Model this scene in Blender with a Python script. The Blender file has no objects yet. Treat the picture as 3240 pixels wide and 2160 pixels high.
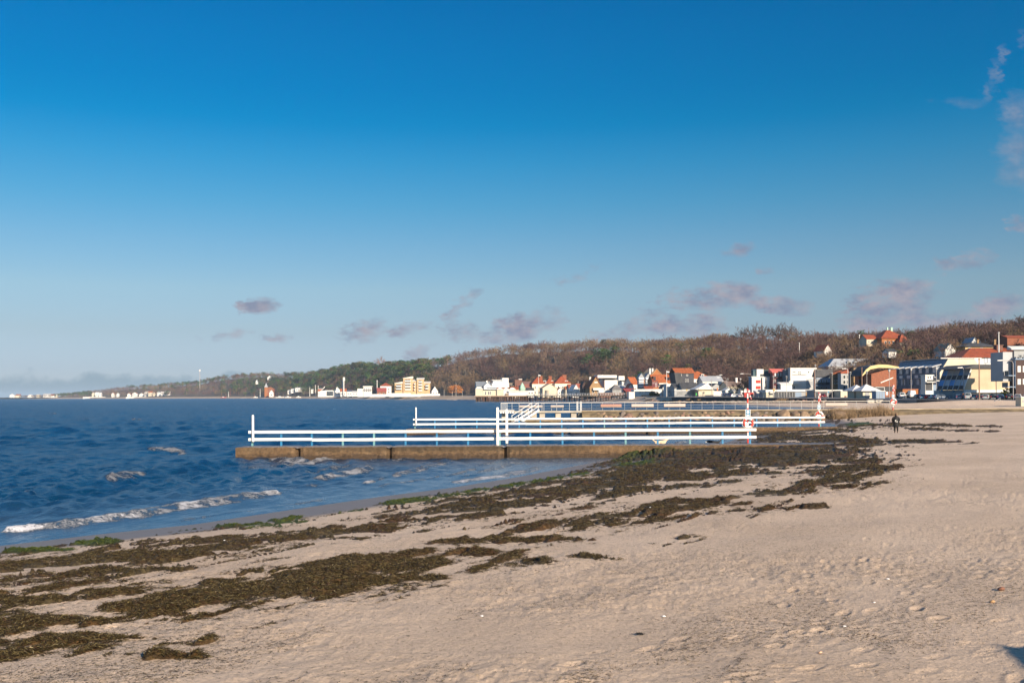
import bpy, bmesh, math, random
import numpy as np
from math import sin, cos, tan, pi, radians, sqrt
from mathutils import Vector, Matrix
random.seed(7); rng = np.random.default_rng(11)
SC = bpy.context.scene
COL = SC.collection
# ------------------------------------------------------------------ camera
F, CX, CY, ROLL, CZ = 3150.0, 1620.0, 1250.0, radians(0.3), 4.3
cam = bpy.data.cameras.new('camera'); cam_o = bpy.data.objects.new('camera', cam); COL.objects.link(cam_o)
cam.sensor_width = 36.0; cam.lens = 36.0*F/3240.0
cam.shift_y = (CY-1080.0)/3240.0
cam.clip_start = 0.1; cam.clip_end = 60000
cam_o.location = (0, 0, CZ); cam_o.rotation_euler = (pi/2, ROLL, 0)
SC.camera = cam_o
# ------------------------------------------------------------------ sun, sky, exposure
SUN_EL, SUN_AZ = radians(21), radians(148)     # azimuth clockwise from +Y (north)
SUN_DIR = Vector((sin(SUN_AZ)*cos(SUN_EL), cos(SUN_AZ)*cos(SUN_EL), sin(SUN_EL)))
sl = bpy.data.lights.new('sun', 'SUN'); sl.energy = 4.3; sl.angle = radians(0.5); sl.color = (1.0, 0.84, 0.66)
so = bpy.data.objects.new('sun', sl); COL.objects.link(so)
so.rotation_euler = (-SUN_DIR).to_track_quat('-Z', 'Y').to_euler()
SC.view_settings.view_transform = 'Standard'; SC.view_settings.look = 'None'
SC.view_settings.exposure = 1.0; SC.view_settings.gamma = 1.0
SC.cycles.max_bounces = 6; SC.cycles.diffuse_bounces = 2; SC.cycles.glossy_bounces = 3
SC.cycles.transparent_max_bounces = 6; SC.cycles.volume_bounces = 0
SC.cycles.use_denoising = True; SC.cycles.denoiser = 'OPENIMAGEDENOISE'; SC.cycles.denoising_input_passes = 'RGB_ALBEDO_NORMAL'; SC.cycles.denoising_prefilter = 'ACCURATE'
K = 3240.0/2352.0
def ray(px, py):
    dx, dy = px-CX, CY-py
    return (dx*cos(ROLL)+dy*sin(ROLL))/F, (-dx*sin(ROLL)+dy*cos(ROLL))/F
def at(px, py, Y):
    a, b = ray(px, py); return Vector((a*Y, Y, CZ+b*Y))
def onz(px, py, z):
    a, b = ray(px, py); Y = (z-CZ)/b; return Vector((a*Y, Y, z))
def proj(x, y, z):
    wx, wz = x/y*F, (z-CZ)/y*F
    return CX+wx*cos(ROLL)-wz*sin(ROLL), CY-(wx*sin(ROLL)+wz*cos(ROLL))

def world():
    w = bpy.data.worlds.new('World'); SC.world = w; w.use_nodes = True
    nt = w.node_tree; N = nt.nodes; L = nt.links; N.clear()
    out = N.new('ShaderNodeOutputWorld'); bg = N.new('ShaderNodeBackground'); bg.inputs[1].default_value = SKY_STR
    L.new(bg.outputs[0], out.inputs[0])
    sky = N.new('ShaderNodeTexSky'); sky.sky_type = 'NISHITA'; sky.sun_disc = False
    sky.sun_elevation = radians(17); sky.sun_rotation = SUN_AZ; sky.altitude = 0
    sky.air_density, sky.dust_density, sky.ozone_density = 1.0, 0.6, 3.0
    def M(op, a, b=None, c=None, clamp=False):
        n = N.new('ShaderNodeMath'); n.operation = op; n.use_clamp = clamp
        for i, v in enumerate((a, b, c)):
            if v is None: continue
            if hasattr(v, 'is_linked') or hasattr(v, 'node'): L.new(v, n.inputs[i])
            else: n.inputs[i].default_value = v
        return n.outputs[0]
    tc = N.new('ShaderNodeTexCoord'); sx = N.new('ShaderNodeSeparateXYZ'); L.new(tc.outputs['Generated'], sx.inputs[0])
    X, Yc, Z = sx.outputs
    yy = M('MAXIMUM', Yc, 0.05)
    U = M('DIVIDE', X, yy); V = M('DIVIDE', Z, yy)
    hs = N.new('ShaderNodeHueSaturation'); L.new(sky.outputs[0], hs.inputs['Color'])
    hs.inputs['Hue'].default_value = SKY_HUE; hs.inputs['Saturation'].default_value = SKY_SAT; hs.inputs['Value'].default_value = 1.0
    # air near the horizon is paler and greyer, visible high sky deeper
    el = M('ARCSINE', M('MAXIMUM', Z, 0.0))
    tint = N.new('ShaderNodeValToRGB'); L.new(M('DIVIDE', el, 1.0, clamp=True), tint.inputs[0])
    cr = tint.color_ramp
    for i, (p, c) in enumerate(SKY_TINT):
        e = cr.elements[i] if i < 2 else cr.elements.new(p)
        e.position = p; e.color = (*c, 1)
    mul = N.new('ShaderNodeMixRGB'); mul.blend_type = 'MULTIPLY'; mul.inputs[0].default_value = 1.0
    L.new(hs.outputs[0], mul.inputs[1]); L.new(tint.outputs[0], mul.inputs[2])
    # clouds: soft ragged patches in sky directions
    cv = N.new('ShaderNodeCombineXYZ'); L.new(U, cv.inputs[0]); L.new(V, cv.inputs[1])
    def noise(scale, det, sxy=(1, 1), rough=0.6):
        mp = N.new('ShaderNodeMapping'); L.new(cv.outputs[0], mp.inputs[0]); mp.inputs['Scale'].default_value = (sxy[0], sxy[1], 1)
        n = N.new('ShaderNodeTexNoise'); L.new(mp.outputs[0], n.inputs['Vector']); n.inputs['Scale'].default_value = scale
        n.inputs['Detail'].default_value = det; n.inputs['Roughness'].default_value = rough; return n.outputs[0]
    wob = noise(24, 6, (1, 2.0)); wob2 = noise(90, 4, (1, 2.0))
    UU = M('ADD', U, M('MULTIPLY', M('SUBTRACT', wob2, 0.5), 0.035)); 
    msk = None
    for (cx, cy, wx, wy, st, sl_) in CLOUDS:
        a, b = ray(cx*K, cy*K)
        du = M('SUBTRACT', UU, a)
        dv = M('SUBTRACT', M('SUBTRACT', V, b), M('MULTIPLY', du, sl_))
        qu = M('DIVIDE', du, wx*K/F*0.95); qv = M('DIVIDE', dv, wy*K/F*0.9)
        r = M('ADD', M('MULTIPLY', qu, qu), M('MULTIPLY', qv, qv))
        m = M('MULTIPLY', M('SUBTRACT', 1.0, r), st)
        m = M('MAXIMUM', m, -2.0)
        msk = m if msk is None else M('MAXIMUM', msk, m)
    dens = M('ADD', msk, M('MULTIPLY', M('SUBTRACT', wob, 0.49), 4.4))
    dens = M('ADD', dens, M('MULTIPLY', M('SUBTRACT', wob2, 0.5), 1.3))
    dens = M('MULTIPLY', M('SMOOTH_MIN', M('MULTIPLY', dens, 0.8, clamp=True), 1.0, 0.2), 1.0)
    m2 = None
    for (cx, cy, wx, wy, st) in SOFT:
        a, b = ray(cx*K, cy*K); qu = M('DIVIDE', M('SUBTRACT', UU, a), wx*K/F); qv = M('DIVIDE', M('SUBTRACT', V, b), wy*K/F)
        m = M('MULTIPLY', M('SUBTRACT', 1.0, M('SQRT', M('ADD', M('MULTIPLY', qu, qu), M('MULTIPLY', qv, qv)))), st); m = M('MAXIMUM', m, -1.0); m2 = m if m2 is None else M('MAXIMUM', m2, m)
    d2 = M('MULTIPLY', M('MULTIPLY', M('ADD', m2, M('MULTIPLY', M('SUBTRACT', wob, 0.5), 1.5)), 0.9, clamp=True), 0.55)
    dens = M('MAXIMUM', dens, d2)
    shade = noise(45, 3, (1, 1.5))
    cc = N.new('ShaderNodeValToRGB'); L.new(shade, cc.inputs[0])
    cc.color_ramp.elements[0].position = 0.38; cc.color_ramp.elements[0].color = (*CLOUD_DARK, 1)
    cc.color_ramp.elements[1].position = 0.62; cc.color_ramp.elements[1].color = (*CLOUD_LIGHT, 1)
    mx = N.new('ShaderNodeMixRGB'); L.new(M('MULTIPLY', dens, M('GREATER_THAN', Yc, 0.1)), mx.inputs[0])
    L.new(mul.outputs[0], mx.inputs[1]); L.new(cc.outputs[0], mx.inputs[2])
    # distant cloud bank low over the sea on the left
    ban = M('ADD', M('MULTIPLY', M('SUBTRACT', noise(22, 6, (1, 1.2)), 0.5), 0.05), 0.0235)
    bm = M('MULTIPLY', M('MULTIPLY', M('SUBTRACT', ban, V), 120, clamp=True), M('MULTIPLY', M('SUBTRACT', -0.05, U), 4.0, clamp=True))
    bm = M('MULTIPLY', bm, 0.7)
    mx2 = N.new('ShaderNodeMixRGB'); L.new(M('MULTIPLY', bm, M('GREATER_THAN', Yc, 0.1)), mx2.inputs[0])
    L.new(mx.outputs[0], mx2.inputs[1]); mx2.inputs[2].default_value = (*BANK, 1)
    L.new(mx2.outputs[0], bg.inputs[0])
SKY_STR, SKY_HUE, SKY_SAT = 0.1, 0.5, 1.0
SKY_TINT = [(0.0, (0.4545, 0.5271, 0.8078)), (0.0285, (0.3867, 0.4298, 0.6442)), (0.0634, (0.3928, 0.4006, 0.4909)), (0.1044, (0.4169, 0.4484, 0.4858)), (0.1481, (0.3146, 0.4449, 0.5008)), (0.1882, (0.1856, 0.437, 0.5153)), (0.2278, (0.0813, 0.4174, 0.5337)), (0.2636, (0.0065, 0.3775, 0.5363)), (0.2929, (0.0, 0.3559, 0.5386)), (0.336, (0.0, 0.3453, 0.5449)), (0.3777, (0.0, 0.3292, 0.5415)), (0.47, (0.02, 0.3, 0.52)), (0.60, (0.62, 0.86, 1.05))]  # last stop brightens the unseen high sky as added fill light
CLOUD_DARK, CLOUD_LIGHT, BANK = (1.22, 1.42, 1.98), (1.95, 1.88, 2.2), (1.10, 1.65, 2.05)
CLOUDS = [(595,702,54,24,1.1,0),(840,762,62,34,.9,.25),(930,757,58,20,.8,.2),(640,778,44,15,.8,0),(520,771,70,12,.5,.15),
 (1065,697,44,24,.8,.6),(1195,752,110,42,1.2,.25),(1075,760,60,24,.5,0),(1645,682,130,36,1.25,.05),(1585,745,140,36,.9,.05),(1790,705,85,30,1.2,-.1),
 (2050,688,130,50,1.25,.1),(2300,705,90,36,1,.25),(2210,600,60,30,.6,.2),(1765,623,28,12,.7,0),(1690,575,38,16,.4,.2),(1330,632,46,16,.4,.4),
 (1430,757,90,36,.7,.3),(2120,742,230,40,.8,0),(970,803,40,18,.6,.3),(2345,520,36,30,.6,0)]
SOFT = [(2340,345,60,90,1),(2335,265,44,70,1),(2350,400,60,50,.9),(2268,212,18,26,.7),(2287,168,15,32,.7),(2304,126,12,28,.7),(2350,85,18,24,.6),(2195,235,60,16,.45)]
# ------------------------------------------------------------------ helpers
def hsh(ix, iy, s):
    n = (ix*374761393 + iy*668265263 + s*982451653) & 0xffffffff
    n = ((n ^ (n >> 13))*1274126177) & 0xffffffff
    return ((n ^ (n >> 16)) & 0xffff)/65535.0
def vn(x, y, s=0):
    x = np.asarray(x, float); y = np.asarray(y, float)
    ix = np.floor(x).astype(np.int64); iy = np.floor(y).astype(np.int64)
    fx = x-ix; fy = y-iy; fx = fx*fx*(3-2*fx); fy = fy*fy*(3-2*fy)
    a = hsh(ix, iy, s); b = hsh(ix+1, iy, s); c = hsh(ix, iy+1, s); d = hsh(ix+1, iy+1, s)
    return (a*(1-fx)+b*fx)*(1-fy)+(c*(1-fx)+d*fx)*fy
def fbm(x, y, s=0, o=4, g=0.5):
    v = 0; a = 1; t = 0
    for i in range(o):
        v = v+a*vn(x*2**i+i*17.3, y*2**i-i*9.1, s+i); t += a; a *= g
    return v/t
def sstep(a, b, x):
    t = np.clip((x-a)/(b-a), 0, 1); return t*t*(3-2*t)

MATS = {}
def mat(name, col, rough=0.8, var=0.15, scale=2.0, bump=0.0, bscale=20.0, metal=0.0, spec=0.5, attr=None, vcol=None):
    """plain procedural surface: base colour with soft noise variation and optional bump; attr = colour attribute to multiply"""
    if name in MATS: return MATS[name]
    m = bpy.data.materials.new(name); m.use_nodes = True; nt = m.node_tree; N = nt.nodes; L = nt.links
    b = N['Principled BSDF']; b.inputs['Roughness'].default_value = rough; b.inputs['Metallic'].default_value = metal
    b.inputs['Specular IOR Level'].default_value = spec
    tc = N.new('ShaderNodeTexCoord'); n = N.new('ShaderNodeTexNoise'); n.inputs['Scale'].default_value = scale; n.inputs['Detail'].default_value = 5
    L.new(tc.outputs['Object'], n.inputs['Vector'])
    r = N.new('ShaderNodeValToRGB'); L.new(n.outputs[0], r.inputs[0])
    c2 = vcol or tuple(min(1, c*(1+var)) for c in col); c1 = tuple(c*(1-var) for c in col) if vcol is None else col
    r.color_ramp.elements[0].position = 0.35; r.color_ramp.elements[0].color = (*c1, 1)
    r.color_ramp.elements[1].position = 0.65; r.color_ramp.elements[1].color = (*c2, 1)
    o = r.outputs[0]
    if attr:
        a = N.new('ShaderNodeAttribute'); a.attribute_name = attr
        mm = N.new('ShaderNodeMixRGB'); mm.blend_type = 'MULTIPLY'; mm.inputs[0].default_value = 1
        L.new(o, mm.inputs[1]); L.new(a.outputs['Color'], mm.inputs[2]); o = mm.outputs[0]
    L.new(o, b.inputs['Base Color'])
    if bump:
        n2 = N.new('ShaderNodeTexNoise'); n2.inputs['Scale'].default_value = bscale; n2.inputs['Detail'].default_value = 4
        L.new(tc.outputs['Object'], n2.inputs['Vector'])
        bp = N.new('ShaderNodeBump'); bp.inputs['Strength'].default_value = bump; bp.inputs['Distance'].default_value = 0.05
        L.new(n2.outputs[0], bp.inputs['Height']); L.new(bp.outputs[0], b.inputs['Normal'])
    MATS[name] = m; return m

def link(name, me, parent=None):
    o = bpy.data.objects.new(name, me); COL.objects.link(o)
    if parent is not None: o.parent = parent
    return o
def tag(o, label=None, cat=None, group=None, kind=None):
    if label: o['label'] = label
    if cat: o['category'] = cat
    if group: o['group'] = group
    if kind: o['kind'] = kind
    return o
def empty(name, loc, rz=0.0, label=None, cat=None, group=None):
    o = bpy.data.objects.new(name, None); COL.objects.link(o); o.empty_display_size = 0.1
    o.location = loc; o.rotation_euler = (0, 0, rz); return tag(o, label, cat, group)
def npmesh(name, V, Fc, mats, mi=None, smooth=False, attrs=None, n=4):
    """numpy arrays to a mesh; Fc (k,n) ints"""
    me = bpy.data.meshes.new(name); V = np.ascontiguousarray(V, np.float32); Fc = np.ascontiguousarray(Fc, np.int32)
    me.vertices.add(len(V)); me.vertices.foreach_set('co', V.ravel())
    k, n = Fc.shape
    me.loops.add(k*n); me.loops.foreach_set('vertex_index', Fc.ravel())
    me.polygons.add(k); me.polygons.foreach_set('loop_start', np.arange(0, k*n, n, dtype=np.int32))
    try: me.polygons.foreach_set('loop_total', np.full(k, n, np.int32))
    except Exception: pass
    for m in mats: me.materials.append(m)
    if mi is not None: me.polygons.foreach_set('material_index', np.asarray(mi, np.int32))
    me.polygons.foreach_set('use_smooth', np.full(k, smooth, bool))
    me.update(calc_edges=True)
    for nm, (dom, typ, dat) in (attrs or {}).items():
        a = me.attributes.new(nm, typ, dom)
        a.data.foreach_set('color' if 'COLOR' in typ else 'value', np.ascontiguousarray(dat, np.float32).ravel())
    return me
class MB:
    """collects shapes, builds ONE mesh object"""
    def __init__(s): s.v = []; s.f = []; s.m = []
    def face(s, pts, m=0):
        i = len(s.v); s.v += [tuple(p) for p in pts]; s.f.append(tuple(range(i, i+len(pts)))); s.m.append(m); return s
    def hexa(s, p, m=0):
        i = len(s.v); s.v += [tuple(q) for q in p]
        for f in ((0,3,2,1),(4,5,6,7),(0,1,5,4),(1,2,6,5),(2,3,7,6),(3,0,4,7)): s.f.append(tuple(i+k for k in f)); s.m.append(m)
        return s
    def box(s, x0, y0, z0, x1, y1, z1, m=0):
        return s.hexa([(x0,y0,z0),(x1,y0,z0),(x1,y1,z0),(x0,y1,z0),(x0,y0,z1),(x1,y0,z1),(x1,y1,z1),(x0,y1,z1)], m)
    def prism(s, poly, d, m=0):
        """poly: list of 3D points; d: extrusion vector"""
        d = Vector(d); a = [Vector(p) for p in poly]; b = [p+d for p in a]; n = len(a); i = len(s.v)
        s.v += [tuple(p) for p in a+b]
        s.f.append(tuple(i+k for k in reversed(range(n)))); s.f.append(tuple(i+n+k for k in range(n))); s.m += [m, m]
        for k in range(n): s.f.append((i+k, i+(k+1) % n, i+n+(k+1) % n, i+n+k)); s.m.append(m)
        return s
    def tube(s, pts, rs, n=8, m=0, cap=True):
        pts = [Vector(p) for p in pts]
        if not hasattr(rs, '__len__'): rs = [rs]*len(pts)
        i0 = len(s.v); up = Vector((0, 0, 1))
        for k, p in enumerate(pts):
            t = (pts[min(k+1, len(pts)-1)]-pts[max(k-1, 0)]).normalized()
            a = t.cross(up if abs(t.z) < 0.9 else Vector((0, 1, 0))).normalized(); b = t.cross(a)
            for j in range(n):
                q = 2*pi*j/n; s.v.append(tuple(p+(a*cos(q)+b*sin(q))*rs[k]))
        for k in range(len(pts)-1):
            for j in range(n):
                a_, b_ = i0+k*n+j, i0+k*n+(j+1) % n; s.f.append((a_, b_, b_+n, a_+n)); s.m.append(m)
        if cap:
            s.f.append(tuple(i0+j for j in reversed(range(n)))); s.f.append(tuple(i0+(len(pts)-1)*n+j for j in range(n))); s.m += [m, m]
        return s
    def ball(s, c, r, sc=(1,1,1), m=0, n=10, k=6):
        i0 = len(s.v)
        for a in range(k+1):
            th = pi*a/k
            for b in range(n):
                ph = 2*pi*b/n; s.v.append((c[0]+r*sc[0]*sin(th)*cos(ph), c[1]+r*sc[1]*sin(th)*sin(ph), c[2]+r*sc[2]*cos(th)))
        for a in range(k):
            for b in range(n): s.f.append((i0+a*n+b, i0+(a+1)*n+b, i0+(a+1)*n+(b+1) % n, i0+a*n+(b+1) % n)); s.m.append(m)
        return s
    def build(s, name, mats, parent=None, smooth=False, bevel=0.0):
        me = bpy.data.meshes.new(name); me.from_pydata(s.v, [], s.f)
        for m in (mats if isinstance(mats, (list, tuple)) else [mats]): me.materials.append(m)
        me.polygons.foreach_set('material_index', s.m); me.validate()
        bm = bmesh.new(); bm.from_mesh(me); 
        if smooth: bmesh.ops.remove_doubles(bm, verts=bm.verts, dist=1e-4)
        bmesh.ops.recalc_face_normals(bm, faces=bm.faces)
        bm.to_mesh(me); bm.free()
        if smooth: me.polygons.foreach_set('use_smooth', [True]*len(me.polygons))
        o = link(name, me, parent)
        if bevel:
            b = o.modifiers.new('b', 'BEVEL'); b.width = bevel; b.segments = 2; b.limit_method = 'ANGLE'
        return o
KIDS = {}
def copy_tree(o, parent=None):
    c = o.copy(); COL.objects.link(c)
    if parent is not None: c.parent = parent
    for ch in list(o.children): copy_tree(ch, c)
    return c
def strokes(PX, PY, S, asp=4.0):
    """1 on a stroke's centre line, 0 at its edge; strokes are lists of (x, y, half height) in the 2352-wide view"""
    v = np.full(PX.shape, -3.0); qx = PX/K/asp; qy = PY/K
    for st in S:
        for (x0, y0, h0), (x1, y1, h1) in zip(st[:-1], st[1:]) if len(st) > 1 else [(st[0], st[0])]:
            ax, bx = x0/asp, x1/asp; hm = max(h0, h1)*3
            k = (qx > min(ax, bx)-hm) & (qx < max(ax, bx)+hm) & (qy > min(y0, y1)-hm) & (qy < max(y0, y1)+hm)
            if not k.any(): continue
            X, Y = qx[k], qy[k]; dx, dy = bx-ax, y1-y0; l2 = dx*dx+dy*dy
            t = np.clip(((X-ax)*dx+(Y-y0)*dy)/l2, 0, 1) if l2 > 0 else np.zeros_like(X)
            d = np.hypot(X-ax-t*dx, Y-y0-t*dy); v[k] = np.maximum(v[k], 1-d/(h0+(h1-h0)*t))
    return v
world()
# ------------------------------------------------------------------ the lie of the land
_near = [onz(px, py, 0.0).xy for px, py in ((0,1724),(300,1689),(600,1658),(1000,1598),(1206,1569),(1413,1543),(1620,1510),(1826,1471),(1930,1451),(1995,1441))]
_dir = (_near[0]-_near[2]).normalized()
SHORE = [_near[0]+_dir*80, _near[0]+_dir*25] + _near
SHORE += [Vector((ray(px, 1250)[0]*Y, Y)) for px, Y in ((2190,77),(2300,90),(2350,104),(2480,116),(2630,126),(2640,140),(2560,152),(2560,166),(2600,190),(2590,240),(2570,282),
  (2500,310),(2420,335),(2370,370),(2280,420),(2190,465),(2100,520),(2000,580),(1900,640),(1750,760),(1600,900),(1450,1050),(1300,1160),(1150,1500),(1000,1950),(700,2600),(400,3150),(100,3800),(-150,4300),(-500,5200))]
SHORE = np.array([[p[0], p[1]] for p in SHORE])
def shore_d(x, y):
    best = np.full(np.shape(x), 1e9); sg = np.ones(np.shape(x))
    for a, b in zip(SHORE[:-1], SHORE[1:]):
        dx, dy = b-a; l2 = dx*dx+dy*dy
        t = np.clip(((x-a[0])*dx+(y-a[1])*dy)/l2, 0, 1)
        ex, ey = x-a[0]-t*dx, y-a[1]-t*dy; d = np.hypot(ex, ey)
        k = d < best-1e-6
        best = np.where(k, d, best); sg = np.where(k, np.where(dx*ey-dy*ex < 0, 1.0, -1.0), sg)
    return best*sg
def g0(x, y, d=None):
    """bare beach height"""
    x = np.asarray(x, float); y = np.asarray(y, float)
    if d is None: d = shore_d(x, y)
    z = np.interp(d, [-200,-40,-10,0,2,5,10,18,30,50,100,200], [-9,-3,-.9,0,.13,.36,.7,1.0,1.25,1.4,1.55,1.7])
    # sand drifted up against the sea wall on the right
    for cx, cy, r1, r2, h in ((92,236,26,9,.75),(110,238,12,8,.7),(74,238,12,10,.35),(118,232,10,7,.5)):
        z = z+h*np.exp(-((x-cx)/r1)**2-((y-cy)/r2)**2)*(d > 0)
    return z
def march(px, py, dz=0.0):
    a, b = ray(px, py); Y = 5.0
    ys = np.geomspace(5, 700, 1500); z = CZ+b*ys; g = np.maximum(g0(a*ys, ys), 0)+dz
    k = np.argmax(z < g); return Vector((a*ys[k], ys[k], g[k]-dz))
def GZ(x, y): return float(g0(np.array([x]), np.array([y]))[0])
# wall line along the back of the beach: px, distance, top height
WALL = [(3600,205,2.2),(3250,240,2.2),(3100,262,2.25),(2900,295,2.35),(2740,330,2.4),(2600,355,2.5),(2500,380,2.6),(2400,408,2.75),(2300,440,2.9),(2200,475,2.9),(2125,505,2.9)]
_wp = [w[0] for w in WALL][::-1]; _wy = [w[1] for w in WALL][::-1]; _wz = [w[2] for w in WALL][::-1]
def back_Y(px):
    shp = np.array([[-500,5260],[-150,4360],[100,3860],[400,3200],[700,2650],[1000,1995],[1150,1545],[1300,1205],[1450,1095],[1600,945],[1750,805],[1900,685],[2000,622],[2090,550]])
    ax = np.concatenate([shp[:,0], _wp]); ay = np.concatenate([shp[:,1], _wy])
    return np.interp(px, ax, ay)
HC = np.array([(-600,5400,6000,1262),(-300,4450,5200,1256),(0,3950,4600,1255),(180,3700,4300,1247),(250,3600,4200,1241),(300,3500,4050,1234),(413,3250,3700,1220),(550,2950,3400,1212),(620,2830,3250,1206),(716,2650,3050,1187),(826,2420,2800,1178),
 (895,2280,2660,1181),(964,2130,2500,1180),(1047,1950,2300,1168),(1102,1850,2180,1151),(1143,1760,2080,1147),(1198,1640,1950,1155),(1240,1540,1840,1147),(1322,1380,1680,1141),(1377,1300,1580,1133),(1460,1180,1450,1114),(1515,1120,1390,1103),(1611,1010,1270,1089),(1722,920,1170,1080),
 (1860,820,1060,1074),(1984,745,980,1071),(2066,700,930,1073),(2149,655,880,1069),(2232,615,830,1062),(2340,570,780,1058),(2480,520,720,1056),(2617,480,660,1054),(2755,448,620,1053),(2890,420,585,1045),(2962,405,565,1038),(3030,392,550,1031),(3113,380,535,1026),(3240,360,510,1012),(3600,320,450,995),(4300,260,380,985)], float)
def hill_par(px):
    Yf = np.interp(px, HC[:,0], HC[:,1]); Yr = np.interp(px, HC[:,0], HC[:,2]); py = np.interp(px, HC[:,0], HC[:,3])
    return Yf, Yr, py
TREE_H = lambda px: np.interp(px, [0, 300, 1300, 1900, 3240], [9, 15, 17, 14, 12])
def town_z(px): return np.interp(px, [-500,1300,1500,2000,2125]+_wp[1:], [4.0,4.0,3.6,3.2]+_wz)
def hill_z(px, Y):
    Yf, Yr, py = hill_par(px)
    wz = (CY-py)*cos(ROLL)-(px-CX)*sin(ROLL)
    top = CZ+wz/F*Yr-TREE_H(px)*0.85
    z0 = town_z(px)+0.6
    t = (Y-Yf)/(Yr-Yf)
    prof = np.interp(t, [0, .12, .5, .85, 1, 1.3, 2.5], [0, .10, .58, .93, 1, 1.0, .9])
    return z0+np.maximum(top-z0, 0)*prof+(fbm(px/60, Y/40, 5, 3)-0.5)*4*np.clip(t*4, 0, 1)

# ------------------------------------------------------------------ materials of the ground
def nodes(name):
    m = bpy.data.materials.new(name); m.use_nodes = True; return m, m.node_tree.nodes, m.node_tree.links, m.node_tree.nodes['Principled BSDF']
def ramp(N, L, src, stops):
    r = N.new('ShaderNodeValToRGB'); L.new(src, r.inputs[0]); e = r.color_ramp.elements
    for i, (p, c) in enumerate(stops):
        q = e[i] if i < 2 else e.new(p); q.position = p; q.color = (*c, 1) if len(c) == 3 else c
    return r.outputs[0]
def tnoise(N, L, vec, sc, det=4, rough=0.55):
    n = N.new('ShaderNodeTexNoise'); n.inputs['Scale'].default_value = sc; n.inputs['Detail'].default_value = det; n.inputs['Roughness'].default_value = rough
    L.new(vec, n.inputs['Vector']); return n.outputs[0]
def mixc(N, L, f, a, b, mode='MIX'):
    n = N.new('ShaderNodeMixRGB'); n.blend_type = mode
    for i, v in enumerate((f, a, b)):
        if hasattr(v, 'node'): L.new(v, n.inputs[i])
        else: n.inputs[i].default_value = v if i == 0 else (*v, 1)
    return n.outputs[0]
def mth(N, L, op, a, b=None, clamp=False):
    n = N.new('ShaderNodeMath'); n.operation = op; n.use_clamp = clamp
    for i, v in enumerate((a, b)):
        if v is None: continue
        if hasattr(v, 'node'): L.new(v, n.inputs[i])
        else: n.inputs[i].default_value = v
    return n.outputs[0]
def sand_material():
    m, N, L, b = nodes('sand'); tc = N.new('ShaderNodeTexCoord'); o = tc.outputs['Object']
    c = ramp(N, L, tnoise(N, L, o, 0.25, 6), [(0.3, SAND[0]), (0.7, SAND[1])])
    c2 = ramp(N, L, tnoise(N, L, o, 13, 6, .78), [(0.32, (.68,.66,.64)), (0.5, (1.0,1.0,1.0)), (0.68, (1.12,1.11,1.10))])
    c = mixc(N, L, 1.0, c, c2, 'MULTIPLY')
    # shell grit and weed crumbs
    mp = N.new('ShaderNodeMapping'); mp.inputs['Scale'].default_value = (1.0, 1.0, 1.0); mp.inputs['Rotation'].default_value = (0, 0, radians(30)); L.new(o, mp.inputs[0])
    mp2 = N.new('ShaderNodeMapping'); mp2.inputs['Scale'].default_value = (1.0, 3.2, 1.0); L.new(mp.outputs[0], mp2.inputs[0])
    sp = tnoise(N, L, mp2.outputs[0], 7, 3, .75); area = tnoise(N, L, o, 0.33, 4, .6)
    f = mth(N, L, 'MULTIPLY', mth(N, L, 'SUBTRACT', sp, 0.60), 14, True); f = mth(N, L, 'MULTIPLY', f, mth(N, L, 'MULTIPLY', mth(N, L, 'SUBTRACT', area, 0.42), 5, True))
    c = mixc(N, L, mth(N, L, 'MULTIPLY', f, 0.40), c, (.10,.07,.05))
    a = N.new('ShaderNodeAttribute'); a.attribute_name = 'wet'
    c = mixc(N, L, a.outputs['Fac'], c, WETSAND)
    L.new(c, b.inputs['Base Color'])
    rr = N.new('ShaderNodeMapRange'); L.new(a.outputs['Fac'], rr.inputs[0]); rr.inputs[3].default_value = 0.9; rr.inputs[4].default_value = 0.5
    L.new(rr.outputs[0], b.inputs['Roughness']); b.inputs['Specular IOR Level'].default_value = 0.2
    bp = N.new('ShaderNodeBump'); bp.inputs['Strength'].default_value = 1.0; bp.inputs['Distance'].default_value = 0.05
    L.new(mth(N, L, 'MULTIPLY', tnoise(N, L, o, 22, 6, .75), mth(N, L, 'SUBTRACT', 1.05, a.outputs['Fac'])), bp.inputs['Height']); L.new(bp.outputs[0], b.inputs['Normal'])
    return m
SAND = ((.57,.425,.30), (.70,.535,.39)); WETSAND = (.20,.165,.14)

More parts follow.
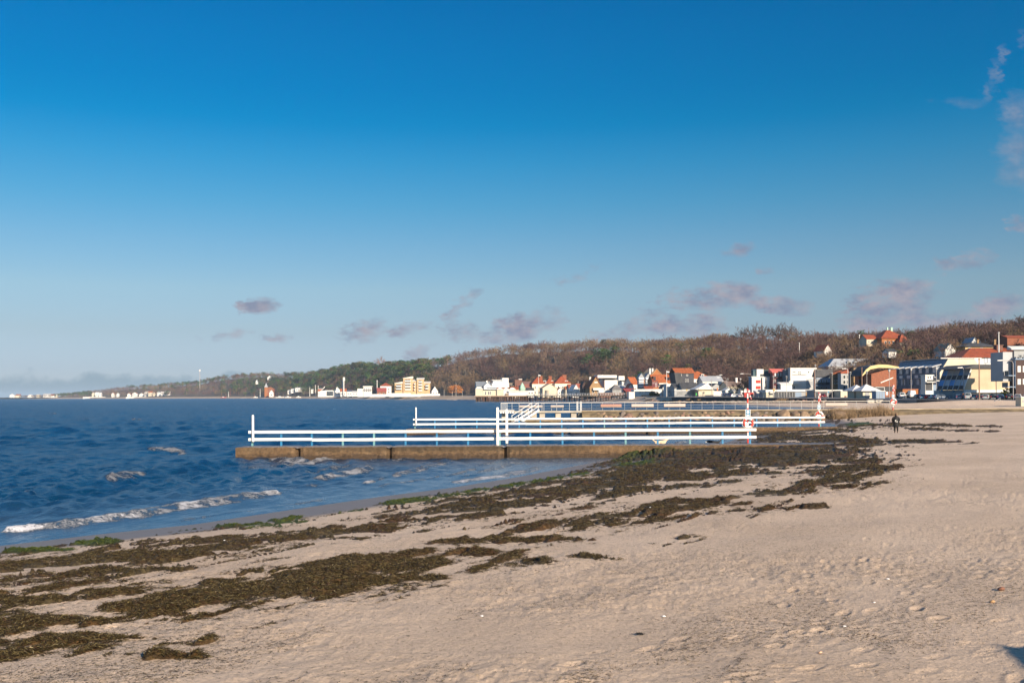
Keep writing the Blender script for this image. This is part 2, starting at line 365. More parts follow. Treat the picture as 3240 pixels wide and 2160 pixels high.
# ------------------------------------------------------------------ seaweed and foam layout
WEED = [
 [(-60,1318,30),(60,1306,32),(180,1290,28),(300,1280,25),(420,1268,20),(500,1257,20),(600,1244,20),(700,1232,19),(800,1218,19),(880,1212,16)],
 [(200,1262,8),(300,1255,12),(420,1245,18),(520,1236,16)],
 [(560,1215,7),(640,1222,12),(760,1215,12),(870,1222,10)],
 [(860,1196,9),(950,1188,18),(1050,1176,24),(1150,1158,30),(1250,1140,34),(1350,1120,36),(1440,1102,38),(1500,1085,42),(1600,1070,44),(1700,1056,42),(1800,1050,36),(1880,1058,30),(1950,1060,16),(2010,1060,8)],
 [(1440,1040,15),(1500,1030,16),(1600,1036,16),(1700,1040,16),(1820,1046,18)],
 [(985,1246,7),(1060,1240,11),(1130,1226,15),(1200,1214,17),(1300,1203,18),(1400,1192,17),(1480,1176,17),(1560,1160,20),(1650,1148,20),(1740,1138,16),(1840,1122,13),(1930,1102,12),(2000,1088,8)],
 [(1150,1242,8),(1250,1238,9),(1330,1240,5),(1390,1242,3)],[(1400,1205,7),(1500,1196,7),(1620,1182,5),(1720,1168,7),(1830,1164,4),(1900,1166,3)],
 [(1880,1080,14),(1980,1076,10),(2050,1075,5)],[(1850,1110,10),(1950,1118,6),(2030,1108,5)],
 [(480,1337,13),(560,1324,15),(640,1318,20),(720,1310,18),(800,1316,12),(860,1308,12),(930,1298,14),(1000,1290,10)],
 [(500,1352,16),(620,1348,20),(740,1340,22),(820,1334,14),(900,1336,8),(980,1326,9),(1010,1328,4)],
 [(640,1362,12),(740,1366,9),(830,1352,7)],
 [(700,1302,8),(780,1292,12),(860,1284,16),(930,1275,12),(975,1270,7)],
 [(1010,1275,5),(1080,1268,9),(1130,1272,8),(1180,1280,11),(1240,1288,8)],[(1080,1308,6),(1130,1300,10),(1200,1292,9)],
 [(205,1372,5),(270,1360,10),(350,1362,22),(420,1378,32),(480,1380,26),(540,1372,18),(610,1362,10)],
 [(250,1395,8),(340,1405,18),(420,1412,18),(470,1434,6)],[(470,1340,6),(560,1338,12)],[(560,1396,4),(610,1382,4)],
 [(-30,1382,9),(60,1379,9),(130,1378,5),(170,1376,3)],[(-30,1368,4),(80,1352,5),(150,1342,4)],[(190,1312,6),(330,1310,7),(440,1306,4)],
 [(-40,1432,16),(60,1428,17),(130,1424,13),(195,1436,9)],
 [(-40,1474,20),(50,1466,25),(130,1470,20),(220,1464,14),(290,1462,11),(345,1466,4)],
 [(40,1492,14),(150,1488,9),(260,1492,8),(310,1500,6),(370,1502,5)],[(360,1482,6),(430,1474,4),(480,1472,2)],
 [(-40,1508,4),(60,1500,4)],[(-40,1536,6),(100,1532,4),(180,1545,7),(60,1552,6)],[(190,1522,5),(300,1512,3),(450,1508,4)],[(240,1530,3),(360,1528,4)],
 [(1700,996,12),(1780,1000,16),(1880,1006,16),(1960,1014,9),(2060,1013,4),(2150,1014,4),(2240,1018,2)],
 [(1672,1000,8),(1730,997,15),(1790,990,12)],[(1745,986,8),(1830,990,8),(1900,986,5),(1960,990,3)],[(1740,1014,6),(1880,1022,6),(2000,1022,4),(2090,1024,2)],
 [(1900,968,7),(1940,972,11),(2010,974,9),(2080,977,5),(2150,976,4),(2240,978,2),(2300,979,1.5)],[(2100,984,3),(2180,988,2),(2300,990,1)],
 [(1490,1250,3),(1570,1236,5),(1600,1232,3)],[(1310,1276,4),(1390,1280,4),(1410,1284,2)],
]
GREEN = [[(20,1259,5),(80,1254,6),(120,1251,3)],[(190,1250,5),(245,1244,7)],[(200,1240,6),(240,1236,6)],[(310,1222,4),(330,1222,3)],[(420,1217,5),(440,1215,4)],[(470,1208,5),(530,1207,6)],
 [(565,1210,6),(600,1206,6),(640,1208,4)],[(620,1195,3),(680,1189,5)],[(780,1178,5),(830,1172,4)],[(640,1202,4),(700,1198,4)],[(900,1155,7),(960,1148,8),(1000,1142,4)],[(1010,1140,4),(1100,1128,4),(1200,1112,5),(1280,1098,4),(1350,1088,4)],
 [(1412,1050,9),(1445,1038,22),(1500,1030,18),(1560,1032,12)],[(1430,1068,6),(1480,1062,9)],[(430,1208,3),(520,1196,2.5)],[(20,1266,5),(160,1262,4)],[(1960,974,6),(2000,972,3)]]
def weed_fields(PX, PY, x, y):
    w = strokes(PX, PY, WEED); gr = strokes(PX, PY, GREEN)
    s = x*0.5+y*0.866; c = x*0.866-y*0.5
    n = fbm(s*0.45, c*1.6, 3, 5, .6)*0.6+fbm(s*1.8, c*6.0, 9, 4)*0.4
    wisp = fbm(s*0.5, c*4.5, 21, 4)
    m1 = np.where(w > -2.9, w*1.25+(n-0.595+.115*sstep(22,60,y))*5.5, -3); m1 = np.maximum(m1, np.where(w > -1.6, w*0.45-0.92+(wisp-0.5)*6.0, -3))
    m1 = m1-2.0*sstep(.61, .70, fbm(x*.30+y*.05, y*1.0-x*.12, 301, 3))*sstep(.0, .25, 1.6-w*.6)
    m2 = np.where(gr > -2.9, gr*1.2+(n-0.585)*6.5, -3)
    far = sstep(170, 100, y)
    return np.maximum(m1, m2), np.clip(gr*1.3+.1+(n-.5)*3.0, 0, 1)*(gr > -.8)
# ------------------------------------------------------------------ beach
def build_beach():
    pxs = np.concatenate([np.linspace(-2600, -40, 60)[:-1], np.arange(-40, 3290, 3.3), np.linspace(3290, 6200, 60)])
    pys = np.arange(2900, 1300, -2.6); Yn = 3.0*F/(pys-1250.0)
    Yr_ = np.concatenate([Yn, np.geomspace(Yn[-1]*1.012, 700, 110), np.geomspace(706, 5200, 60)])
    PXg, Y = np.meshgrid(pxs, Yr_); X = (PXg-CX)/F*Y
    d = shore_d(X, Y); Z = g0(X, Y, d)
    near = sstep(160, 60, Y)
    Z = Z+near*((fbm(X*.16, Y*.16, 31, 3)-.5)*.16*sstep(3, 12, d)+(fbm(X*.7, Y*.7, 33, 3)-.5)*.07*sstep(2, 7, d))
    cr = sstep(4, 12, d)*near
    tr = sstep(.46, .62, fbm(X*.11+Y*.05, Y*.16, 41, 4))                 # trampled patches
    rn = fbm(X*2.6, Y*2.6, 43, 4, .6); rn2 = fbm(X*7.5, Y*7.5, 47, 3, .6)
    Z = Z+cr*(sstep(90, 25, Y)*(rn-.5)*(.012+.058*tr)+sstep(45, 14, Y)*(rn2-.5)*(.011+.042*tr))
    # footprints
    R = random.Random(5)
    tracks = []
    for k in range(30):
        px = R.uniform(600, 3400); py = R.uniform(1420, 2500); Y0 = 3.0*F/(py-1250); x0 = (px-CX)/F*Y0
        a = R.choice([R.gauss(1.05, .35), R.gauss(1.05, .35)+pi, R.uniform(0, 6.28)])
        for i in range(R.randint(6, 26)):
            a += R.gauss(0, .05); sd = .11*(1 if i % 2 else -1)
            tracks.append((x0+cos(a)*.62*i-sin(a)*sd, Y0+sin(a)*.62*i+cos(a)*sd, a, R.uniform(.3, 1.2)))
    for (fx, fy, a, s) in tracks:
        if not 5.5 < fy < 75: continue
        r0 = np.searchsorted(Yr_, fy-.45); r1 = np.searchsorted(Yr_, fy+.45)
        u = CX+F*fx/fy; du = F*.5/fy
        c0 = np.searchsorted(pxs, u-du); c1 = np.searchsorted(pxs, u+du)
        if r1-r0 < 2 or c1-c0 < 2: continue
        xx = X[r0:r1, c0:c1]-fx; yy = Y[r0:r1, c0:c1]-fy
        p = (xx*cos(a)+yy*sin(a))/.17; q = (-xx*sin(a)+yy*cos(a))/.075; r = np.sqrt(p*p+q*q)
        Z[r0:r1, c0:c1] += s*(-.016*np.exp(-r**4)+.009*np.exp(-((r-1.45)/.4)**2))*(d[r0:r1, c0:c1] > 4)
    PX, PY = proj(X, Y, Z)
    W = np.full(X.shape, -3.0); G = np.zeros(X.shape); k = (Y < 175) & (PX > -300) & (PX < 3400) & (PY < 2300)
    W[k], G[k] = weed_fields(PX[k], PY[k], X[k], Y[k])
    W[d < .6+1.7*sstep(64, 52, Y)] = -3
    wet = sstep(4.4, 3.0, d+1.2*(fbm(X*.3, Y*.3, 51, 3)-.5))*(Y < 900)
    ncol = len(pxs); nrow = len(Yr_)
    idx = np.arange(nrow*ncol).reshape(nrow, ncol)
    q = np.stack([idx[:-1,:-1], idx[:-1,1:], idx[1:,1:], idx[1:,:-1]], -1).reshape(-1, 4)
    keepv = ((d > -14) & (Y < back_Y(PXg)+2.5)).ravel()
    kf = keepv[q].all(1)
    Vv = np.stack([X, Y, Z], -1).reshape(-1, 3)
    # ground round and behind the camera
    bx, by = np.meshgrid(np.linspace(-60, 60, 61), np.linspace(-60, Yr_[0]-.02, 40)); bd = shore_d(bx, by); bz = g0(bx, by, bd)
    i2 = np.arange(bx.size).reshape(bx.shape)+len(Vv)
    q2 = np.stack([i2[:-1,:-1], i2[:-1,1:], i2[1:,1:], i2[1:,:-1]], -1).reshape(-1, 4)
    V2 = np.stack([bx, by, bz], -1).reshape(-1, 3)
    q2 = q2[(bd.ravel()[q2-len(Vv)] > -20).all(1)]
    VV = np.concatenate([Vv, V2]); QQ = np.concatenate([q[kf], q2])
    used, inv = np.unique(QQ, return_inverse=True)
    me = npmesh('beach', VV[used], inv.reshape(-1, 4), [sand_material()], smooth=True,
                attrs={'wet': ('POINT', 'FLOAT', np.concatenate([wet.ravel(), np.zeros(len(V2))])[used])})
    tag(link('beach', me), 'pale trampled sand beach running along the bay', None, None, 'structure')
    # ---- weed heaps
    hn = fbm(X*1.3, Y*1.3, 61, 4); hm = fbm(X*6, Y*6, 63, 3)
    fade = sstep(175, 130, Y)
    t = sstep(-.15, 1.5, W)
    big = np.exp(-((PX/K-1480)/75)**2-((PY/K-1036)/16)**2)*(Y < 80)*.62+np.exp(-((PX/K-1740)/260)**2-((PY/K-1043)/13)**2)*(Y < 80)*.2      # green pile against the jetty
    H = -.02+t*(.02+.26*np.clip(hn-.22, 0, 1))+sstep(-.1, .3, W)*(hm-.32)*.09+big*sstep(-.1, .5, W)
    kw = (W > -.22)
    kf2 = kw.ravel()[q].any(1) & keepv[q].all(1) & (Y.ravel()[q] < 172).all(1)
    H = np.where(kw, H*(.3+.7*sstep(140, 80, Y)), -.03)
    QW = q[kf2]; used, inv = np.unique(QW, return_inverse=True)
    VW = np.stack([X, Y, Z+H], -1).reshape(-1, 3)[used]
    cn = np.clip(G, 0, 1)
    mm, N, L, b = nodes('seaweed_mat'); tc = N.new('ShaderNodeTexCoord'); o = tc.outputs['Object']
    mp = N.new('ShaderNodeMapping'); mp.inputs['Scale'].default_value = (1, 1.6, 1.5); L.new(o, mp.inputs[0])
    c = ramp(N, L, tnoise(N, L, mp.outputs[0], 5.5, 6, .72), [(.28, (.015,.011,.006)), (.45, (.052,.037,.018)), (.56, (.095,.070,.031)), (.72, (.19,.14,.06))])
    gcol = ramp(N, L, tnoise(N, L, mp.outputs[0], 5.5, 5, .7), [(.3, (.015,.022,.004)), (.5, (.052,.075,.011)), (.7, (.12,.15,.024))])
    red = ramp(N, L, tnoise(N, L, o, .45, 3), [(.42, (1,1,1)), (.62, (1.15,.78,.55))])
    c = mixc(N, L, 1.0, c, red, 'MULTIPLY')
    a = N.new('ShaderNodeAttribute'); a.attribute_name = 'green'
    L.new(mixc(N, L, a.outputs['Fac'], c, gcol), b.inputs['Base Color']); b.inputs['Roughness'].default_value = .62; b.inputs['Specular IOR Level'].default_value = .3
    bp = N.new('ShaderNodeBump'); bp.inputs['Strength'].default_value = 1; bp.inputs['Distance'].default_value = .06
    L.new(tnoise(N, L, mp.outputs[0], 16, 5, .75), bp.inputs['Height']); L.new(bp.outputs[0], b.inputs['Normal'])
    me = npmesh('seaweed', VW, inv.reshape(-1, 4), [mm], smooth=True, attrs={'green': ('POINT', 'FLOAT', cn.ravel()[used])})
    tag(link('seaweed', me), 'dark brown and green seaweed washed up in heaps along the beach', 'seaweed', None, 'stuff')
    # ---- loose blades over the heaps and crumbs over the sand
    def blades(name, faces, hv, gv, n, label, l0, l1, w0, w1, tilt, flat):
        fi = rng.choice(len(faces), n); fq = faces[fi]
        P = np.stack([X, Y, Z], -1).reshape(-1, 3)
        w = rng.random((n, 4)); w /= w.sum(1, keepdims=True)
        c = (P[fq]*w[..., None]).sum(1); c[:, 2] += (hv.ravel()[fq]*w).sum(1)
        sc = np.maximum(1, c[:, 1]/26.0)
        ln = rng.uniform(l0, l1, n)*sc**.75; wd = rng.uniform(w0, w1, n)*sc
        az = rng.normal(radians(25), 1.0, n); ti = rng.uniform(-.1, tilt, n); az2 = az+rng.normal(0, .7, n)
        d1 = np.stack([np.cos(az)*np.cos(ti), np.sin(az)*np.cos(ti), np.sin(ti)], -1)
        d2 = np.stack([np.cos(az2), np.sin(az2), -np.sin(ti)*.6], -1)
        sd = np.stack([-np.sin(az), np.cos(az), rng.uniform(-.9, .9, n)*(1-flat)], -1)
        h = ln[:, None]*.5; ww = wd[:, None]*.5
        z = np.array([0, 0, .006])
        p0 = c+z; p1 = p0+d1*h; p2 = p1+d2*h
        V = np.stack([p0-sd*ww*.5, p0+sd*ww*.5, p1+sd*ww, p1-sd*ww, p2+sd*ww*.3, p2-sd*ww*.3], 1).reshape(-1, 3)
        b0 = np.arange(n)[:, None]*6
        Fq = np.concatenate([b0+[0,1,2,3], b0+[3,2,4,5]])
        pal = np.array([(.022,.015,.009),(.045,.032,.015),(.075,.055,.022),(.115,.085,.033),(.17,.13,.052),(.085,.042,.022),(.25,.20,.11)])
        pc = pal[rng.choice(7, n, p=[.22,.27,.21,.14,.08,.05,.03])]*rng.uniform(.7, 1.3, (n, 1))
        gp = np.array([(.02,.03,.006),(.055,.075,.012),(.12,.14,.025)])[rng.choice(3, n)]
        gg = (gv.ravel()[fq].mean(1) > rng.random(n)*.9)
        pc[gg] = gp[gg]
        col = np.repeat(np.concatenate([pc, np.ones((n, 1))], 1), 6, 0)
        bm_, N2, L2, b2 = nodes(name+'_mat'); at_ = N2.new('ShaderNodeAttribute'); at_.attribute_name = 'tone'
        L2.new(at_.outputs['Color'], b2.inputs['Base Color']); b2.inputs['Roughness'].default_value = .75; b2.inputs['Specular IOR Level'].default_value = .12
        me = npmesh(name, V, Fq, [bm_], attrs={'tone': ('POINT', 'FLOAT_COLOR', col)})
        tag(link(name, me), label, 'seaweed', None, 'stuff')
    fw = q[(W.ravel()[q] > .0).all(1) & (Y.ravel()[q] < 130).all(1) & keepv[q].all(1)]
    blades('seaweed_strands', fw, H, cn, 260000, 'loose strands of eelgrass lying tangled on the weed heaps', .04, .14, .005, .013, .6, .3)
    fr = q[(W.ravel()[q] < .1).all(1) & (W.ravel()[q] > -.8).all(1) & (Y.ravel()[q] < 110).all(1) & keepv[q].all(1)]
    fr = fr[rng.random(len(fr)) < np.clip(1+W.ravel()[fr].mean(1)*1.3, 0, 1)**2]
    blades('seaweed_fringe', fr, np.zeros_like(Z), cn, 26000, 'thin loose strands of weed fraying out round the heaps', .04, .16, .006, .014, .25, .5)
    ar = fbm(X*.16, Y*.22, 71, 4); st = fbm((X*.5+Y*.866)*.5, (X*.866-Y*.5)*1.4, 73, 4)
    pr = sstep(.45, .62, ar*.45+st*.55)*sstep(4, 9, d)+.045; pr = pr+np.where(W > -1.2, .5, 0)*(W < 0)
    f2 = q[(W.ravel()[q] < .1).all(1) & (d.ravel()[q] > 3).all(1) & (Y.ravel()[q] < 100).all(1) & keepv[q].all(1) & (PXg.ravel()[q] > -40).all(1) & (PXg.ravel()[q] < 3290).all(1) & (PY.ravel()[q] < 2200).all(1)]
    f2 = f2[rng.random(len(f2)) < pr.ravel()[f2].mean(1)]
    blades('seaweed_scraps', f2, np.zeros_like(Z), cn*0, 45000, 'dry dark scraps of weed sprinkled over the sand', .015, .075, .003, .009, .2, .6)
# ------------------------------------------------------------------ sea
CREST = [  # breaking crests: (x, y, half height), height m, foam 0..1
 ([(20,1222,5),(150,1208,8),(240,1192,9),(330,1178,11),(400,1166,11),(470,1154,10),(540,1144,8),(640,1133,4)], .26, 1.0),
 ([(720,1101,5),(760,1093,8),(800,1086,8),(838,1078,5)], .26, 1.0),([(840,1110,3),(900,1093,4),(960,1078,5),(1035,1062,4)], .14, .9),
 ([(650,1054,8),(680,1056,10),(712,1060,6)], .3, 1.0),([(735,1056,5),(765,1052,6),(810,1050,4)], .22, .9),([(625,1071,4),(652,1069,5)], .2, .8),
 ([(255,1108,5),(290,1102,6),(326,1096,5)], .2, .95),([(365,1038,4),(395,1036,5),(428,1042,4)], .2, .95),([(45,1143,4),(68,1144,4)], .2, .8),
 ([(1050,1108,3),(1110,1099,5),(1170,1089,6),(1240,1076,5)], .05, .95),([(1105,1084,3),(1140,1074,4),(1195,1062,4)], .12, .75),([(905,1046,4),(935,1044,4),(965,1048,3)], .2, .85),
 ([(1105,1070,4),(1150,1056,4),(1200,1048,4)], .12, .7),([(680,1120,3),(720,1115,3)], .12, .8),([(1290,1052,4),(1380,1048,4)], .06, .7),([(1060,1095,3),(1110,1086,3)], .08, .6),
 ([(985,1012,4),(1005,1016,3)], .2, .9),([(1330,1022,3),(1360,1018,3)], .15, .6),([(1560,1017,3),(1585,1012,3)], .15, .8),([(1090,1000,2.5),(1130,1000,2.5)], .12, .7),
 ([(1330,960,2),(1350,957,3),(1420,960,3)], .1, .9),([(1300,972,2),(1370,968,2)], .1, .7),([(1640,972,2),(1700,975,2)], .1, .5),([(1770,972,2),(1800,973,2)], .1, .6),
 ([(1340,938,2),(1380,936,2)], .1, .7),([(1450,940,2),(1490,942,2)], .1, .7),([(1560,945,2),(1620,945,2)], .1, .5),([(1700,930,1.5),(1760,934,1.5)], .1, .7),
 ([(700,1086,3),(760,1076,3),(800,1070,3)], .1, .7),([(850,1060,3),(905,1056,4),(950,1054,3)], .12, .8),([(560,1078,3),(600,1074,4),(640,1076,3)], .1, .6),([(880,1118,2.5),(960,1104,3),(1040,1090,3),(1090,1078,2)], .06, .75),([(420,1196,2.5),(520,1180,2.5),(620,1166,2.5),(740,1148,2)], .03, .6),([(1240,1058,3),(1300,1056,3)], .06, .7),
 ([(310,963,1.5),(325,963,1.5)], .1, .8),([(110,948,1),(125,950,1)], .1, .7),([(190,965,1),(200,964,1)], .1, .6),([(30,985,1),(45,986,1)], .1, .5),([(470,938,1),(480,938,1)], .1, .6),([(1100,935,1),(1130,937,1)], .1, .5)]
SWELL = [([(-20,1166,16),(80,1142,16),(170,1122,16),(260,1106,15),(330,1092,14),(420,1076,12),(520,1066,8)], .34),([(430,1080,10),(520,1068,10),(600,1058,9)], .22),
 ([(560,1090,9),(680,1076,9),(800,1064,7)], .14),([(-20,1190,10),(120,1172,10),(260,1150,10),(400,1128,8),(500,1112,6)], .12),([(330,1042,9),(400,1036,9),(470,1034,7)], .22),([(1020,1072,7),(1120,1058,6)], .1),([(560,1120,7),(700,1104,7),(820,1092,6)], .1)]
def build_sea():
    pxs = np.concatenate([np.linspace(-2600, -40, 50)[:-1], np.arange(-40, 2760, 3.6), np.linspace(2760, 3400, 20)])
    pys = np.concatenate([np.arange(2000, 1300, -1.7), np.arange(1300, 1262, -1.1)]); Yn = CZ*F/(pys-1250.0)
    Yr_ = np.concatenate([Yn, np.geomspace(Yn[-1]*1.02, 16000, 50)])
    PXg, Y = np.meshgrid(pxs, Yr_); X = (PXg-CX)/F*Y
    d = shore_d(X, Y); depth = np.clip(-g0(X, Y, d), -1, 6)
    Z = np.zeros_like(X); R = random.Random(3)
    step = np.gradient(Yr_)[:, None]
    sh = sstep(.1, 1.3, depth); calm = .10+.90*sh
    for i in range(30):
        lam = .38*(8.0/.38)**(i/45.0); a = radians(205)+R.gauss(0, .42)        # waves run in from the open water
        kx, ky = cos(a)*2*pi/lam, sin(a)*2*pi/lam
        amp = (.0165*lam**.9 if lam < 2.2 else .0075*lam**.75)*R.uniform(.6, 1.2)
        fade = np.clip((lam/step-1.6)/1.8, 0, 1)
        ph = kx*X+ky*Y+R.uniform(0, 6.28)+1.2*fbm(X/(lam*6), Y/(lam*6), 80+i, 2)
        Z += amp*fade*calm*(np.sin(ph)+.25*np.sin(2*ph+.6))
    chop = (fbm(X/3.0+Y*.11, Y/1.5, 201, 3, .6)-.5)*1.15+(fbm(X/11+Y*.04, Y/5, 205, 3)-.5)*.6; Z += chop*(.07+.93*sstep(50, 130, Y))*sh*sstep(3000, 900, Y)
    PX, PY = proj(X, Y, np.zeros_like(X))
    wob = (fbm(X*.35, Y*.35, 91, 3)-.5)*9; wx = (fbm(X*.2, Y*.2, 92, 3)-.5)*40
    kk = (Y < 420) & (PX > -250) & (PX < 2760)
    foam = np.zeros_like(X)
    fn = fbm(X*1.4, Y*1.4, 95, 4)
    brk = sstep(.36, .56, fbm(X*.55, Y*.8, 98, 4, .6))
    for st, h in SWELL:
        v = strokes(PX[kk]+wx[kk]*K, PY[kk]+wob[kk]*K, [st], 4.0); t = np.clip(v, 0, 1); Z[kk] += (.75*h)*(t*t*(3-2*t))**1.2*calm[kk]
    for st, h, fo in CREST:
        near = 1 if st[0][1] > 1030 else .35
        st = [(a_, b_, c_*(.7 if c_ > 2.5 else 1)) for a_, b_, c_ in st]; v = strokes(PX[kk]+wx[kk]*K*near, PY[kk]+wob[kk]*K*near*.6, [st], 4.0)
        t = np.clip(v, 0, 1); Z[kk] += .62*h*(t*t*(3-2*t))*(.3+1.3*fn[kk])
        foam[kk] = np.maximum(foam[kk], fo*np.clip(v*.8+.80, 0, 1)*np.clip(-.05+fn[kk]*2.1, .15, 1)*(.74+.26*brk[kk]))
    # thin swash edge, foam round the jetties
    edge = np.exp(-((depth-.05)/.05)**2)*(Y < 120)*sstep(.42, .62, fbm(X*.5, Y*.5, 97, 3)); foam = np.maximum(foam, .42*edge)
    Z *= np.clip(depth/.12+.15, 0, 1)
    Z += .015
    ncol = len(pxs); nrow = len(Yr_); idx = np.arange(nrow*ncol).reshape(nrow, ncol)
    q = np.stack([idx[:-1,:-1], idx[:-1,1:], idx[1:,1:], idx[1:,:-1]], -1).reshape(-1, 4)
    q = q[(d.ravel()[q] < 1.2).all(1)]
    used, inv = np.unique(q, return_inverse=True)
    V = np.stack([X, Y, Z], -1).reshape(-1, 3)[used]
    m, N, L, b = nodes('sea_water'); tc = N.new('ShaderNodeTexCoord'); o = tc.outputs['Object']
    fa = N.new('ShaderNodeAttribute'); fa.attribute_name = 'foam'; da = N.new('ShaderNodeAttribute'); da.attribute_name = 'shallow'
    mp = N.new('ShaderNodeMapping'); mp.inputs['Rotation'].default_value = (0, 0, radians(-25)); mp.inputs['Scale'].default_value = (1.0, .45, 1); L.new(o, mp.inputs[0])
    base = mixc(N, L, da.outputs['Fac'], WATER[0], WATER[1])
    mpg = N.new('ShaderNodeMapping'); mpg.inputs['Scale'].default_value = (.30, .06, 1); L.new(o, mpg.inputs[0])
    big = ramp(N, L, tnoise(N, L, mpg.outputs[0], 1.0, 6, .72), [(.34, (.50,.58,.64)), (.66, (1.35,1.3,1.25))])
    base = mixc(N, L, 1.0, base, big, 'MULTIPLY')
    fnz = mth(N, L, 'ADD', mth(N, L, 'MULTIPLY', tnoise(N, L, o, 2.2, 6, .8), .55), mth(N, L, 'MULTIPLY', tnoise(N, L, o, 11, 5, .8), .45))
    f = mth(N, L, 'MULTIPLY', mth(N, L, 'SUBTRACT', mth(N, L, 'ADD', fa.outputs['Fac'], mth(N, L, 'MULTIPLY', mth(N, L, 'SUBTRACT', fnz, .5), 3.4)), .62), 3.0, True)
    # scattered whitecaps out on the open water
    mp3 = N.new('ShaderNodeMapping'); mp3.inputs['Rotation'].default_value = (0, 0, radians(-20)); mp3.inputs['Scale'].default_value = (.35, .16, 1); L.new(o, mp3.inputs[0])
    wc = mth(N, L, 'MULTIPLY', mth(N, L, 'SUBTRACT', tnoise(N, L, mp3.outputs[0], .55, 5, .62), .735), 22, True)
    wc = mth(N, L, 'MULTIPLY', wc, mth(N, L, 'SUBTRACT', .75, da.outputs['Fac'], True))
    f = mth(N, L, 'MAXIMUM', f, wc)
    b1 = N.new('ShaderNodeBump'); b1.inputs['Strength'].default_value = 1.0; b1.inputs['Distance'].default_value = .34
    hgt = mth(N, L, 'ADD', tnoise(N, L, mp.outputs[0], 1.3, 5, .62), mth(N, L, 'MULTIPLY', tnoise(N, L, mp.outputs[0], .32, 3, .5), 3.0))
    hgt = mth(N, L, 'ADD', hgt, mth(N, L, 'MULTIPLY', mth(N, L, 'MULTIPLY', fnz, f), 1.5))
    sc = N.new('ShaderNodeMapRange'); L.new(da.outputs['Fac'], sc.inputs[0]); sc.inputs[3].default_value = 1.0; sc.inputs[4].default_value = .22
    L.new(mth(N, L, 'MULTIPLY', hgt, sc.outputs[0]), b1.inputs['Height']); nb = b1.outputs[0]
    # wind-roughened water: body colour plus wave-averaged sky reflection, foam as matt white
    df = N.new('ShaderNodeBsdfDiffuse'); L.new(base, df.inputs[0]); L.new(nb, df.inputs['Normal'])
    gl = N.new('ShaderNodeBsdfGlossy'); gl.inputs['Roughness'].default_value = .22; gl.inputs[0].default_value = (.84,.93,1,1); L.new(nb, gl.inputs['Normal'])
    fz = N.new('ShaderNodeFresnel'); fz.inputs[0].default_value = 1.33; L.new(nb, fz.inputs['Normal'])
    fr_ = mth(N, L, 'MULTIPLY', fz.outputs[0], WATER[2]); lim = N.new('ShaderNodeMapRange'); L.new(da.outputs['Fac'], lim.inputs[0]); lim.inputs[3].default_value = .40; lim.inputs[4].default_value = .62
    fr_ = mth(N, L, 'MINIMUM', fr_, lim.outputs[0])
    mxs = N.new('ShaderNodeMixShader'); L.new(fr_, mxs.inputs[0]); L.new(df.outputs[0], mxs.inputs[1]); L.new(gl.outputs[0], mxs.inputs[2])
    fo = N.new('ShaderNodeBsdfDiffuse'); fo.inputs[0].default_value = (.66,.65,.66,1); L.new(nb, fo.inputs['Normal'])
    mx2 = N.new('ShaderNodeMixShader'); L.new(mth(N, L, 'MULTIPLY', f, .92), mx2.inputs[0]); L.new(mxs.outputs[0], mx2.inputs[1]); L.new(fo.outputs[0], mx2.inputs[2])
    N.remove(b); L.new(mx2.outputs[0], N['Material Output'].inputs[0])
    shl = sstep(1.1, .05, depth)
    me = npmesh('sea', V, inv.reshape(-1, 4), [m], smooth=True, attrs={'foam': ('POINT', 'FLOAT', foam.ravel()[used]), 'shallow': ('POINT', 'FLOAT', shl.ravel()[used])})
    tag(link('sea', me), 'deep blue choppy sea with small breaking waves', None, None, 'structure')
WATER = [(.001,.031,.076), (.045,.080,.12), .72]
# ------------------------------------------------------------------ promenade, hill
def build_land():
    pxs = np.arange(-560, 4300, 20.0)
    bY = back_Y(pxs)+.25; Yf, Yr, py = hill_par(pxs); zt = town_z(pxs)
    cols = []
    for k in np.linspace(0, 1, 8): cols.append(np.stack([(pxs-CX)/F*(bY+(Yf+4-bY)*k), bY+(Yf+4-bY)*k, zt+.7*k], -1))
    V = np.concatenate(cols); n = len(pxs); idx = np.arange(len(V)).reshape(8, n)
    # front edge drops to the beach
    fr = cols[0].copy(); fr[:, 2] = 0.3; fr[:, 1] -= .02; V = np.concatenate([fr, V]); idx = np.arange(len(V)).reshape(9, n)
    q = np.stack([idx[:-1,:-1], idx[:-1,1:], idx[1:,1:], idx[1:,:-1]], -1).reshape(-1, 4)
    col = np.where(np.repeat((pxs < 1480)[None], 9, 0).ravel()[:, None], np.array([[.36,.27,.18]]), np.array([[.20,.185,.17]]))
    col = np.concatenate([col, np.ones((len(col), 1))], 1)
    m = mat('promenade_paving', (1,1,1), .9, .2, .15, attr='tone')
    me = npmesh('promenade', V, q, [m], attrs={'tone': ('POINT', 'FLOAT_COLOR', col)})
    tag(link('promenade', me), 'flat paved shore strip between the beach and the hill', None, None, 'structure')
    ts = np.concatenate([np.linspace(0, 1, 40), np.linspace(1.08, 2.6, 12)])
    PXg, T = np.meshgrid(pxs, ts); Yg = Yf+(Yr-Yf)*T; Z = hill_z(PXg, Yg); X = (PXg-CX)/F*Yg
    V = np.stack([X, Yg, Z], -1).reshape(-1, 3); idx = np.arange(len(V)).reshape(X.shape)
    q = np.stack([idx[:-1,:-1], idx[:-1,1:], idx[1:,1:], idx[1:,:-1]], -1).reshape(-1, 4)
    me = npmesh('hill', V, q, [mat('leaf_litter', (.075,.052,.036), .95, 0, .06, vcol=(.13,.095,.055), bump=.6, bscale=.5)], smooth=True)
    tag(link('hill', me), 'long wooded ridge behind the shore', None, None, 'structure')
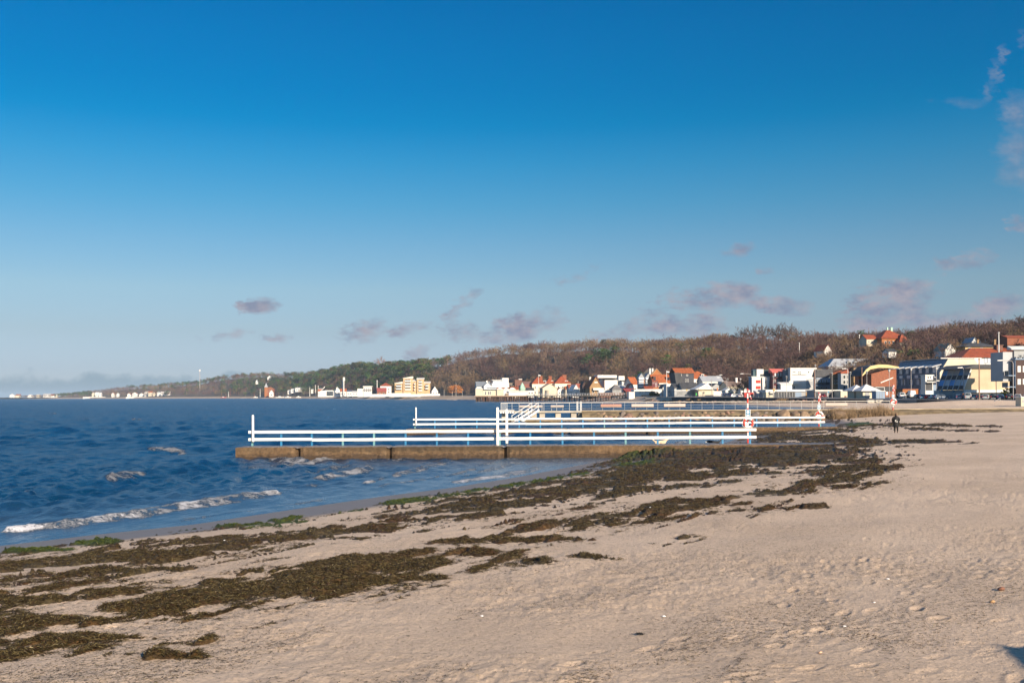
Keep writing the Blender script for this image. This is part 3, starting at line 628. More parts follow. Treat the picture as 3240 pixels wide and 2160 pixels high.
def build_far_beach():
    pxs = np.arange(-560, 2131, 10.0)
    sh = [(-500,5200),(-150,4300),(100,3800),(400,3150),(700,2600),(1000,1950),(1150,1500),(1300,1160),(1450,1050),(1600,900),(1750,760),(1900,640),(2000,580),(2100,520),(2190,465)]
    SY = np.interp(pxs, [a for a, b in sh], [b for a, b in sh]); bY = back_Y(pxs)+.2; zt = town_z(pxs); rows = []
    for k, zf in ((-.3,-.9),(0,.02),(.15,.5),(.4,1.25),(.7,1.9),(1.0,None)):
        Y = SY+(bY-SY)*k; z = (zt if zf is None else np.minimum(zt, zf)+(fbm(pxs/14, Y/9, 15, 3)-.5)*.5*(k > .1)); rows.append(np.stack([(pxs-CX)/F*Y, Y, z+0*Y], -1))
    V = np.concatenate(rows); n = len(pxs); idx = np.arange(len(V)).reshape(len(rows), n)
    q = np.stack([idx[:-1,:-1], idx[:-1,1:], idx[1:,1:], idx[1:,:-1]], -1).reshape(-1, 4)
    me = npmesh('far_beach', V, q, [mat('far_sand', (.33,.245,.165), .95, .2, .03, vcol=(.46,.35,.25))], smooth=True)
    tag(link('far_beach', me), 'narrow tan beach below the far houses', None, None, 'structure')
build_beach(); build_sea(); build_land(); build_far_beach()
# ------------------------------------------------------------------ trees
class TB:
    """triangle soup for trees: limbs and twigs or needle tufts"""
    def __init__(s, seed): s.V = []; s.T = []; s.C = []; s.r = random.Random(seed)
    def limb(s, a, b, r0, r1, c=0, n=3):
        a = Vector(a); b = Vector(b); t = (b-a).normalized(); u = t.cross(Vector((.3, .9, .2))).normalized(); w = t.cross(u); i = len(s.V)
        for p, r in ((a, r0), (b, r1)):
            for k in range(n): q = 2*pi*k/n; s.V.append(p+u*cos(q)*r+w*sin(q)*r)
        for k in range(n):
            j = (k+1) % n; s.T += [(i+k, i+j, i+n+j), (i+k, i+n+j, i+n+k)]; s.C += [c, c]
    def twig(s, a, d, L, w, c=1):
        a = Vector(a); d = Vector(d).normalized(); u = d.cross(Vector((s.r.uniform(-1,1), s.r.uniform(-1,1), s.r.uniform(-1,1)))).normalized()*w*.5; i = len(s.V)
        s.V += [a-u, a+u, a+d*L]; s.T.append((i, i+1, i+2)); s.C.append(c)
    def tri(s, c0, sz, c=1, flat=1.0):
        i = len(s.V)
        for k in range(3): s.V.append(Vector(c0)+Vector((s.r.gauss(0,1), s.r.gauss(0,1), s.r.gauss(0,1)*flat))*sz)
        s.T.append((i, i+1, i+2)); s.C.append(c)
    def arr(s): return np.array([tuple(v) for v in s.V], np.float32), np.array(s.T, np.int32), np.array(s.C, np.int32)
def bare(seed, nl=9, n2=3, ntw=230, tw=.013, spread=.34, open_=False, sides=3, thick=1.0):
    """unit-height leafless tree with a rounded crown"""
    b = TB(seed); r = b.r; k_ = thick
    lean = Vector((r.gauss(0,.03), r.gauss(0,.03), 0)); top = Vector((0,0,.52))+lean*2; mid = Vector((0,0,.24))+lean*.5
    b.limb((0,0,-.06), mid, .020*k_, .015*k_, 0, sides+1); b.limb(mid, top, .015*k_, .009*k_, 0, sides+1)
    ends = []
    for k in range(nl):
        f = r.uniform(.12, 1); p = mid.lerp(top, f) if not open_ else mid.lerp(top, .3+.7*f)
        az = 2*pi*k*.618+r.gauss(0,.3); th = math.acos(1-1.25*(k+.5)/nl)       # spread over the crown's dome
        e = Vector((cos(az)*sin(th)*spread, sin(az)*sin(th)*spread, .60+.38*cos(th)))*r.uniform(.9, 1.04)
        m_ = p.lerp(e, .5)+Vector((cos(az), sin(az), -.6))*.03
        b.limb(p, m_, .009*k_, .006*k_, 0, sides); b.limb(m_, e, .006*k_, .002*k_, 0, sides); ends.append((m_, e))
        for j in range(n2):
            q = p.lerp(e, r.uniform(.4, .85)); d = (q-Vector((0,0,.35))).normalized()+Vector((r.gauss(0,.6), r.gauss(0,.6), r.gauss(0,.4)))
            e2 = q+d.normalized()*r.uniform(.10, .2); b.limb(q, e2, .004*k_, .0015, 1, sides); ends.append((q, e2))
    for k in range(ntw):
        a, c = r.choice(ends); q = a.lerp(c, r.uniform(.35, 1.0)); out = (q-Vector((0,0,.42))); out.normalize()
        d = out*.9+Vector((r.gauss(0,.55), r.gauss(0,.55), r.gauss(.1,.4))); b.twig(q, d, r.uniform(.05, .12), tw*r.uniform(.6, 1.3), 1)
    return b.arr()
def pine(seed, tufts=26, per=16, tall=False):
    b = TB(seed); r = b.r
    b.limb((0,0,-.05), (r.gauss(0,.02), 0, .9), .022, .008, 0, 4)
    for k in range(tufts):
        if tall: z = r.uniform(.12, 1); rad = (1.02-z)*.26*r.uniform(.3, 1)
        else: z = r.uniform(.42, 1)**.8; rad = .30*sqrt(max(0, 1-((z-.62)/.42)**2))*r.uniform(.3, 1)
        az = r.uniform(0, 6.28); c = Vector((cos(az)*rad, sin(az)*rad, z))
        b.limb((0,0,z-.06), c, .006, .003, 0, 3)
        for j in range(per): b.tri(c+Vector((r.gauss(0,.05), r.gauss(0,.05), r.gauss(0,.02))), .034, 1, .5)
    return b.arr()
def shrub(seed, n=240, twiggy=True):
    b = TB(seed); r = b.r
    for k in range(n):
        az = r.uniform(0, 6.28); rad = .5*sqrt(r.random()); z = r.random()*(1-rad*1.1)
        if twiggy: b.twig((cos(az)*rad*.7, sin(az)*rad*.7, z*.6), (cos(az)*.6+r.gauss(0,.3), sin(az)*.6+r.gauss(0,.3), r.uniform(.4, 1.5)), r.uniform(.2, .5), .03, 1)
        else: b.tri((cos(az)*rad, sin(az)*rad, .1+z*.9), .06, 1)
    if twiggy:
        for k in range(6): b.twig((r.gauss(0,.08), r.gauss(0,.08), -.05), (r.gauss(0,.4), r.gauss(0,.4), 1), .6, .05, 0)
    return b.arr()
M_BARK = mat('bark', (.14,.115,.09), .9, .3, .8, attr='tone'); M_TWIG = mat('twigs', (.118,.079,.062), .9, .2, .5, attr='tone')
M_NEEDLE = mat('needles', (.045,.075,.022), .85, .35, .4, attr='tone'); M_LEAFRUST = mat('rust_leaves', (.42,.17,.05), .85, .3, .5, attr='tone')
def forest(name, protos, places, label, mats, cat='woodland'):
    Vs, Ts, Cs, Ks = [], [], [], []; off = 0
    for (x, y, z, h, wf, rot, pi_, tone) in places:
        V, T, C = protos[pi_]; c, s_ = cos(rot), sin(rot)
        P = np.empty_like(V); P[:, 0] = (V[:, 0]*c-V[:, 1]*s_)*h*wf+x; P[:, 1] = (V[:, 0]*s_+V[:, 1]*c)*h*wf+y; P[:, 2] = V[:, 2]*h+z
        Vs.append(P); Ts.append(T+off); Cs.append(C); off += len(V); Ks.append(np.tile(np.array([*tone, 1], np.float32), (len(V), 1)))
    me = npmesh(name, np.concatenate(Vs), np.concatenate(Ts), mats, np.concatenate(Cs), attrs={'tone': ('POINT', 'FLOAT_COLOR', np.concatenate(Ks))})
    return tag(link(name, me), label, cat, None, 'stuff')
def on_hill(px, t):
    Yf, Yr, py = hill_par(px); Y = Yf+(Yr-Yf)*t; return (px-CX)/F*Y, Y, float(hill_z(np.array([px]), np.array([Y]))[0])
HOUSE_GAPS = [(2735,2870,.56,.74),(3030,3300,.0,.64),(2970,3030,.22,.36),(2600,2636,.42,.58),(2330,2525,.90,1.2)]
def build_forest():
    R = random.Random(21)
    P = [bare(100+i, 11, 3, 430, .0095, .40, thick=.6) for i in range(8)]+[bare(130+i, 9, 3, 300, .009, .34, thick=.8) for i in range(3)]+[bare(150+i, 7, 2, 130, .008, .26, thick=1.25) for i in range(3)]
    Q = [pine(200+i) for i in range(5)]
    near, far, gr = [], [], []
    def greenness(px, t):
        g = 0
        if 905 < px < 1370: g = .78 if t > .3+.25*sin(px/40) else .35
        if 700 < px <= 905: g = .5 if t < .75 else .25
        if 400 < px <= 700: g = .6 if t > .8 else .10
        if 170 < px < 290: g = .7
        if 1330 < px < 1420 and t > .7: g = .25
        for cx, ct, rx, rt in ((1915,.52,34,.10),(1945,.62,20,.07),(1850,.42,20,.07)):
            if ((px-cx)/rx)**2+((t-ct)/rt)**2 < 1: g = .95
        if px > 1400 and g == 0: g = .012
        return g
    def tone(px, t):
        w = fbm(np.array([px/70.0]), np.array([t*6]), 7, 3)[0]+R.gauss(0, .09)
        if w > .57: b = (1.6, 1.5, 1.0)           # tan, still holding catkins
        elif w < .47: b = (1.0, .80, .86)           # purple beech buds
        else: b = (1.15, 1.05, .95)
        k = R.uniform(.76, 1.2); return tuple(v*k for v in b)
    for i in range(3100):
        px = R.uniform(1300, 3520); t = R.random()**.9*1.08
        if any(a < px < b and c < t < d for a, b, c, d in HOUSE_GAPS): continue
        x, y, z = on_hill(px, t); h = float(TREE_H(px))*R.choice((.65,.8,.9,.98,1.05))*R.uniform(.94, 1.06)
        if t > .93: h *= R.uniform(.88, .99)
        if R.random() < greenness(px, t): gr.append((x, y, z-.3, h*.95, R.uniform(.9, 1.4), R.uniform(0, 6.28), R.randrange(5), tuple(v*R.uniform(.6, 1.5) for v in ((1,1,1) if R.random() < .6 else (1.7,1.45,1.0)))))
        elif R.random() < (.16 if px < 1850 else .06): near.append((x, y, z-.3, h*1.05, R.uniform(.8, 1.0), R.uniform(0, 6.28), 11+R.randrange(3), (1.75,1.55,1.35)))
        else: near.append((x, y, z-.3, h, R.uniform(.95, 1.5), R.uniform(0, 6.28), R.randrange(11), tone(px, t)))
    for i in range(2600):
        px = 60+1300*R.random()**.8; t = R.random()**.9*1.06
        x, y, z = on_hill(px, t); h = float(TREE_H(px))*R.uniform(.7, 1.15)
        if R.random() < greenness(px, t): gr.append((x, y, z-.3, h, R.uniform(1.1, 1.6), R.uniform(0, 6.28), R.randrange(5), tuple(v*R.uniform(.6, 1.5) for v in ((1,1,1) if R.random() < .5 else (1.9,1.5,.9)))))
        else: far.append((x, y, z-.3, h, R.uniform(1.0, 1.4), R.uniform(0, 6.28), R.randrange(11), tone(px, t)))
    forest('bare_woodland', P, near, 'leafless brown beech wood covering the ridge', [M_BARK, M_TWIG])
    forest('far_woodland', P, far, 'hazy leafless wood on the low far ridge', [M_BARK, M_TWIG])
    forest('pine_wood', Q, gr, 'dark green pine wood on the middle of the ridge', [M_BARK, M_NEEDLE])
PROTO = {}
def tree_proto(key):
    if key in PROTO: return PROTO[key]
    kind, seed = key
    if kind == 'open': V, T, C = bare(300+seed, 14, 5, 800, .0085, .40, True, 4, 1.5)
    elif kind == 'bare': V, T, C = bare(320+seed, 12, 4, 560, .008, .34, False, 4)
    elif kind == 'birch': V, T, C = bare(340+seed, 8, 3, 200, .008, .24, False, 4)
    elif kind == 'pine': V, T, C = pine(360+seed, 46, 26)
    elif kind == 'fir': V, T, C = pine(370+seed, 60, 20, True)
    elif kind == 'rust':
        V, T, C = bare(380+seed, 12, 4, 300, .012, .5, False, 4); b = TB(5)
        for k in range(900):
            a = b.r.uniform(0, 6.28); e = b.r.uniform(-.6, 1.5); q = b.r.uniform(.6, 1)
            b.tri((cos(a)*cos(e)*.48*q, sin(a)*cos(e)*.48*q, .5+sin(e)*.46*q), .03, 1)
        V2, T2, C2 = b.arr(); T = np.concatenate([T, T2+len(V)]); V = np.concatenate([V, V2]); C = np.concatenate([C, C2])
    elif kind == 'shrub': V, T, C = shrub(390+seed, 420)
    elif kind == 'bush': V, T, C = shrub(395+seed, 700, False)
    out = []
    for c in (0, 1):
        k = C == c
        if not k.any(): out.append(None); continue
        u, inv = np.unique(T[k], return_inverse=True); out.append((V[u], inv.reshape(-1, 3)))
    PROTO[key] = out; return out
def tree(kind, seed, loc, h, label, cat, group, wf=1.0, tone=(1, 1, 1), name=None, crown_mat=None):
    out = tree_proto((kind, seed % 3)); R = random.Random(seed)
    o = empty(name or {'open':'bare_tree','bare':'bare_tree','birch':'birch_tree','pine':'pine_tree','fir':'fir_tree','rust':'autumn_tree','shrub':'bare_shrub','bush':'evergreen_bush'}[kind], loc, R.uniform(0, 6.28), label, cat, group)
    o.scale = (h*wf, h*wf, h)
    cm = crown_mat or {'pine': M_NEEDLE, 'fir': M_NEEDLE, 'bush': M_NEEDLE, 'rust': M_LEAFRUST}.get(kind, M_TWIG)
    for part, dat, m in (('trunk', out[0], M_BARK), ('crown', out[1], cm)):
        if dat is None: continue
        V, T = dat; k = 1.7 if (kind == 'birch' and part == 'trunk') else 1.0
        col = np.tile(np.array([tone[0]*k, tone[1]*k, tone[2]*k, 1], np.float32), (len(V), 1))
        link(part, npmesh(part, V, T, [m], attrs={'tone': ('POINT', 'FLOAT_COLOR', col)}), o)
    return o
def hill_tree(kind, seed, px, t, h, *a, **k):
    x, y, z = on_hill(px, t); return tree(kind, seed, (x, y, z-.2), h, *a, **k)
def build_trees():
    R = random.Random(8)
    # open crowned trees standing clear on the skyline
    for i, (px, t, h) in enumerate(((2352,1.0,18),(2388,1.02,20),(2412,1.0,18.5),(2462,1.0,19),(2488,1.02,19),(2510,1.0,16.5))):
        hill_tree('open', i, px, t, h, ['bare tree at the left of the skyline clump above the red panelled flats','tallest bare tree in the middle of the skyline clump above the red panelled flats','bare tree at the right of the skyline clump above the red panelled flats',
          'spreading bare tree at the left of the second skyline clump above the grey roof','spreading bare tree mid way in the second skyline clump above the grey roof','smaller bare tree at the right of the second skyline clump'][i], 'tree', 'open bare trees on the skyline', 1.15, (.8,.75,.75))
    for i in range(17):
        px = 2880+i*23+R.uniform(-7, 7)
        hill_tree('open', 10+i, px, R.uniform(.92, 1.0), R.uniform(10.5, 13.5), 'dark bare tree in the row along the ridge top behind the red roofed house', 'tree', 'bare trees along the right ridge top', 1.3, (.72,.66,.62))
    for i in range(16):
        px = 2900+i*22+R.uniform(-8, 8)
        hill_tree('bare', 30+i, px, R.uniform(.38, .62) if px < 3030 else R.uniform(.68, .8), R.uniform(9, 12), 'grey brown bare tree with a visible trunk on the slope above the slate grey terrace', 'tree', 'bare trees on the right slope', 1.15, tuple(v*R.uniform(.75, 1.25) for v in (.95,.88,.75)))
    for i, (px, t, h) in enumerate(((2745,.51,11),(2762,.53,12),(2784,.52,11),(2796,.54,13),(2812,.53,12),(2830,.54,13),(2846,.52,12),(2862,.55,13),(2874,.54,12),(2610,.40,10),(2624,.41,9),(2986,.20,9),(3000,.21,8),(3016,.2,9))):
        hill_tree('bare', 120+i, px, t, h, 'grey brown bare tree standing in front of a red or white house on the slope', 'tree', 'bare trees before the slope houses', 1.2, (1.0,.92,.82))
    for i, px in enumerate((2574, 2583, 2622, 2637)):
        hill_tree('birch', 50+i, px, .45, (15,14,15,12)[i], ['pale trunked birch, leftmost on the slope above the grey roofed terrace','pale slim birch close beside the leftmost birch on the slope','pale trunked birch in front of the small white slope house','short pale birch, rightmost on the slope above the grey roofed terrace'][i], 'tree', 'birches on the slope', .9, (1.3,1.2,1.05))
    for i in range(26):
        px = 1480+i*31+R.uniform(-12, 12)
        hill_tree('bare', 60+i, px, R.uniform(.04, .13), R.uniform(11, 15), 'tan bare tree at the foot of the wooded slope behind the bayside houses', 'tree', 'bare trees at the foot of the slope', 1.1, tuple(v*R.uniform(.8, 1.15) for v in (1.5,1.45,1.0)))
    for i in range(9):
        px = 1385+i*13+R.uniform(-4, 4)
        hill_tree('birch', 90+i, px, R.uniform(.1, .4), R.uniform(15, 19), 'white trunked birch on the slope above the orange leaved tree', 'tree', 'white trunked birches above the orange tree', 1.0, (1.35,1.25,1.1))
    v = at(1188, 1180, 2000); x, y, z = on_hill(1204, .98); tree('open', 3, (x, y, z), 30, 'pale feathery bare tree rising above the skyline behind the yellow flats', 'tree', None, 1.0, (1.9,1.6,1.5))
    p = at(1441, 1243, 1120); tree('rust', 1, (p.x, p.y, 3.6), 13, 'round orange leaved autumn tree on the shore left of the bathhouse', 'tree', None, 1.45, (1.15,1.1,1))
    p = at(1414, 1243, 1130); tree('bare', 2, (p.x, p.y, 3.6), 12, 'olive bare tree just left of the orange autumn tree', 'tree', None, 1.1, (1.3,1.3,.9))
    p = at(1476, 1243, 1120); tree('bare', 4, (p.x, p.y, 3.6), 11, 'brown bare tree between the orange autumn tree and the bathhouse', 'tree', None, 1.2, (1.1,1,.85))
    p = at(1148, 1245, 1600); tree('fir', 1, (p.x, p.y, 3.8), 15, 'dark green fir in front of the white flat roofed villa', 'tree', None, 1.3, (1.2,1.3,1))
    p = at(2352, 1245, 470); tree('open', 7, (p.x, p.y, 2.6), 8.5, 'small bare street tree left of the red and white flats', 'tree', None, 1.25, (.75,.65,.6))
    p = at(2331, 1246, 470); tree('open', 8, (p.x, p.y, 2.6), 7.5, 'smaller bare street tree farther left of the red and white flats', 'tree', None, 1.2, (.75,.65,.6))
    p = at(1932, 1238, 700); tree('birch', 9, (p.x, p.y, 3), 8, 'thin pale bare tree against the white modern villa', 'tree', None, 1.1, (1.4,1.1,.95))
    p = at(3130, 1228, 320); tree('open', 12, (p.x, p.y, 5), 3.2, 'dark leafless tree against the beige hall wall', 'tree', None, 1.3, (.3,.28,.25))
    p = at(3190, 1255, 285); tree('bush', 1, (p.x, p.y, 2.2), 4, 'yellow green bush beside the low pavilion under the hall', 'bush', None, 1.0, (1.5,1.1,.6))
    p = at(2992, 1118, 452); tree('bush', 2, (p.x, p.y, on_hill(2992, .1)[2]), 5.5, 'bright green bush above the orange roof strip', 'bush', None, 1.9, (2.2,2.2,.8))
    for i, (px, w, h) in enumerate(((1840,6,7),(1812,7,6),(2065,4,4),(2080,3.5,3))):
        p = at(px, 1240, (800,830,600,600)[i]); tree('bush', 3+i, (p.x, p.y, 3), h, ['olive bush right of the red hip roofed villas','dark bush below the red hip roofed villas','green bush at the end of the white arcade wall','small green bush beside the white arcade wall'][i], 'bush', None, 1.0, (1.2,1.1,.7))
    for i, (px, Y) in enumerate(((2995,322),(3025,322),(3050,320),(3062,322),(2975,330))):
        p = at(px, 1250, Y); tree('shrub', i, (p.x, p.y, 2.3), (2.6,2.2,3.4,4.4,2)[i], ['pink grey leafless shrub by the white wall under the glass hall','low leafless shrub in the middle of the white wall under the glass hall','rusty leafless shrub at the right of the white wall','tall yellow leafless shrub at the hall corner','small leafless shrub at the left of the white wall'][i], 'shrub', None, 1.1, ((1.6,1.2,1.1),(1.6,1.2,1.1),(1.8,1.1,.8),(1.6,1.3,.6),(1.5,1.2,1.1))[i])
# ------------------------------------------------------------------ buildings
def paint(name, c, **k): return mat(name, c, k.pop('rough', .8), k.pop('var', .08), k.pop('scale', .35), **k)
WHITE = paint('white_render', (0.640,0.616,0.568)); CREAM = paint('cream_render', (0.533,0.475,0.353)); GREYW = paint('grey_render', (0.315,0.323,0.323))
YELLOW = paint('yellow_render', (0.570,0.450,0.210)); TANB = paint('tan_brick', (0.273,0.167,0.074), var=.2, scale=1.5); REDB = paint('red_brick', (0.223,0.074,0.034), var=.2, scale=1.5)
BROWNB = paint('brown_brick', (0.149,0.068,0.046), var=.2, scale=1.5); MAROON = paint('maroon_boards', (.12,.028,.034)); DKBROWN = paint('dark_brown_boards', (.05,.026,.022)); SLATE = paint('slate_shingle', (.19,.22,.255), var=.18, scale=1.0)
REDROOF = paint('red_tiles', (0.260,0.056,0.018), var=.22, scale=.8); ORROOF = paint('orange_tiles', (0.315,0.084,0.022), var=.22, scale=.8); DKROOF = paint('dark_roofing', (.052,.053,.056), var=.25); GRROOF = paint('grey_sheet_roof', (.33,.34,.35), rough=.5)
TEAL = paint('teal_cladding', (.045,.085,.095)); APRI = paint('apricot_render', (.50,.335,.175)); PINKRED = paint('pink_red_sheet', (.55,.13,.10)); ORANGE = paint('orange_render', (0.307,0.109,0.030)); GRBLUE = paint('grey_blue_boards', (.22,.29,.38))
BLACKW = paint('black_wall', (.030,.029,.028), var=.4, scale=1.2); COPPER = paint('verdigris', (.36,.55,.42)); REDP = paint('red_paint', (0.413,0.034,0.022)); TIMBER = paint('weathered_timber', (.27,.19,.13), var=.25, scale=3); PILE = paint('tarred_piles', (.085,.045,.032), var=.3, scale=1)
CONC = paint('pale_concrete', (0.375,0.338,0.277), var=.2, scale=1.0, bump=.3); STEEL = mat('galvanised_steel', (.42,.42,.41), .45, .1, 3, metal=.6); LAMPG = paint('lamp_grey', (.36,.33,.31)); TARP = paint('pale_boards', (0.465,0.390,0.338)); PINKW = paint('dusty_pink_boards', (.36,.20,.15))
def glass_mat():
    m, N, L, b = nodes('window_glass'); tc = N.new('ShaderNodeTexCoord')
    c = ramp(N, L, tnoise(N, L, tc.outputs['Object'], .7, 2), [(.4, (.018,.024,.030)), (.6, (.07,.085,.095))]); L.new(c, b.inputs['Base Color']); b.inputs['Roughness'].default_value = .08; return m
GLASS = glass_mat(); BLIND = paint('blue_blinds', (.10,.28,.55)); GRPANE = mat('grey_pane', (.42,.41,.41), .3, .1); CURT = paint('curtained_pane', (.55,.60,.64), rough=.3)
class B:
    """a building: root empty at its near left corner, local x along the front, y back, z up"""
    def __init__(s, name, label, cat, L, C, R, yt, Y, rot=8, zb=None, wall=WHITE, group=None, depth=None, yb=None, base_drop=1.0):
        a = radians(rot); tC, bC = ray(C, yt); s.a = a; s.Y = Y; s.xc = tC*Y
        tR = ray(R, yt)[0]; tL = ray(L, yt)[0]
        s.w = (tR*Y-s.xc)/(cos(a)-tR*sin(a))
        s.d = depth if depth else max(3.0, (s.xc-tL*Y)/(sin(a)+tL*cos(a)))
        if zb is None: zb = float(town_z(C))+.1 if yb is None else at(C, yb, Y).z
        s.zb = zb; s.h = CZ+bC*Y-zb; s.wall = wall; s.bd = base_drop
        s.o = empty(name, (s.xc, Y, zb), a, label, cat, group)
    def fz(s, px, py, Y=None):
        return CZ+ray(px, py)[1]*(Y or s.Y)-s.zb
    def front(s, px, py):
        rx, rz = ray(px, py); q = (rx*s.Y-s.xc)/(cos(s.a)-rx*sin(s.a)); return q, CZ+(s.Y+q*sin(s.a))*rz-s.zb
    def left(s, px, py):
        rx, rz = ray(px, py); t = (s.xc-rx*s.Y)/(sin(s.a)+rx*cos(s.a)); return t, CZ+(s.Y+t*cos(s.a))*rz-s.zb
    def walls(s, gable=None, rh=0, x0=0, x1=None, y0=0, y1=None, h=None, m=None, name='wall', z0=None):
        x1 = s.w if x1 is None else x1; y1 = s.d if y1 is None else y1; h = s.h if h is None else h; b = MB(); z0 = -s.bd if z0 is None else z0
        if gable == 'front': b.prism([(x0,y0,z0),(x1,y0,z0),(x1,y0,h),((x0+x1)/2,y0,h+rh),(x0,y0,h)], (0,y1-y0,0))
        elif gable == 'side': b.prism([(x0,y0,z0),(x0,y1,z0),(x0,y1,h),(x0,(y0+y1)/2,h+rh),(x0,y0,h)], (x1-x0,0,0))
        else: b.box(x0,y0,z0,x1,y1,h)
        return b.build(name, m or s.wall, s.o)
    def roof(s, kind, rh=0, m=REDROOF, o=.4, th=.22, x0=0, x1=None, y0=0, y1=None, h=None, name='roof', ridge=.5):
        x1 = s.w if x1 is None else x1; y1 = s.d if y1 is None else y1; h = (s.h if h is None else h)+.012; b = MB()
        if kind == 'flat': b.box(x0-o,y0-o,h,x1+o,y1+o,h+max(th,rh))
        elif kind == 'front':   # ridge runs back from the viewer
            xm = (x0+x1)/2; k = rh/((x1-x0)/2)
            b.prism([(x0-o,y0-o,h-o*k),(xm,y0-o,h+rh),(x1+o,y0-o,h-o*k),(x1+o,y0-o,h-o*k+th),(xm,y0-o,h+rh+th),(x0-o,y0-o,h-o*k+th)], (0,y1-y0+2*o,0))
        elif kind == 'side':
            ym = (y0+y1)/2; k = rh/((y1-y0)/2)
            b.prism([(x0-o,y0-o,h-o*k),(x0-o,ym,h+rh),(x0-o,y1+o,h-o*k),(x0-o,y1+o,h-o*k+th),(x0-o,ym,h+rh+th),(x0-o,y0-o,h-o*k+th)], (x1-x0+2*o,0,0))
        elif kind == 'hip':
            i = min((x1-x0), (y1-y0))/2*ridge*2; X0, X1, Y0, Y1 = x0-o, x1+o, y0-o, y1+o; i = min(i, (X1-X0)/2*.999, (Y1-Y0)/2*.999)
            b.box(X0,Y0,h-.02,X1,Y1,h+th*.8); b.hexa([(X0,Y0,h+th*.8+.003),(X1,Y0,h+th*.8+.003),(X1,Y1,h+th*.8+.003),(X0,Y1,h+th*.8+.003),(X0+i,Y0+i,h+rh),(X1-i,Y0+i,h+rh),(X1-i,Y1-i,h+rh),(X0+i,Y1-i,h+rh)])
        elif kind == 'shed': b.prism([(x0-o,y0-o,h),(x0-o,y1+o,h),(x0-o,y1+o,h+rh+th),(x0-o,y0-o,h+th)], (x1-x0+2*o,0,0))
        elif kind == 'shedx': b.prism([(x0-o,y0-o,h+th),(x0-o,y0-o,h),(x1+o,y0-o,h),(x1+o,y0-o,h+rh+th)], (0,y1-y0+2*o,0))
        return b.build(name, m, s.o)
    def rect(s, face, r, m, name='panel', out=.12, parent=None, inn=.05):
        f = s.front if face == 'f' else s.left; (a0, z1), (a1, z0) = f(r[0], r[1]), f(r[2], r[3]); a0, a1 = min(a0, a1), max(a0, a1); b = MB()
        if face == 'f': b.box(a0,-out,z0,a1,inn,z1)
        else: b.box(-out,a0,z0,inn,a1,z1)
        return b.build(name, m, parent or s.o)
    def win(s, face, r, nx=1, ny=1, fx=.6, fy=.6, frame=WHITE, pane=None, name='window', fw=None):
        """a grid of windows inside picture rectangle r = x0,y0,x1,y1 on the front or left wall"""
        f = s.front if face == 'f' else s.left; (a0, z1), (a1, z0) = f(r[0], r[1]), f(r[2], r[3]); a0, a1 = min(a0, a1), max(a0, a1)
        pane = pane or GLASS
        for i in range(nx):
            for j in range(ny):
                ca = a0+(a1-a0)*(i+.5)/nx; cz = z0+(z1-z0)*(j+.5)/ny; hw = (a1-a0)/nx*fx/2; hh = abs(z1-z0)/ny*fy/2; q = fw or min(.14, hw*.3)
                b, g = MB(), MB()
                if face == 'f':
                    for (u0,v0,u1,v1) in ((-hw,-hh,-hw+q,hh),(hw-q,-hh,hw,hh),(-hw+q,-hh,hw-q,-hh+q),(-hw+q,hh-q,hw-q,hh)): b.box(ca+u0,-.10,cz+v0,ca+u1,.05,cz+v1)
                    g.box(ca-hw+q+.002,-.05,cz-hh+q+.002,ca+hw-q-.002,.04,cz+hh-q-.002)
                else:
                    for (u0,v0,u1,v1) in ((-hw,-hh,-hw+q,hh),(hw-q,-hh,hw,hh),(-hw+q,-hh,hw-q,-hh+q),(-hw+q,hh-q,hw-q,hh)): b.box(-.10,ca+u0,cz+v0,.05,ca+u1,cz+v1)
                    g.box(-.05,ca-hw+q+.002,cz-hh+q+.002,.04,ca+hw-q-.002,cz+hh-q-.002)
                w = b.build(name, frame, s.o); g.build('pane', pane if not isinstance(pane, (list, tuple)) else pane[(i+j) % len(pane)], w)
    def chimney(s, px, py0, py1, wpx, m=REDB, y=None, name='chimney'):
        y = s.d*.5 if y is None else y; Yw = s.Y+y*cos(s.a); x = (ray(px, py0)[0]*Yw-s.xc+y*sin(s.a))/cos(s.a); hw = wpx/2/F*Yw
        z1 = CZ+ray(px, py0)[1]*Yw-s.zb; z0 = CZ+ray(px, py1)[1]*Yw-s.zb-1.0
        MB().box(x-hw,y-hw,z0,x+hw,y+hw,z1).box(x-hw*1.2,y-hw*1.2,z1+.002,x+hw*1.2,y+hw*1.2,z1+.25).build(name, m, s.o)
    def balcony(s, face, r, m=WHITE, out=1.3, rail=GLASS):
        f = s.front if face == 'f' else s.left; (a0, z1), (a1, z0) = f(r[0], r[1]), f(r[2], r[3]); a0, a1 = min(a0, a1), max(a0, a1); b, g = MB(), MB()
        if face == 'f': b.box(a0,-out,z0,a1,.05,z0+.25); g.box(a0,-out,z0+.252,a1,-out+.08,z1)
        else: b.box(-out,a0,z0,.05,a1,z0+.25); g.box(-out,a0,z0+.252,-out+.08,a1,z1)
        q = b.build('balcony', m, s.o); g.build('railing', rail, q)
    def dormer(s, px0, px1, py0, py1, m=GRROOF, y=.8, depth=2.5, face='f', pane=GLASS, frame=WHITE):
        Yw = s.Y+y*cos(s.a); xs = []
        for px in (px0, px1): xs.append((ray(px, py0)[0]*Yw-s.xc+y*sin(s.a))/cos(s.a))
        z1 = CZ+ray(px0, py0)[1]*Yw-s.zb; z0 = CZ+ray(px0, py1)[1]*Yw-s.zb; x0, x1 = xs
        d = MB().box(x0,y,z0-.5,x1,y+depth,z1).box(x0-.15,y-.2,z1+.003,x1+.15,y+depth,z1+.2).build('dormer', m, s.o)
        k = (x1-x0)*.18; MB().box(x0+k,y-.06,z0+.1,x1-k,y+.05,z1-.25).build('window', pane, d)
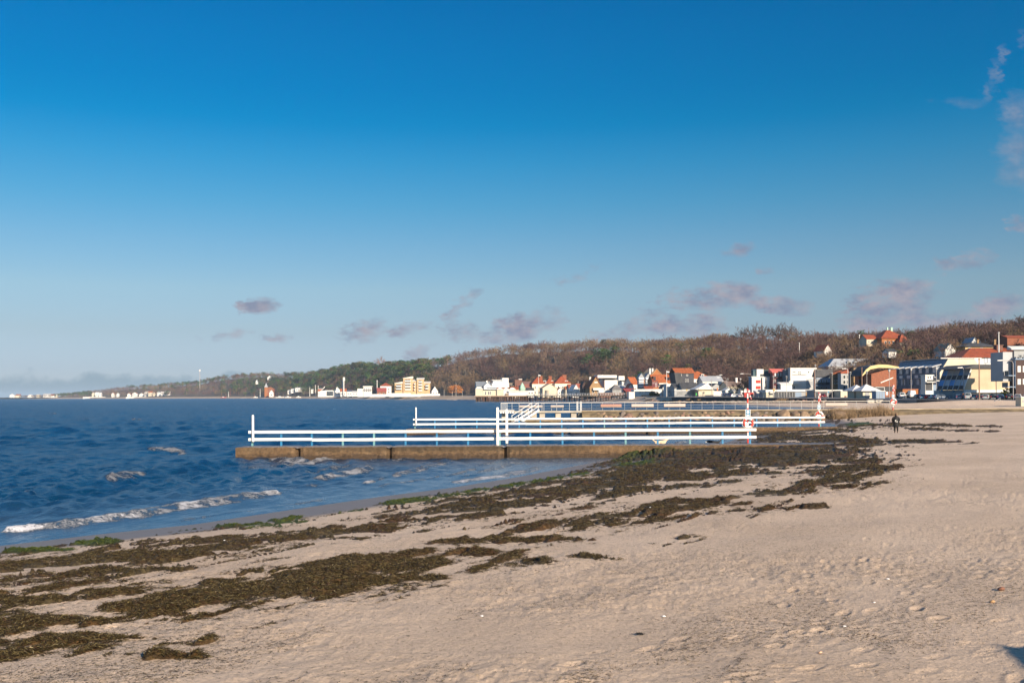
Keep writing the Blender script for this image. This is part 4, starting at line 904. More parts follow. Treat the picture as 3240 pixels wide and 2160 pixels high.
def simple(name, label, L, C, R, ye, yr, Y, kind='front', wall=WHITE, roof=REDROOF, rot=8, group=None, nwin=2, rows=1, zb=None, depth=None, gab=True, cat='house', yb=None, o=.35, wy=(.2,.75), fx=.45, fy=.55):
    """small house: eaves height ye, ridge height yr in the picture"""
    b = B(name, label, cat, L, C, R, ye, Y, rot, zb, wall, group, depth, yb); rh = abs(ye-yr)/F*Y
    b.walls(gable=kind if kind in ('front', 'side') and gab else None, rh=rh); b.roof(kind, rh, roof, o)
    ybase = proj(b.xc, b.Y, b.zb)[1]; H = ybase-ye
    if nwin: b.win('f', (C+(R-C)*.08, ye+H*wy[0], R-(R-C)*.08, ye+H*wy[1]), nwin, rows, fx, fy)
    return b
def build_town():
    Z8 = lambda x, y: (2740+x/4.612, 980+y/4.612); Z7 = lambda x, y: (2300+x/4.704, 1080+y/4.704); Z6 = lambda x, y: (2100+x/5.88, 1080+y/5.88)
    Z5 = lambda x, y: (1800+x/5.88, 1080+y/5.88); Z4 = lambda x, y: (1400+x/4.704, 1080+y/4.704); Z3 = lambda x, y: (1000+x/4.704, 1100+y/4.704); Z2 = lambda x, y: (600+x/4.704, 1120+y/4.704)
    def R_(Zf, a, b, c, d): p, q = Zf(a, b), Zf(c, d); return (*p, *q)
    # dark brown flats on the right edge
    b = B('apartment_block', 'dark brown boarded flats with a grey penthouse at the right edge of the town', 'building', 3203, 3214, 3330, 1138, 282, 6, None, DKBROWN)
    b.walls(); b.roof('flat', .3, GRBLUE, .3)
    b.win('f', R_(Z8, 2195,815,2500,910), 4, 1, .62, .95, WHITE, CURT); b.win('f', R_(Z8, 2195,1005,2500,1090), 4, 1, .62, .95, WHITE, CURT)
    b.rect('l', R_(Z8, 2152,735,2186,1150), GRBLUE, 'wall_panel', .1)
    b.balcony('l', R_(Z8, 2130,890,2186,965), GRBLUE, 2.2); b.balcony('l', R_(Z8, 2100,1060,2186,1130), GRBLUE, 2.4)
    b.walls(x0=.5, x1=b.w, y0=1.5, y1=b.d-1, h=b.h+2.9, z0=b.h+.35, m=GREYW, name='penthouse'); b.roof('shed', .8, WHITE, .8, .3, y0=1.5, y1=b.d-1, h=b.h+2.9, name='penthouse_roof')
    b.walls(x0=-2.6, x1=.45, y0=2, y1=8, h=b.h+2.3, z0=b.h-6, m=GRROOF, name='stair_tower')
    b.win('f', R_(Z8, 2215,650,2420,705), 3, 1, .7, .9, GREYW)
    # beige hall with the sloping glass front
    b = B('exhibition_hall', 'beige hall with a dark roof and a sloping blue glass front above the car park', 'hall', 2965, 3050, 3206, 1165, 305, 8, None, paint('beige_panels', (.46,.36,.235)))
    z0, z1 = b.fz(3050, 1232.6), b.fz(3075, 1166); s0 = b.front(3075, 1166)[0]; dd = b.d
    MB().prism([(0,0,z0),(b.w,0,z0),(b.w,0,z1),(s0,0,z1)], (0,dd,0)).build('wall', b.wall, b.o)
    MB().prism([(-.3,-.5,z1+.012),(b.w+.4,-.5,z1+.012),(b.w+.4,-.5,z1+1.15),(s0+.8,-.5,z1+1.3)], (0,dd+.8,0)).build('roof', DKROOF, b.o)
    MB().prism([(0,0,z0-.05),(b.w+.3,0,z0-.05),(b.w+.3,0,z0-.9),(-.1,0,z0-.9)], (0,-1.2,0)).build('canopy', paint('white_fascia', (.7,.68,.62)), b.o)
    MB().box(.6,.4,-1,b.w,dd,z0-.06).build('ground_floor', GREYW, b.o)
    for k in range(3):
        g = MB().box(3.3+k*4.1,.30,.5,6.6+k*4.1,.41,z0-1.0).build('window', WHITE, b.o); MB().box(3.5+k*4.1,.26,.7,6.4+k*4.1,.35,z0-1.2).build('pane', mat('greenish_pane', (.10,.115,.075), .15, .2), g)
    # glass front: leaning frame with five bays and two storeys
    nx = Vector((z0-z1, 0, s0)); nx = Vector((-(z1-z0), 0, s0)).normalized()
    def pt(u, v, off): p = Vector((s0*v, dd*u, z0+(z1-z0)*v)); return p+nx*off
    for i in range(6):
        u = i/5.0; MB().hexa([pt(u-.004,-.02,.03), pt(u+.004,-.02,.03), pt(u+.004,-.02,.32), pt(u-.004,-.02,.32), pt(u-.004,1.02,.03), pt(u+.004,1.02,.03), pt(u+.004,1.02,.32), pt(u-.004,1.02,.32)]).build('mullion', WHITE, b.o)
    for j in range(2):
        for i in range(5):
            for (v0, v1, m) in ((.0,.19,DKROOF),(.20,.475,[[BLIND,GRPANE,BLIND,GRPANE,GRPANE],[BLIND,GRPANE,GRPANE,BLIND,GRPANE]][j][4-i])):
                v0 = j*.5+v0; v1 = j*.5+v1; u0, u1 = i/5+.008, (i+1)/5-.008
                MB().hexa([pt(u0,v0,.02), pt(u1,v0,.02), pt(u1,v0,.14), pt(u0,v0,.14), pt(u0,v1,.02), pt(u1,v1,.02), pt(u1,v1,.14), pt(u0,v1,.14)]).build('glass_panel' if m is not DKROOF else 'spandrel', m, b.o)
    # slate grey terrace with the cream gable end
    b = B('terrace_flats', 'slate grey terrace of flats with white sun awnings and a big cream gable end', 'building', 2824, 2974, 3117, 1178, 384, 8, None, SLATE)
    s1 = b.left(2850, 1140)[0]; zt = b.fz(2974, 1134); k = 3.6
    MB().prism([(0,0,-1),(0,0,b.h),(k,0,zt),(b.w-k*1.3,0,zt),(b.w,0,b.h),(b.w,0,-1)], (0,.5,0)).build('gable_wall', CREAM, b.o)
    MB().prism([(0.02,.51,-1),(0.02,.51,b.h),(k,.51,zt-.2),(b.w-k*1.3,.51,zt-.2),(b.w-.02,.51,b.h),(b.w-.02,.51,-1)], (0,b.d-.5,0)).build('wall', SLATE, b.o)
    MB().box(k-.3,-.3,zt+.01,b.w-k*1.3+.3,b.d+.3,zt+.3).build('roof', GRROOF, b.o)
    for i in range(7):
        t = b.d*(.06+.14*i); zc = b.h+(zt-b.h)*.05
        d = MB().box(-.25,t,b.h-.3,k*.8,t+b.d*.075,b.h+2.5).build('dormer', SLATE, b.o); MB().box(-.32,t+.35,b.h,-.2,t+b.d*.075-.35,b.h+2.2).build('window', CURT, d)
        MB().prism([(-2.1,t-.3,b.h+2.0),(-2.1,t-.3,b.h+2.2),(k*.5,t-.3,b.h+3.3),(k*.5,t-.3,b.h+3.1)], (0,b.d*.085,0)).build('awning', WHITE, d)
    for i in range(6):
        t = b.d*(.04+.165*i)
        for fl in (0, 1):
            zz = b.h*(.09+.42*fl); w = MB().box(-.22,t,zz,.1,t+b.d*.095,zz+b.h*.27).build('window', GRBLUE, b.o)
            for q in range(3): MB().box(-.28,t+.25+q*b.d*.030,zz+.25,-.15,t+b.d*.024+q*b.d*.030,zz+b.h*.27-.25).build('pane', CURT if (i+q+fl) % 3 else GLASS, w)
        q = MB().box(-1.5,t,b.h*.80,0.05,t+b.d*.07,b.h*.80+.2).build('balcony', WHITE, b.o); MB().box(-1.5,t,b.h*.802+.2,-1.42,t+b.d*.07,b.h*.80+1.2).build('railing', CURT, q)
    b.rect('f', R_(Z8, 1085,700,1680,712), WHITE, 'cornice', .3)
    # white stepped annexe in front of it
    b = B('stepped_annexe', 'small white stepped annexe with a yellow sunlit side in front of the slate grey terrace', 'building', 2922, 2928, 2952, 1188, 350, 8, None, WHITE); b.walls(); b.roof('flat', .3, WHITE, .2)
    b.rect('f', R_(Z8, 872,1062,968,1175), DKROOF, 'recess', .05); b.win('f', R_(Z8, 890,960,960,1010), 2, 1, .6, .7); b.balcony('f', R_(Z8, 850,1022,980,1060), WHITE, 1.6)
    b.walls(x0=b.w+.01, x1=b.w*1.6, y0=.5, y1=7, h=b.h*.6, m=GRBLUE, name='wing'); b.balcony('f', R_(Z8, 1010,1010,1100,1040), WHITE, 1.0)
    # brick warehouse with pale yellow roof fascia
    b = B('brick_hall', 'red brick hall under a broad pale yellow curved roof', 'hall', 2748, 2757, 2836, 1183, 395, 10, None, REDB)
    zr = b.fz(2830, 1166); MB().prism([(0,0,-1),(b.w,0,-1),(b.w,0,zr),(b.w*.55,0,zr-.5),(0,0,b.h)], (0,b.d+3,0)).build('wall', REDB, b.o)
    zs = [b.fz(2722, 1186), b.fz(2733, 1170), b.fz(2748, 1158), b.fz(2775, 1153), b.fz(2800, 1153.5), b.fz(2838, 1160)]; xs = [b.front(p, 1160)[0] for p in (2722, 2733, 2748, 2775, 2800, 2838)]
    MB().prism([(x,0,z) for x, z in zip(xs, zs)]+[(x,0,z-(.5 if i in (0,5) else 1.3)) for i, (x, z) in reversed(list(enumerate(zip(xs, zs))))], (0,.6,0)).build('fascia', YELLOW, b.o).location.y = -1.6
    MB().prism([(x,0,z-.05) for x, z in zip(xs, zs)]+[(x,0,z-.5) for x, z in reversed(list(zip(xs, zs)))], (0,9,0)).build('roof', DKROOF, b.o).location.y = -.95
    MB().prism([b_ for b_ in [(b.w*.35,-.4,b.fz(2790,1212)),(b.w*.35,-.4,b.fz(2790,1209)),(b.w*.85,-.4,b.fz(2815,1193)),(b.w*.85,-.4,b.fz(2815,1196))]], (0,.42,0)).build('stair_rail', WHITE, b.o)
    b.rect('f', R_(Z8, 60,1120,400,1190), DKROOF, 'doorway', .04)
    # ----- row between x 2440 and 2730
    b = B('apartment_block', 'white and red panelled flats with a dark teal top storey', 'building', 2369, 2379, 2442, 1193, 455, 8, None, WHITE)
    b.walls(); b.rect('l', R_(Z7, 326,540,368,745), GRBLUE, 'wall_panel', .1); b.rect('f', R_(Z7, 505,535,662,760), GREYW, 'shade_grey_bay', .06)  # grey blue side panel and grey bay paint shade onto the white walls
    for y0 in (575, 663): b.rect('f', R_(Z7, 430,y0,498,y0+43), REDP, 'red_panel', .14)
    b.win('f', R_(Z7, 505,560,660,740), 4, 3, .5, .6, GREYW)
    for x in (515, 580):
        p = [b.front(*Z7(x,535)), b.front(*Z7(x+45,535)), b.front(*Z7(x+25,725)), b.front(*Z7(x+5,725))]
        MB().prism([(q[0],-.9,q[1]) for q in p], (0,.3,0)).build('balcony_fin', WHITE, b.o)
    b.walls(x0=1.2, y0=1.5, h=b.h+3.0, z0=b.h+.01, m=TEAL, name='top_storey'); b.roof('flat', .35, WHITE, .3); b.roof('flat', .3, TEAL, .2, x0=1.2, y0=1.5, h=b.h+3.0, name='upper_roof')
    b.walls(x0=b.w*.28, x1=b.w*.62, y0=.8, y1=6, h=b.h+3.7, z0=b.h+.36, m=WHITE, name='stair_tower'); b.rect('f', R_(Z7, 505,485,582,520), GLASS, 'window', -.7, None, .9)
    b = B('apartment_block', 'dark maroon flats with a pink red roof between the white flats', 'building', 2440, 2445, 2486, 1179, 452, 8, None, MAROON); b.walls()
    b.roof('shed', 1.6, PINKRED, .5, .3); b.win('f', R_(Z7, 700,460,862,520), 4, 1, .55, .85, WHITE, CURT); b.win('f', R_(Z7, 690,560,862,615), 4, 1, .55, .85, WHITE); b.win('f', R_(Z7, 690,660,862,705), 4, 1, .5, .85, WHITE)
    b.balcony('f', R_(Z7, 670,520,862,545), MAROON, .8); b.balcony('f', R_(Z7, 670,608,862,632), MAROON, .8)
    b = B('townhouse', 'narrow slate blue house with a bay window between the maroon and the cream flats', 'house', 2483, 2484, 2501, 1170, 448, 8, None, paint('slate_blue_boards', (.11,.15,.18))); b.walls(); b.roof('flat', .25, SLATE); b.win('f', R_(Z7, 868,540,940,720), 2, 3, .6, .6, WHITE)
    b = B('apartment_block', 'large cream white stepped flats with square windows, brightest block of the row', 'building', 2500, 2501, 2583, 1166, 445, 6, None, WHITE); b.walls(); b.roof('flat', .35, WHITE, .15)
    b.win('f', R_(Z7, 970,440,1030,460), 1, 1, .9, .9); b.win('f', R_(Z7, 1055,442,1105,490), 2, 2, .8, .75); b.win('f', R_(Z7, 1205,440,1228,470), 1, 1, .9, .9); b.win('f', R_(Z7, 985,550,1065,595), 1, 1, .9, .9, WHITE, CURT); b.win('f', R_(Z7, 990,655,1012,710), 1, 1, .9, .9)
    b.balcony('f', R_(Z7, 905,590,1070,632), WHITE, 1.6, WHITE); b.rect('f', R_(Z7, 968,485,1185,494), GREYW, 'cornice', .35)
    b.walls(x0=b.w, x1=b.w*1.35, y0=3, y1=12, h=b.h*.98, m=CREAM, name='wing')
    b.rect('f', R_(Z7, 1180,555,1300,740), GREYW, 'painted_shade_bay', .08); b.win('f', R_(Z7, 1180,558,1275,590), 2, 1, .8, .95); b.win('f', R_(Z7, 1180,655,1275,698), 2, 1, .8, .95)  # grey panel paints the shadow on the right part of the front
    c = B('glass_veranda', 'white framed glass veranda on the garage roof in front of the cream flats', 'veranda', 2469, 2470, 2506, 1216, 438, 8, None, WHITE, yb=1238); c.bd = 0; c.walls(m=GREYW); c.roof('shed', .8, WHITE, .3); c.win('f', (2470, 1217, 2506, 1233), 6, 1, .85, .95, WHITE, CURT)
    b = B('apartment_block', 'blue grey flats with a row of white attic windows right of the cream flats', 'building', 2577, 2583, 2636, 1192, 432, 8, None, paint('blue_grey_boards', (.20,.235,.29))); b.walls(); b.roof('hip', 3.2, DKROOF, .5, .3, ridge=.25)
    for k, x in enumerate((1360, 1412, 1462)): b.dormer(*Z7(x,0)[:1], *Z7(x+26,0)[:1], Z7(0,470)[1], Z7(0,515)[1], WHITE, .3, 2)
    b.win('f', R_(Z7, 1310,560,1500,620), 5, 1, .6, .9, WHITE); b.balcony('f', R_(Z7, 1310,610,1510,660), GRBLUE, 1.4); b.win('f', R_(Z7, 1310,670,1500,710), 5, 1, .55, .9, WHITE); b.balcony('f', R_(Z7, 1260,700,1500,730), GRBLUE, 1.8)
    b = B('brick_house', 'orange brick house with a red sloped roof right of the blue grey flats', 'house', 2632, 2637, 2660, 1184, 425, 8, None, TANB); b.walls(); b.roof('shedx', 1.5, ORROOF, .3); b.win('f', R_(Z7, 1590,560,1685,640), 2, 2, .7, .6)
    b.rect('f', R_(Z7, 1580,545,1690,560), DKROOF, 'canopy', 1.2)
    b = B('townhouse', 'grey framed modern house with dark glass and a red roof strip', 'house', 2658, 2661, 2702, 1181, 420, 8, None, GREYW); b.walls(); b.roof('shedx', 2.2, REDROOF, .3, .4); b.win('f', R_(Z7, 1720,490,1880,720), 3, 3, .8, .75, WHITE); b.rect('f', R_(Z7, 1850,400,1880,740), TEAL, 'corner_panel', .2)
    b = B('brick_tower', 'tall tan brick stair block rising above the modern houses', 'building', 2698, 2701, 2727, 1164, 418, 8, None, TANB); b.walls(); b.roof('flat', .3, DKROOF, .1); b.win('f', R_(Z7, 1965,420,2005,500), 1, 2, .6, .6)
    b = B('brick_house', 'low brick house with blue framed shop windows left of the brick hall', 'house', 2714, 2716, 2754, 1190, 404, 8, None, REDB); b.walls(); b.roof('flat', .4, REDROOF, .3); b.win('f', R_(Z7, 1955,560,2130,640), 3, 1, .85, .9, GRBLUE); b.win('f', R_(Z7, 1955,640,2130,700), 3, 1, .85, .9, GRBLUE)
    # long grey roof behind
    b = B('terrace_house', 'long terrace under a pale grey sheet metal mansard roof behind the row', 'building', 2614, 2622, 2826, 1160, 505, 4, None, GREYW, depth=14); b.walls(); b.roof('hip', 4.2, GRROOF, .4, .3, ridge=.35)
    for x in (1800, 1905, 2190): b.dormer(Z7(x,0)[0], Z7(x+(62 if x == 1800 else 95),0)[0], Z7(0,302)[1], Z7(0,340)[1], GRROOF, .9, 3)
    b.chimney(2752, 1137, 1149, 14, GREYW, 5); b.chimney(2798, 1137, 1149, 10, GREYW, 5); b.win('f', R_(Z7, 1560,380,1800,420), 6, 1, .4, .8)
    simple('red_roofed_house', 'narrow house with a bright orange tiled roof behind the brick hall', 2815, 2822, 2850, 1155, 1139, 500, 'side', GREYW, ORROOF, 6, depth=9, nwin=0)
    simple('red_roofed_house', 'long low orange tiled roof behind the slate grey terrace', 2925, 2928, 3010, 1140, 1128, 520, 'side', WHITE, ORROOF, 6, depth=10, nwin=0)
    simple('gabled_house', 'small white gable peeping over the slate grey terrace roof', 2864, 2868, 2876, 1143, 1136, 520, 'front', WHITE, REDROOF, 4, nwin=1, depth=8)
    b = simple('villa', 'long villa with a broad red hip roof and glazed upper floor above the beige hall', 3040, 3046, 3300, 1131, 1098, 430, 'hip', WHITE, REDROOF, 4, depth=18, nwin=0, o=.8)
    b.win('f', R_(Z8, 1720,690,1920,780), 4, 1, .85, .9, GRBLUE, CURT); b.win('f', R_(Z8, 1930,700,2010,735), 2, 1, .7, .9); b.chimney(3163, 1092, 1104, 20, BROWNB, 7); b.chimney(3196, 1092, 1104, 8, BROWNB, 8); b.chimney(3236, 1089, 1100, 20, BROWNB, 8)
    b = simple('villa', 'yellow brick villa with a flat dark hip roof on the slope above the red roof', 3050, 3054, 3150, 1097, 1083, 458, 'hip', paint('yellow_brick', (.60,.43,.21)), DKROOF, 4, depth=10, nwin=0, yb=1128, o=.8)
    b.win('f', R_(Z8, 1490,548,1535,595), 1, 1, .9, .9, WHITE, CURT); b.win('f', R_(Z8, 1660,548,1705,595), 1, 1, .9, .9, WHITE, CURT); b.chimney(3095, 1075, 1085, 6, TANB, 4); b.chimney(3151, 1075, 1085, 6, TANB, 4)
    simple('gabled_house', 'white gabled house peeping out behind the yellow brick villa', 3072, 3075, 3093, 1081, 1068, 480, 'front', WHITE, GRROOF, 4, nwin=2, yb=1100, depth=8)
    simple('gabled_house', 'white house with a steep tan gable half hidden by trees on the right slope', 2982, 2990, 3023, 1106, 1086, 460, 'front', WHITE, paint('tan_roof', (.26,.22,.15)), 12, nwin=2, rows=2, yb=1122, depth=8)
    b = simple('hilltop_villa', 'large red hip roofed villa with two chimneys on the ridge', 2783, 2790, 2862, 1070, 1042, 540, 'hip', ORANGE, REDROOF, 6, depth=14, nwin=5, yb=1098, o=.8); b.chimney(2809, 1037, 1048, 4, COPPER, 7); b.chimney(2822, 1037, 1048, 6, COPPER, 7)
    b.roof('hip', 4.0, REDROOF, .6, x0=b.w*.62, x1=b.w*1.05, y0=-4, y1=4, h=b.h-2.2, name='wing_roof'); b.walls(x0=b.w*.64, x1=b.w*1.03, y0=-3.8, y1=4, h=b.h-2.2, m=CREAM, name='wing')
    simple('red_roofed_house', 'low house with a red roof left of the hilltop villa', 2738, 2742, 2775, 1072, 1059, 545, 'side', CREAM, REDROOF, 6, depth=9, nwin=3, yb=1090)
    simple('gabled_house', 'small white house with a red roof among the birches on the slope', 2603, 2607, 2632, 1108, 1090, 560, 'front', WHITE, REDROOF, 20, nwin=2, yb=1125, depth=9)
    simple('gabled_house', 'pale house low in the trees under the hilltop villa', 2808, 2812, 2836, 1112, 1104, 480, 'side', WHITE, DKROOF, 4, nwin=3, yb=1125, depth=7)
    simple('red_roofed_house', 'red tiled roof among the trees at the right edge of the ridge', 3184, 3187, 3260, 1068, 1061, 440, 'side', REDB, REDROOF, 4, nwin=0, yb=1085, depth=8)
    # ----- low garages and kiosks along the promenade
    b = B('garage_row', 'row of dark garage doors under a white flat roof behind the black sea wall', 'garages', 2424, 2425, 2568, 1239, 428, 8, None, GREYW, depth=8); b.walls(); b.roof('flat', .9, WHITE, .5)
    b.rect('f', R_(Z7, 705,752,1010,838), DKROOF, 'garage_door', .08); b.rect('f', R_(Z7, 1018,755,1108,838), GRBLUE, 'door', .1); b.rect('f', R_(Z7, 1172,755,1288,838), TANB, 'brick_panel', .1)
    for x in range(720, 1010, 42): b.rect('f', R_(Z7, x,756,x+6,836), GREYW, 'post', .16)
    b = B('kiosk', 'cream kiosk with one dark window at the left end of the garages', 'kiosk', 2423, 2424, 2449, 1241, 420, 8, None, CREAM, depth=4); b.walls(); b.roof('flat', .25, WHITE, .25); b.win('f', R_(Z7, 615,765,690,800), 1, 1, .95, .95)
    b = B('garage_row', 'garages with a white roof edge and grey doors right of the tan brick panel', 'garages', 2578, 2580, 2660, 1237, 405, 8, None, GREYW, depth=8); b.walls(); b.roof('flat', .5, WHITE, .5); b.rect('f', R_(Z7, 1325,752,1490,835), DKROOF, 'garage_door', .08); b.rect('f', R_(Z7, 1510,752,1680,845), paint('charcoal_door', (.06,.06,.065)), 'garage_door', .1)
    b = B('booth', 'plain cream booth with a small arched hatch at the end of the garages', 'kiosk', 2658, 2660, 2703, 1237, 400, 8, None, CREAM, depth=6); b.walls(); b.roof('flat', .2, WHITE, .15); b.rect('f', R_(Z7, 1748,810,1780,845), BROWNB, 'hatch', .06)
    for i, (L, C, R, ap, ye, Y) in enumerate(((2699,2702,2736,1217,1237,358),(2727,2730,2774,1215,1237,352))):
        b = B('pavilion', ['cream kiosk with a pale peaked tent roof, left one of the pair','cream kiosk with a pale peaked tent roof, right one of the pair'][i], 'pavilion', L, C, R, ye, Y, 8, None, CREAM, 'tent roofed kiosks', depth=5); b.walls(); b.roof('hip', (ye-ap)/F*Y, paint('pale_canvas', (.62,.60,.58)), 1.2, .15, ridge=.9); b.rect('f', (C+8, ye+4, C+20, 1262), GREYW, 'shutter', .08)
    b = B('site_container', 'grey blue container with a white roof frame near the life buoy', 'container', 2770, 2772, 2800, 1238, 345, 8, None, GRBLUE, depth=3); b.walls(); b.roof('flat', .15, WHITE, .2); MB().box(0,.2,b.h+.2,.12,.3,b.h+1.4).box(b.w-.12,.2,b.h+.2,b.w,.3,b.h+1.4).box(0,.2,b.h+1.402,b.w,.3,b.h+1.52).build('frame', STEEL, b.o)
    for k in range(3): b.rect('f', (2775+k*8, 1242, 2776+k*8, 1262), GREYW, 'rib', .08)
    b = B('boundary_wall', 'low orange brick wall behind the white vans', 'wall', 2834, 2836, 2905, 1232, 362, 8, None, ORANGE, depth=.5); b.walls(); b.roof('flat', .15, REDB, .1)
    b = B('boundary_wall', 'white rendered wall with shrubs under the sloping glass front', 'wall', 2956, 2957, 3042, 1237, 330, 8, None, WHITE, depth=.4); b.walls(); b.roof('flat', .12, WHITE, .08)
    b = B('boundary_fence', 'blue grey board fence behind the parked cars', 'fence', 2915, 2958, 3025, 1252, 312, 8, None, GRBLUE, depth=.15); b.walls(name='boards'); b.roof('flat', .08, GREYW, .05, name='coping')
    b = B('boundary_fence', 'dark blue board fence beside the container and the vans', 'fence', 2836, 2838, 2915, 1251, 345, 8, None, DKROOF, depth=.15); b.walls(name='boards'); b.roof('flat', .08, GREYW, .05, name='coping')
    # ----- x 2100 .. 2370
    b = B('tower_house', 'small square white house with a little window right beside the flagpole', 'house', 2107, 2109, 2128, 1215, 560, 8, None, WHITE, depth=6); b.walls(); b.roof('flat', .2, WHITE, .1); b.rect('f', R_(Z6, 92,915,107,952), GLASS, 'window', .05)
    b = B('modern_house', 'modern house with a steep black roof slab and an orange tiled top', 'house', 2131, 2138, 2196, 1212, 580, 8, None, WHITE, depth=14); b.walls()
    z2 = b.fz(2140, 1179); MB().prism([(.5,-.6,b.h-2.5),(4.4,-.6,b.h-2.5),(3,-.6,z2),(-1,-.6,z2)], (0,11,0)).build('roof_slab', DKROOF, b.o); MB().box(3.1,.2,b.h-.2,b.w,11,z2-.3).build('attic', paint('dark_slate', (.05,.05,.06)), b.o)
    b.roof('side', 2.6, ORROOF, .5, .3, h=z2, y1=11, name='upper_roof'); b.win('f', R_(Z6, 280,605,335,650), 1, 1, .9, .9, WHITE); b.win('f', R_(Z6, 415,610,455,645), 1, 1, .8, .9); b.chimney(2191, 1175, 1183, 4, WHITE, 2)
    b.win('f', R_(Z6, 390,690,470,760), 2, 1, .6, .8)
    b = simple('villa', 'villa with a wide orange hip roof right of the black roofed modern house', 2177, 2181, 2252, 1198, 1173, 590, 'hip', WHITE, ORROOF, 8, depth=14, nwin=6, rows=2, cat='house', fx=.5); b.dormer(2220, 2229, 1184, 1190, WHITE, 1.5, 3)
    for i, (L, C, R, ye, yr, Y) in enumerate(((2130,2134,2160,1226,1214,552),(2150,2158,2210,1229,1211,548))):
        simple('restaurant_house', ['black roofed low house, left part of the beach restaurant','black gabled restaurant with a glazed veranda'][i], L, C, R, ye, yr, Y, 'side', GREYW, DKROOF, 8, depth=9, nwin=7-3*i, cat='restaurant', fx=.7, fy=.8)
    b = B('veranda', 'glazed white veranda along the front of the black roofed restaurant', 'veranda', 2133, 2134, 2197, 1235, 540, 8, None, GREYW, depth=4); b.walls(m=GREYW); b.roof('flat', .3, WHITE, .2); b.win('f', (2141, 1237, 2196, 1250), 16, 1, .6, .95, WHITE)
    b = B('pavilion', 'white pavilion with a swooping peaked roof and a cream counter', 'pavilion', 2200, 2210, 2260, 1234, 535, 8, None, CREAM, depth=8); b.walls()
    q = [b.front(*Z6(x, y)) for x, y in ((570,890),(700,830),(790,772),(880,850),(905,892))]; MB().prism([(u,-1.2,v) for u, v in q], (0,10,0)).build('roof', WHITE, b.o); b.rect('f', R_(Z6, 770,842,820,852), GREYW, 'sign', 1.25); b.rect('f', R_(Z6, 640,893,900,905), YELLOW, 'soffit', .5)
    simple('grey_roofed_house', 'long white house with a grey roof behind the white pavilion', 2219, 2223, 2288, 1206, 1190, 575, 'side', WHITE, GRROOF, 8, depth=10, nwin=10, wy=(.1,.5), fx=.55)
    simple('gabled_house', 'dark gabled house between the white pavilion and the white tower', 2245, 2252, 2282, 1224, 1213, 545, 'front', GREYW, DKROOF, 14, nwin=2, depth=9)
    b = B('tower_house', 'plain white tower house left of the long brown roof', 'house', 2279, 2285, 2299, 1207, 545, 8, None, WHITE, depth=7); b.walls(); b.roof('flat', .2, WHITE, .1); b.win('l', (2280, 1211, 2284, 1228), 1, 2, .6, .6)
    b = simple('brown_roofed_house', 'long low house under a flat brown roof behind the street trees', 2299, 2302, 2354, 1222, 1207, 530, 'side', CREAM, paint('brown_roofing', (.19,.13,.10)), 8, depth=12, nwin=6, wy=(.3,.8)); b.chimney(2331, 1196, 1208, 6, WHITE, 5)
    simple('gabled_house', 'small white house with a chimney like gable in front of the long brown roof', 2294, 2296, 2320, 1235, 1228, 515, 'front', WHITE, WHITE, 8, nwin=2, depth=6); simple('gabled_house', 'low white house with a round gable left of the red and white flats', 2342, 2345, 2369, 1236, 1227, 500, 'front', WHITE, WHITE, 8, nwin=2, depth=6)
    b = B('site_container', 'red painted container on the promenade before the red and white flats', 'container', 2354, 2355, 2385, 1243, 440, 8, None, REDP, depth=3); b.walls(); b.roof('flat', .12, REDP, .03); b.rect('f', (2378, 1249, 2383, 1256), TEAL, 'door', .06)
    b = B('kiosk', 'white tilted roof kiosk right of the red container', 'kiosk', 2392, 2394, 2408, 1241, 440, 8, None, WHITE, depth=3); b.walls(); b.roof('shed', .8, WHITE, .3); b.rect('f', (2396, 1248, 2404, 1253), GREYW, 'hatch', .06)
    b = B('low_wall', 'long white garden wall between the pavilion and the flats', 'wall', 2255, 2257, 2325, 1238, 530, 8, None, WHITE, depth=.5); b.walls(); b.roof('flat', .12, WHITE, .06)
    # ----- x 1800 .. 2130
    simple('half_timbered_house', 'dark half timbered house left of the yellow brick gable', 1840, 1843, 1855, 1219, 1206, 700, 'front', DKBROWN, DKBROWN, 8, nwin=2, rows=3, depth=9, fx=.4)
    b = simple('brick_gable_house', 'yellow brick gabled house with a steep orange roof', 1852, 1866, 1904, 1224, 1192, 690, 'front', TANB, ORROOF, 16, nwin=2, o=.6); b.rect('f', R_(Z5, 475,748,535,772), WHITE, 'lunette_window', .1); b.rect('f', R_(Z5, 435,865,632,905), WHITE, 'balcony', 2.0); b.chimney(1867, 1193, 1202, 5, WHITE, 8)
    b = B('modern_villa', 'large white modern villa with a thick overhanging roof slab', 'house', 1894, 1913, 1954, 1202, 700, 12, None, WHITE); b.walls(); b.roof('flat', 1.2, DKROOF, -.3); z = b.fz(1913, 1200)
    MB().box(-6,-3,z+1.0,b.w*.84,6,z+3.0).build('roof_slab', WHITE, b.o); b.win('l', R_(Z5, 570,700,645,740), 3, 1, .7, .9); b.rect('l', R_(Z5, 560,620,625,655), GREYW, 'roof_panel', .3)
    b = B('modern_villa', 'smaller white villa with a square roof block right of the large white villa', 'house', 1956, 1968, 1993, 1206, 720, 10, None, WHITE); b.walls(); b.roof('shed', 1.4, DKROOF, .4); b.walls(x0=-1, x1=3.4, y0=5, y1=10, h=b.h+4, z0=b.h+.1, m=WHITE, name='roof_block'); b.win('f', R_(Z5, 995,730,1060,860), 1, 3, .5, .5)
    simple('steep_roofed_house', 'narrow house with a very steep orange red roof facing left', 1994, 1999, 2020, 1215, 1193, 690, 'side', WHITE, ORROOF, 30, depth=9, nwin=1, o=.3)
    b = B('balcony_flats', 'grey flats with twin slate gables and stacked white balconies', 'building', 2016, 2020, 2062, 1193, 670, 8, None, paint('blue_render', (.24,.28,.32))); b.walls()
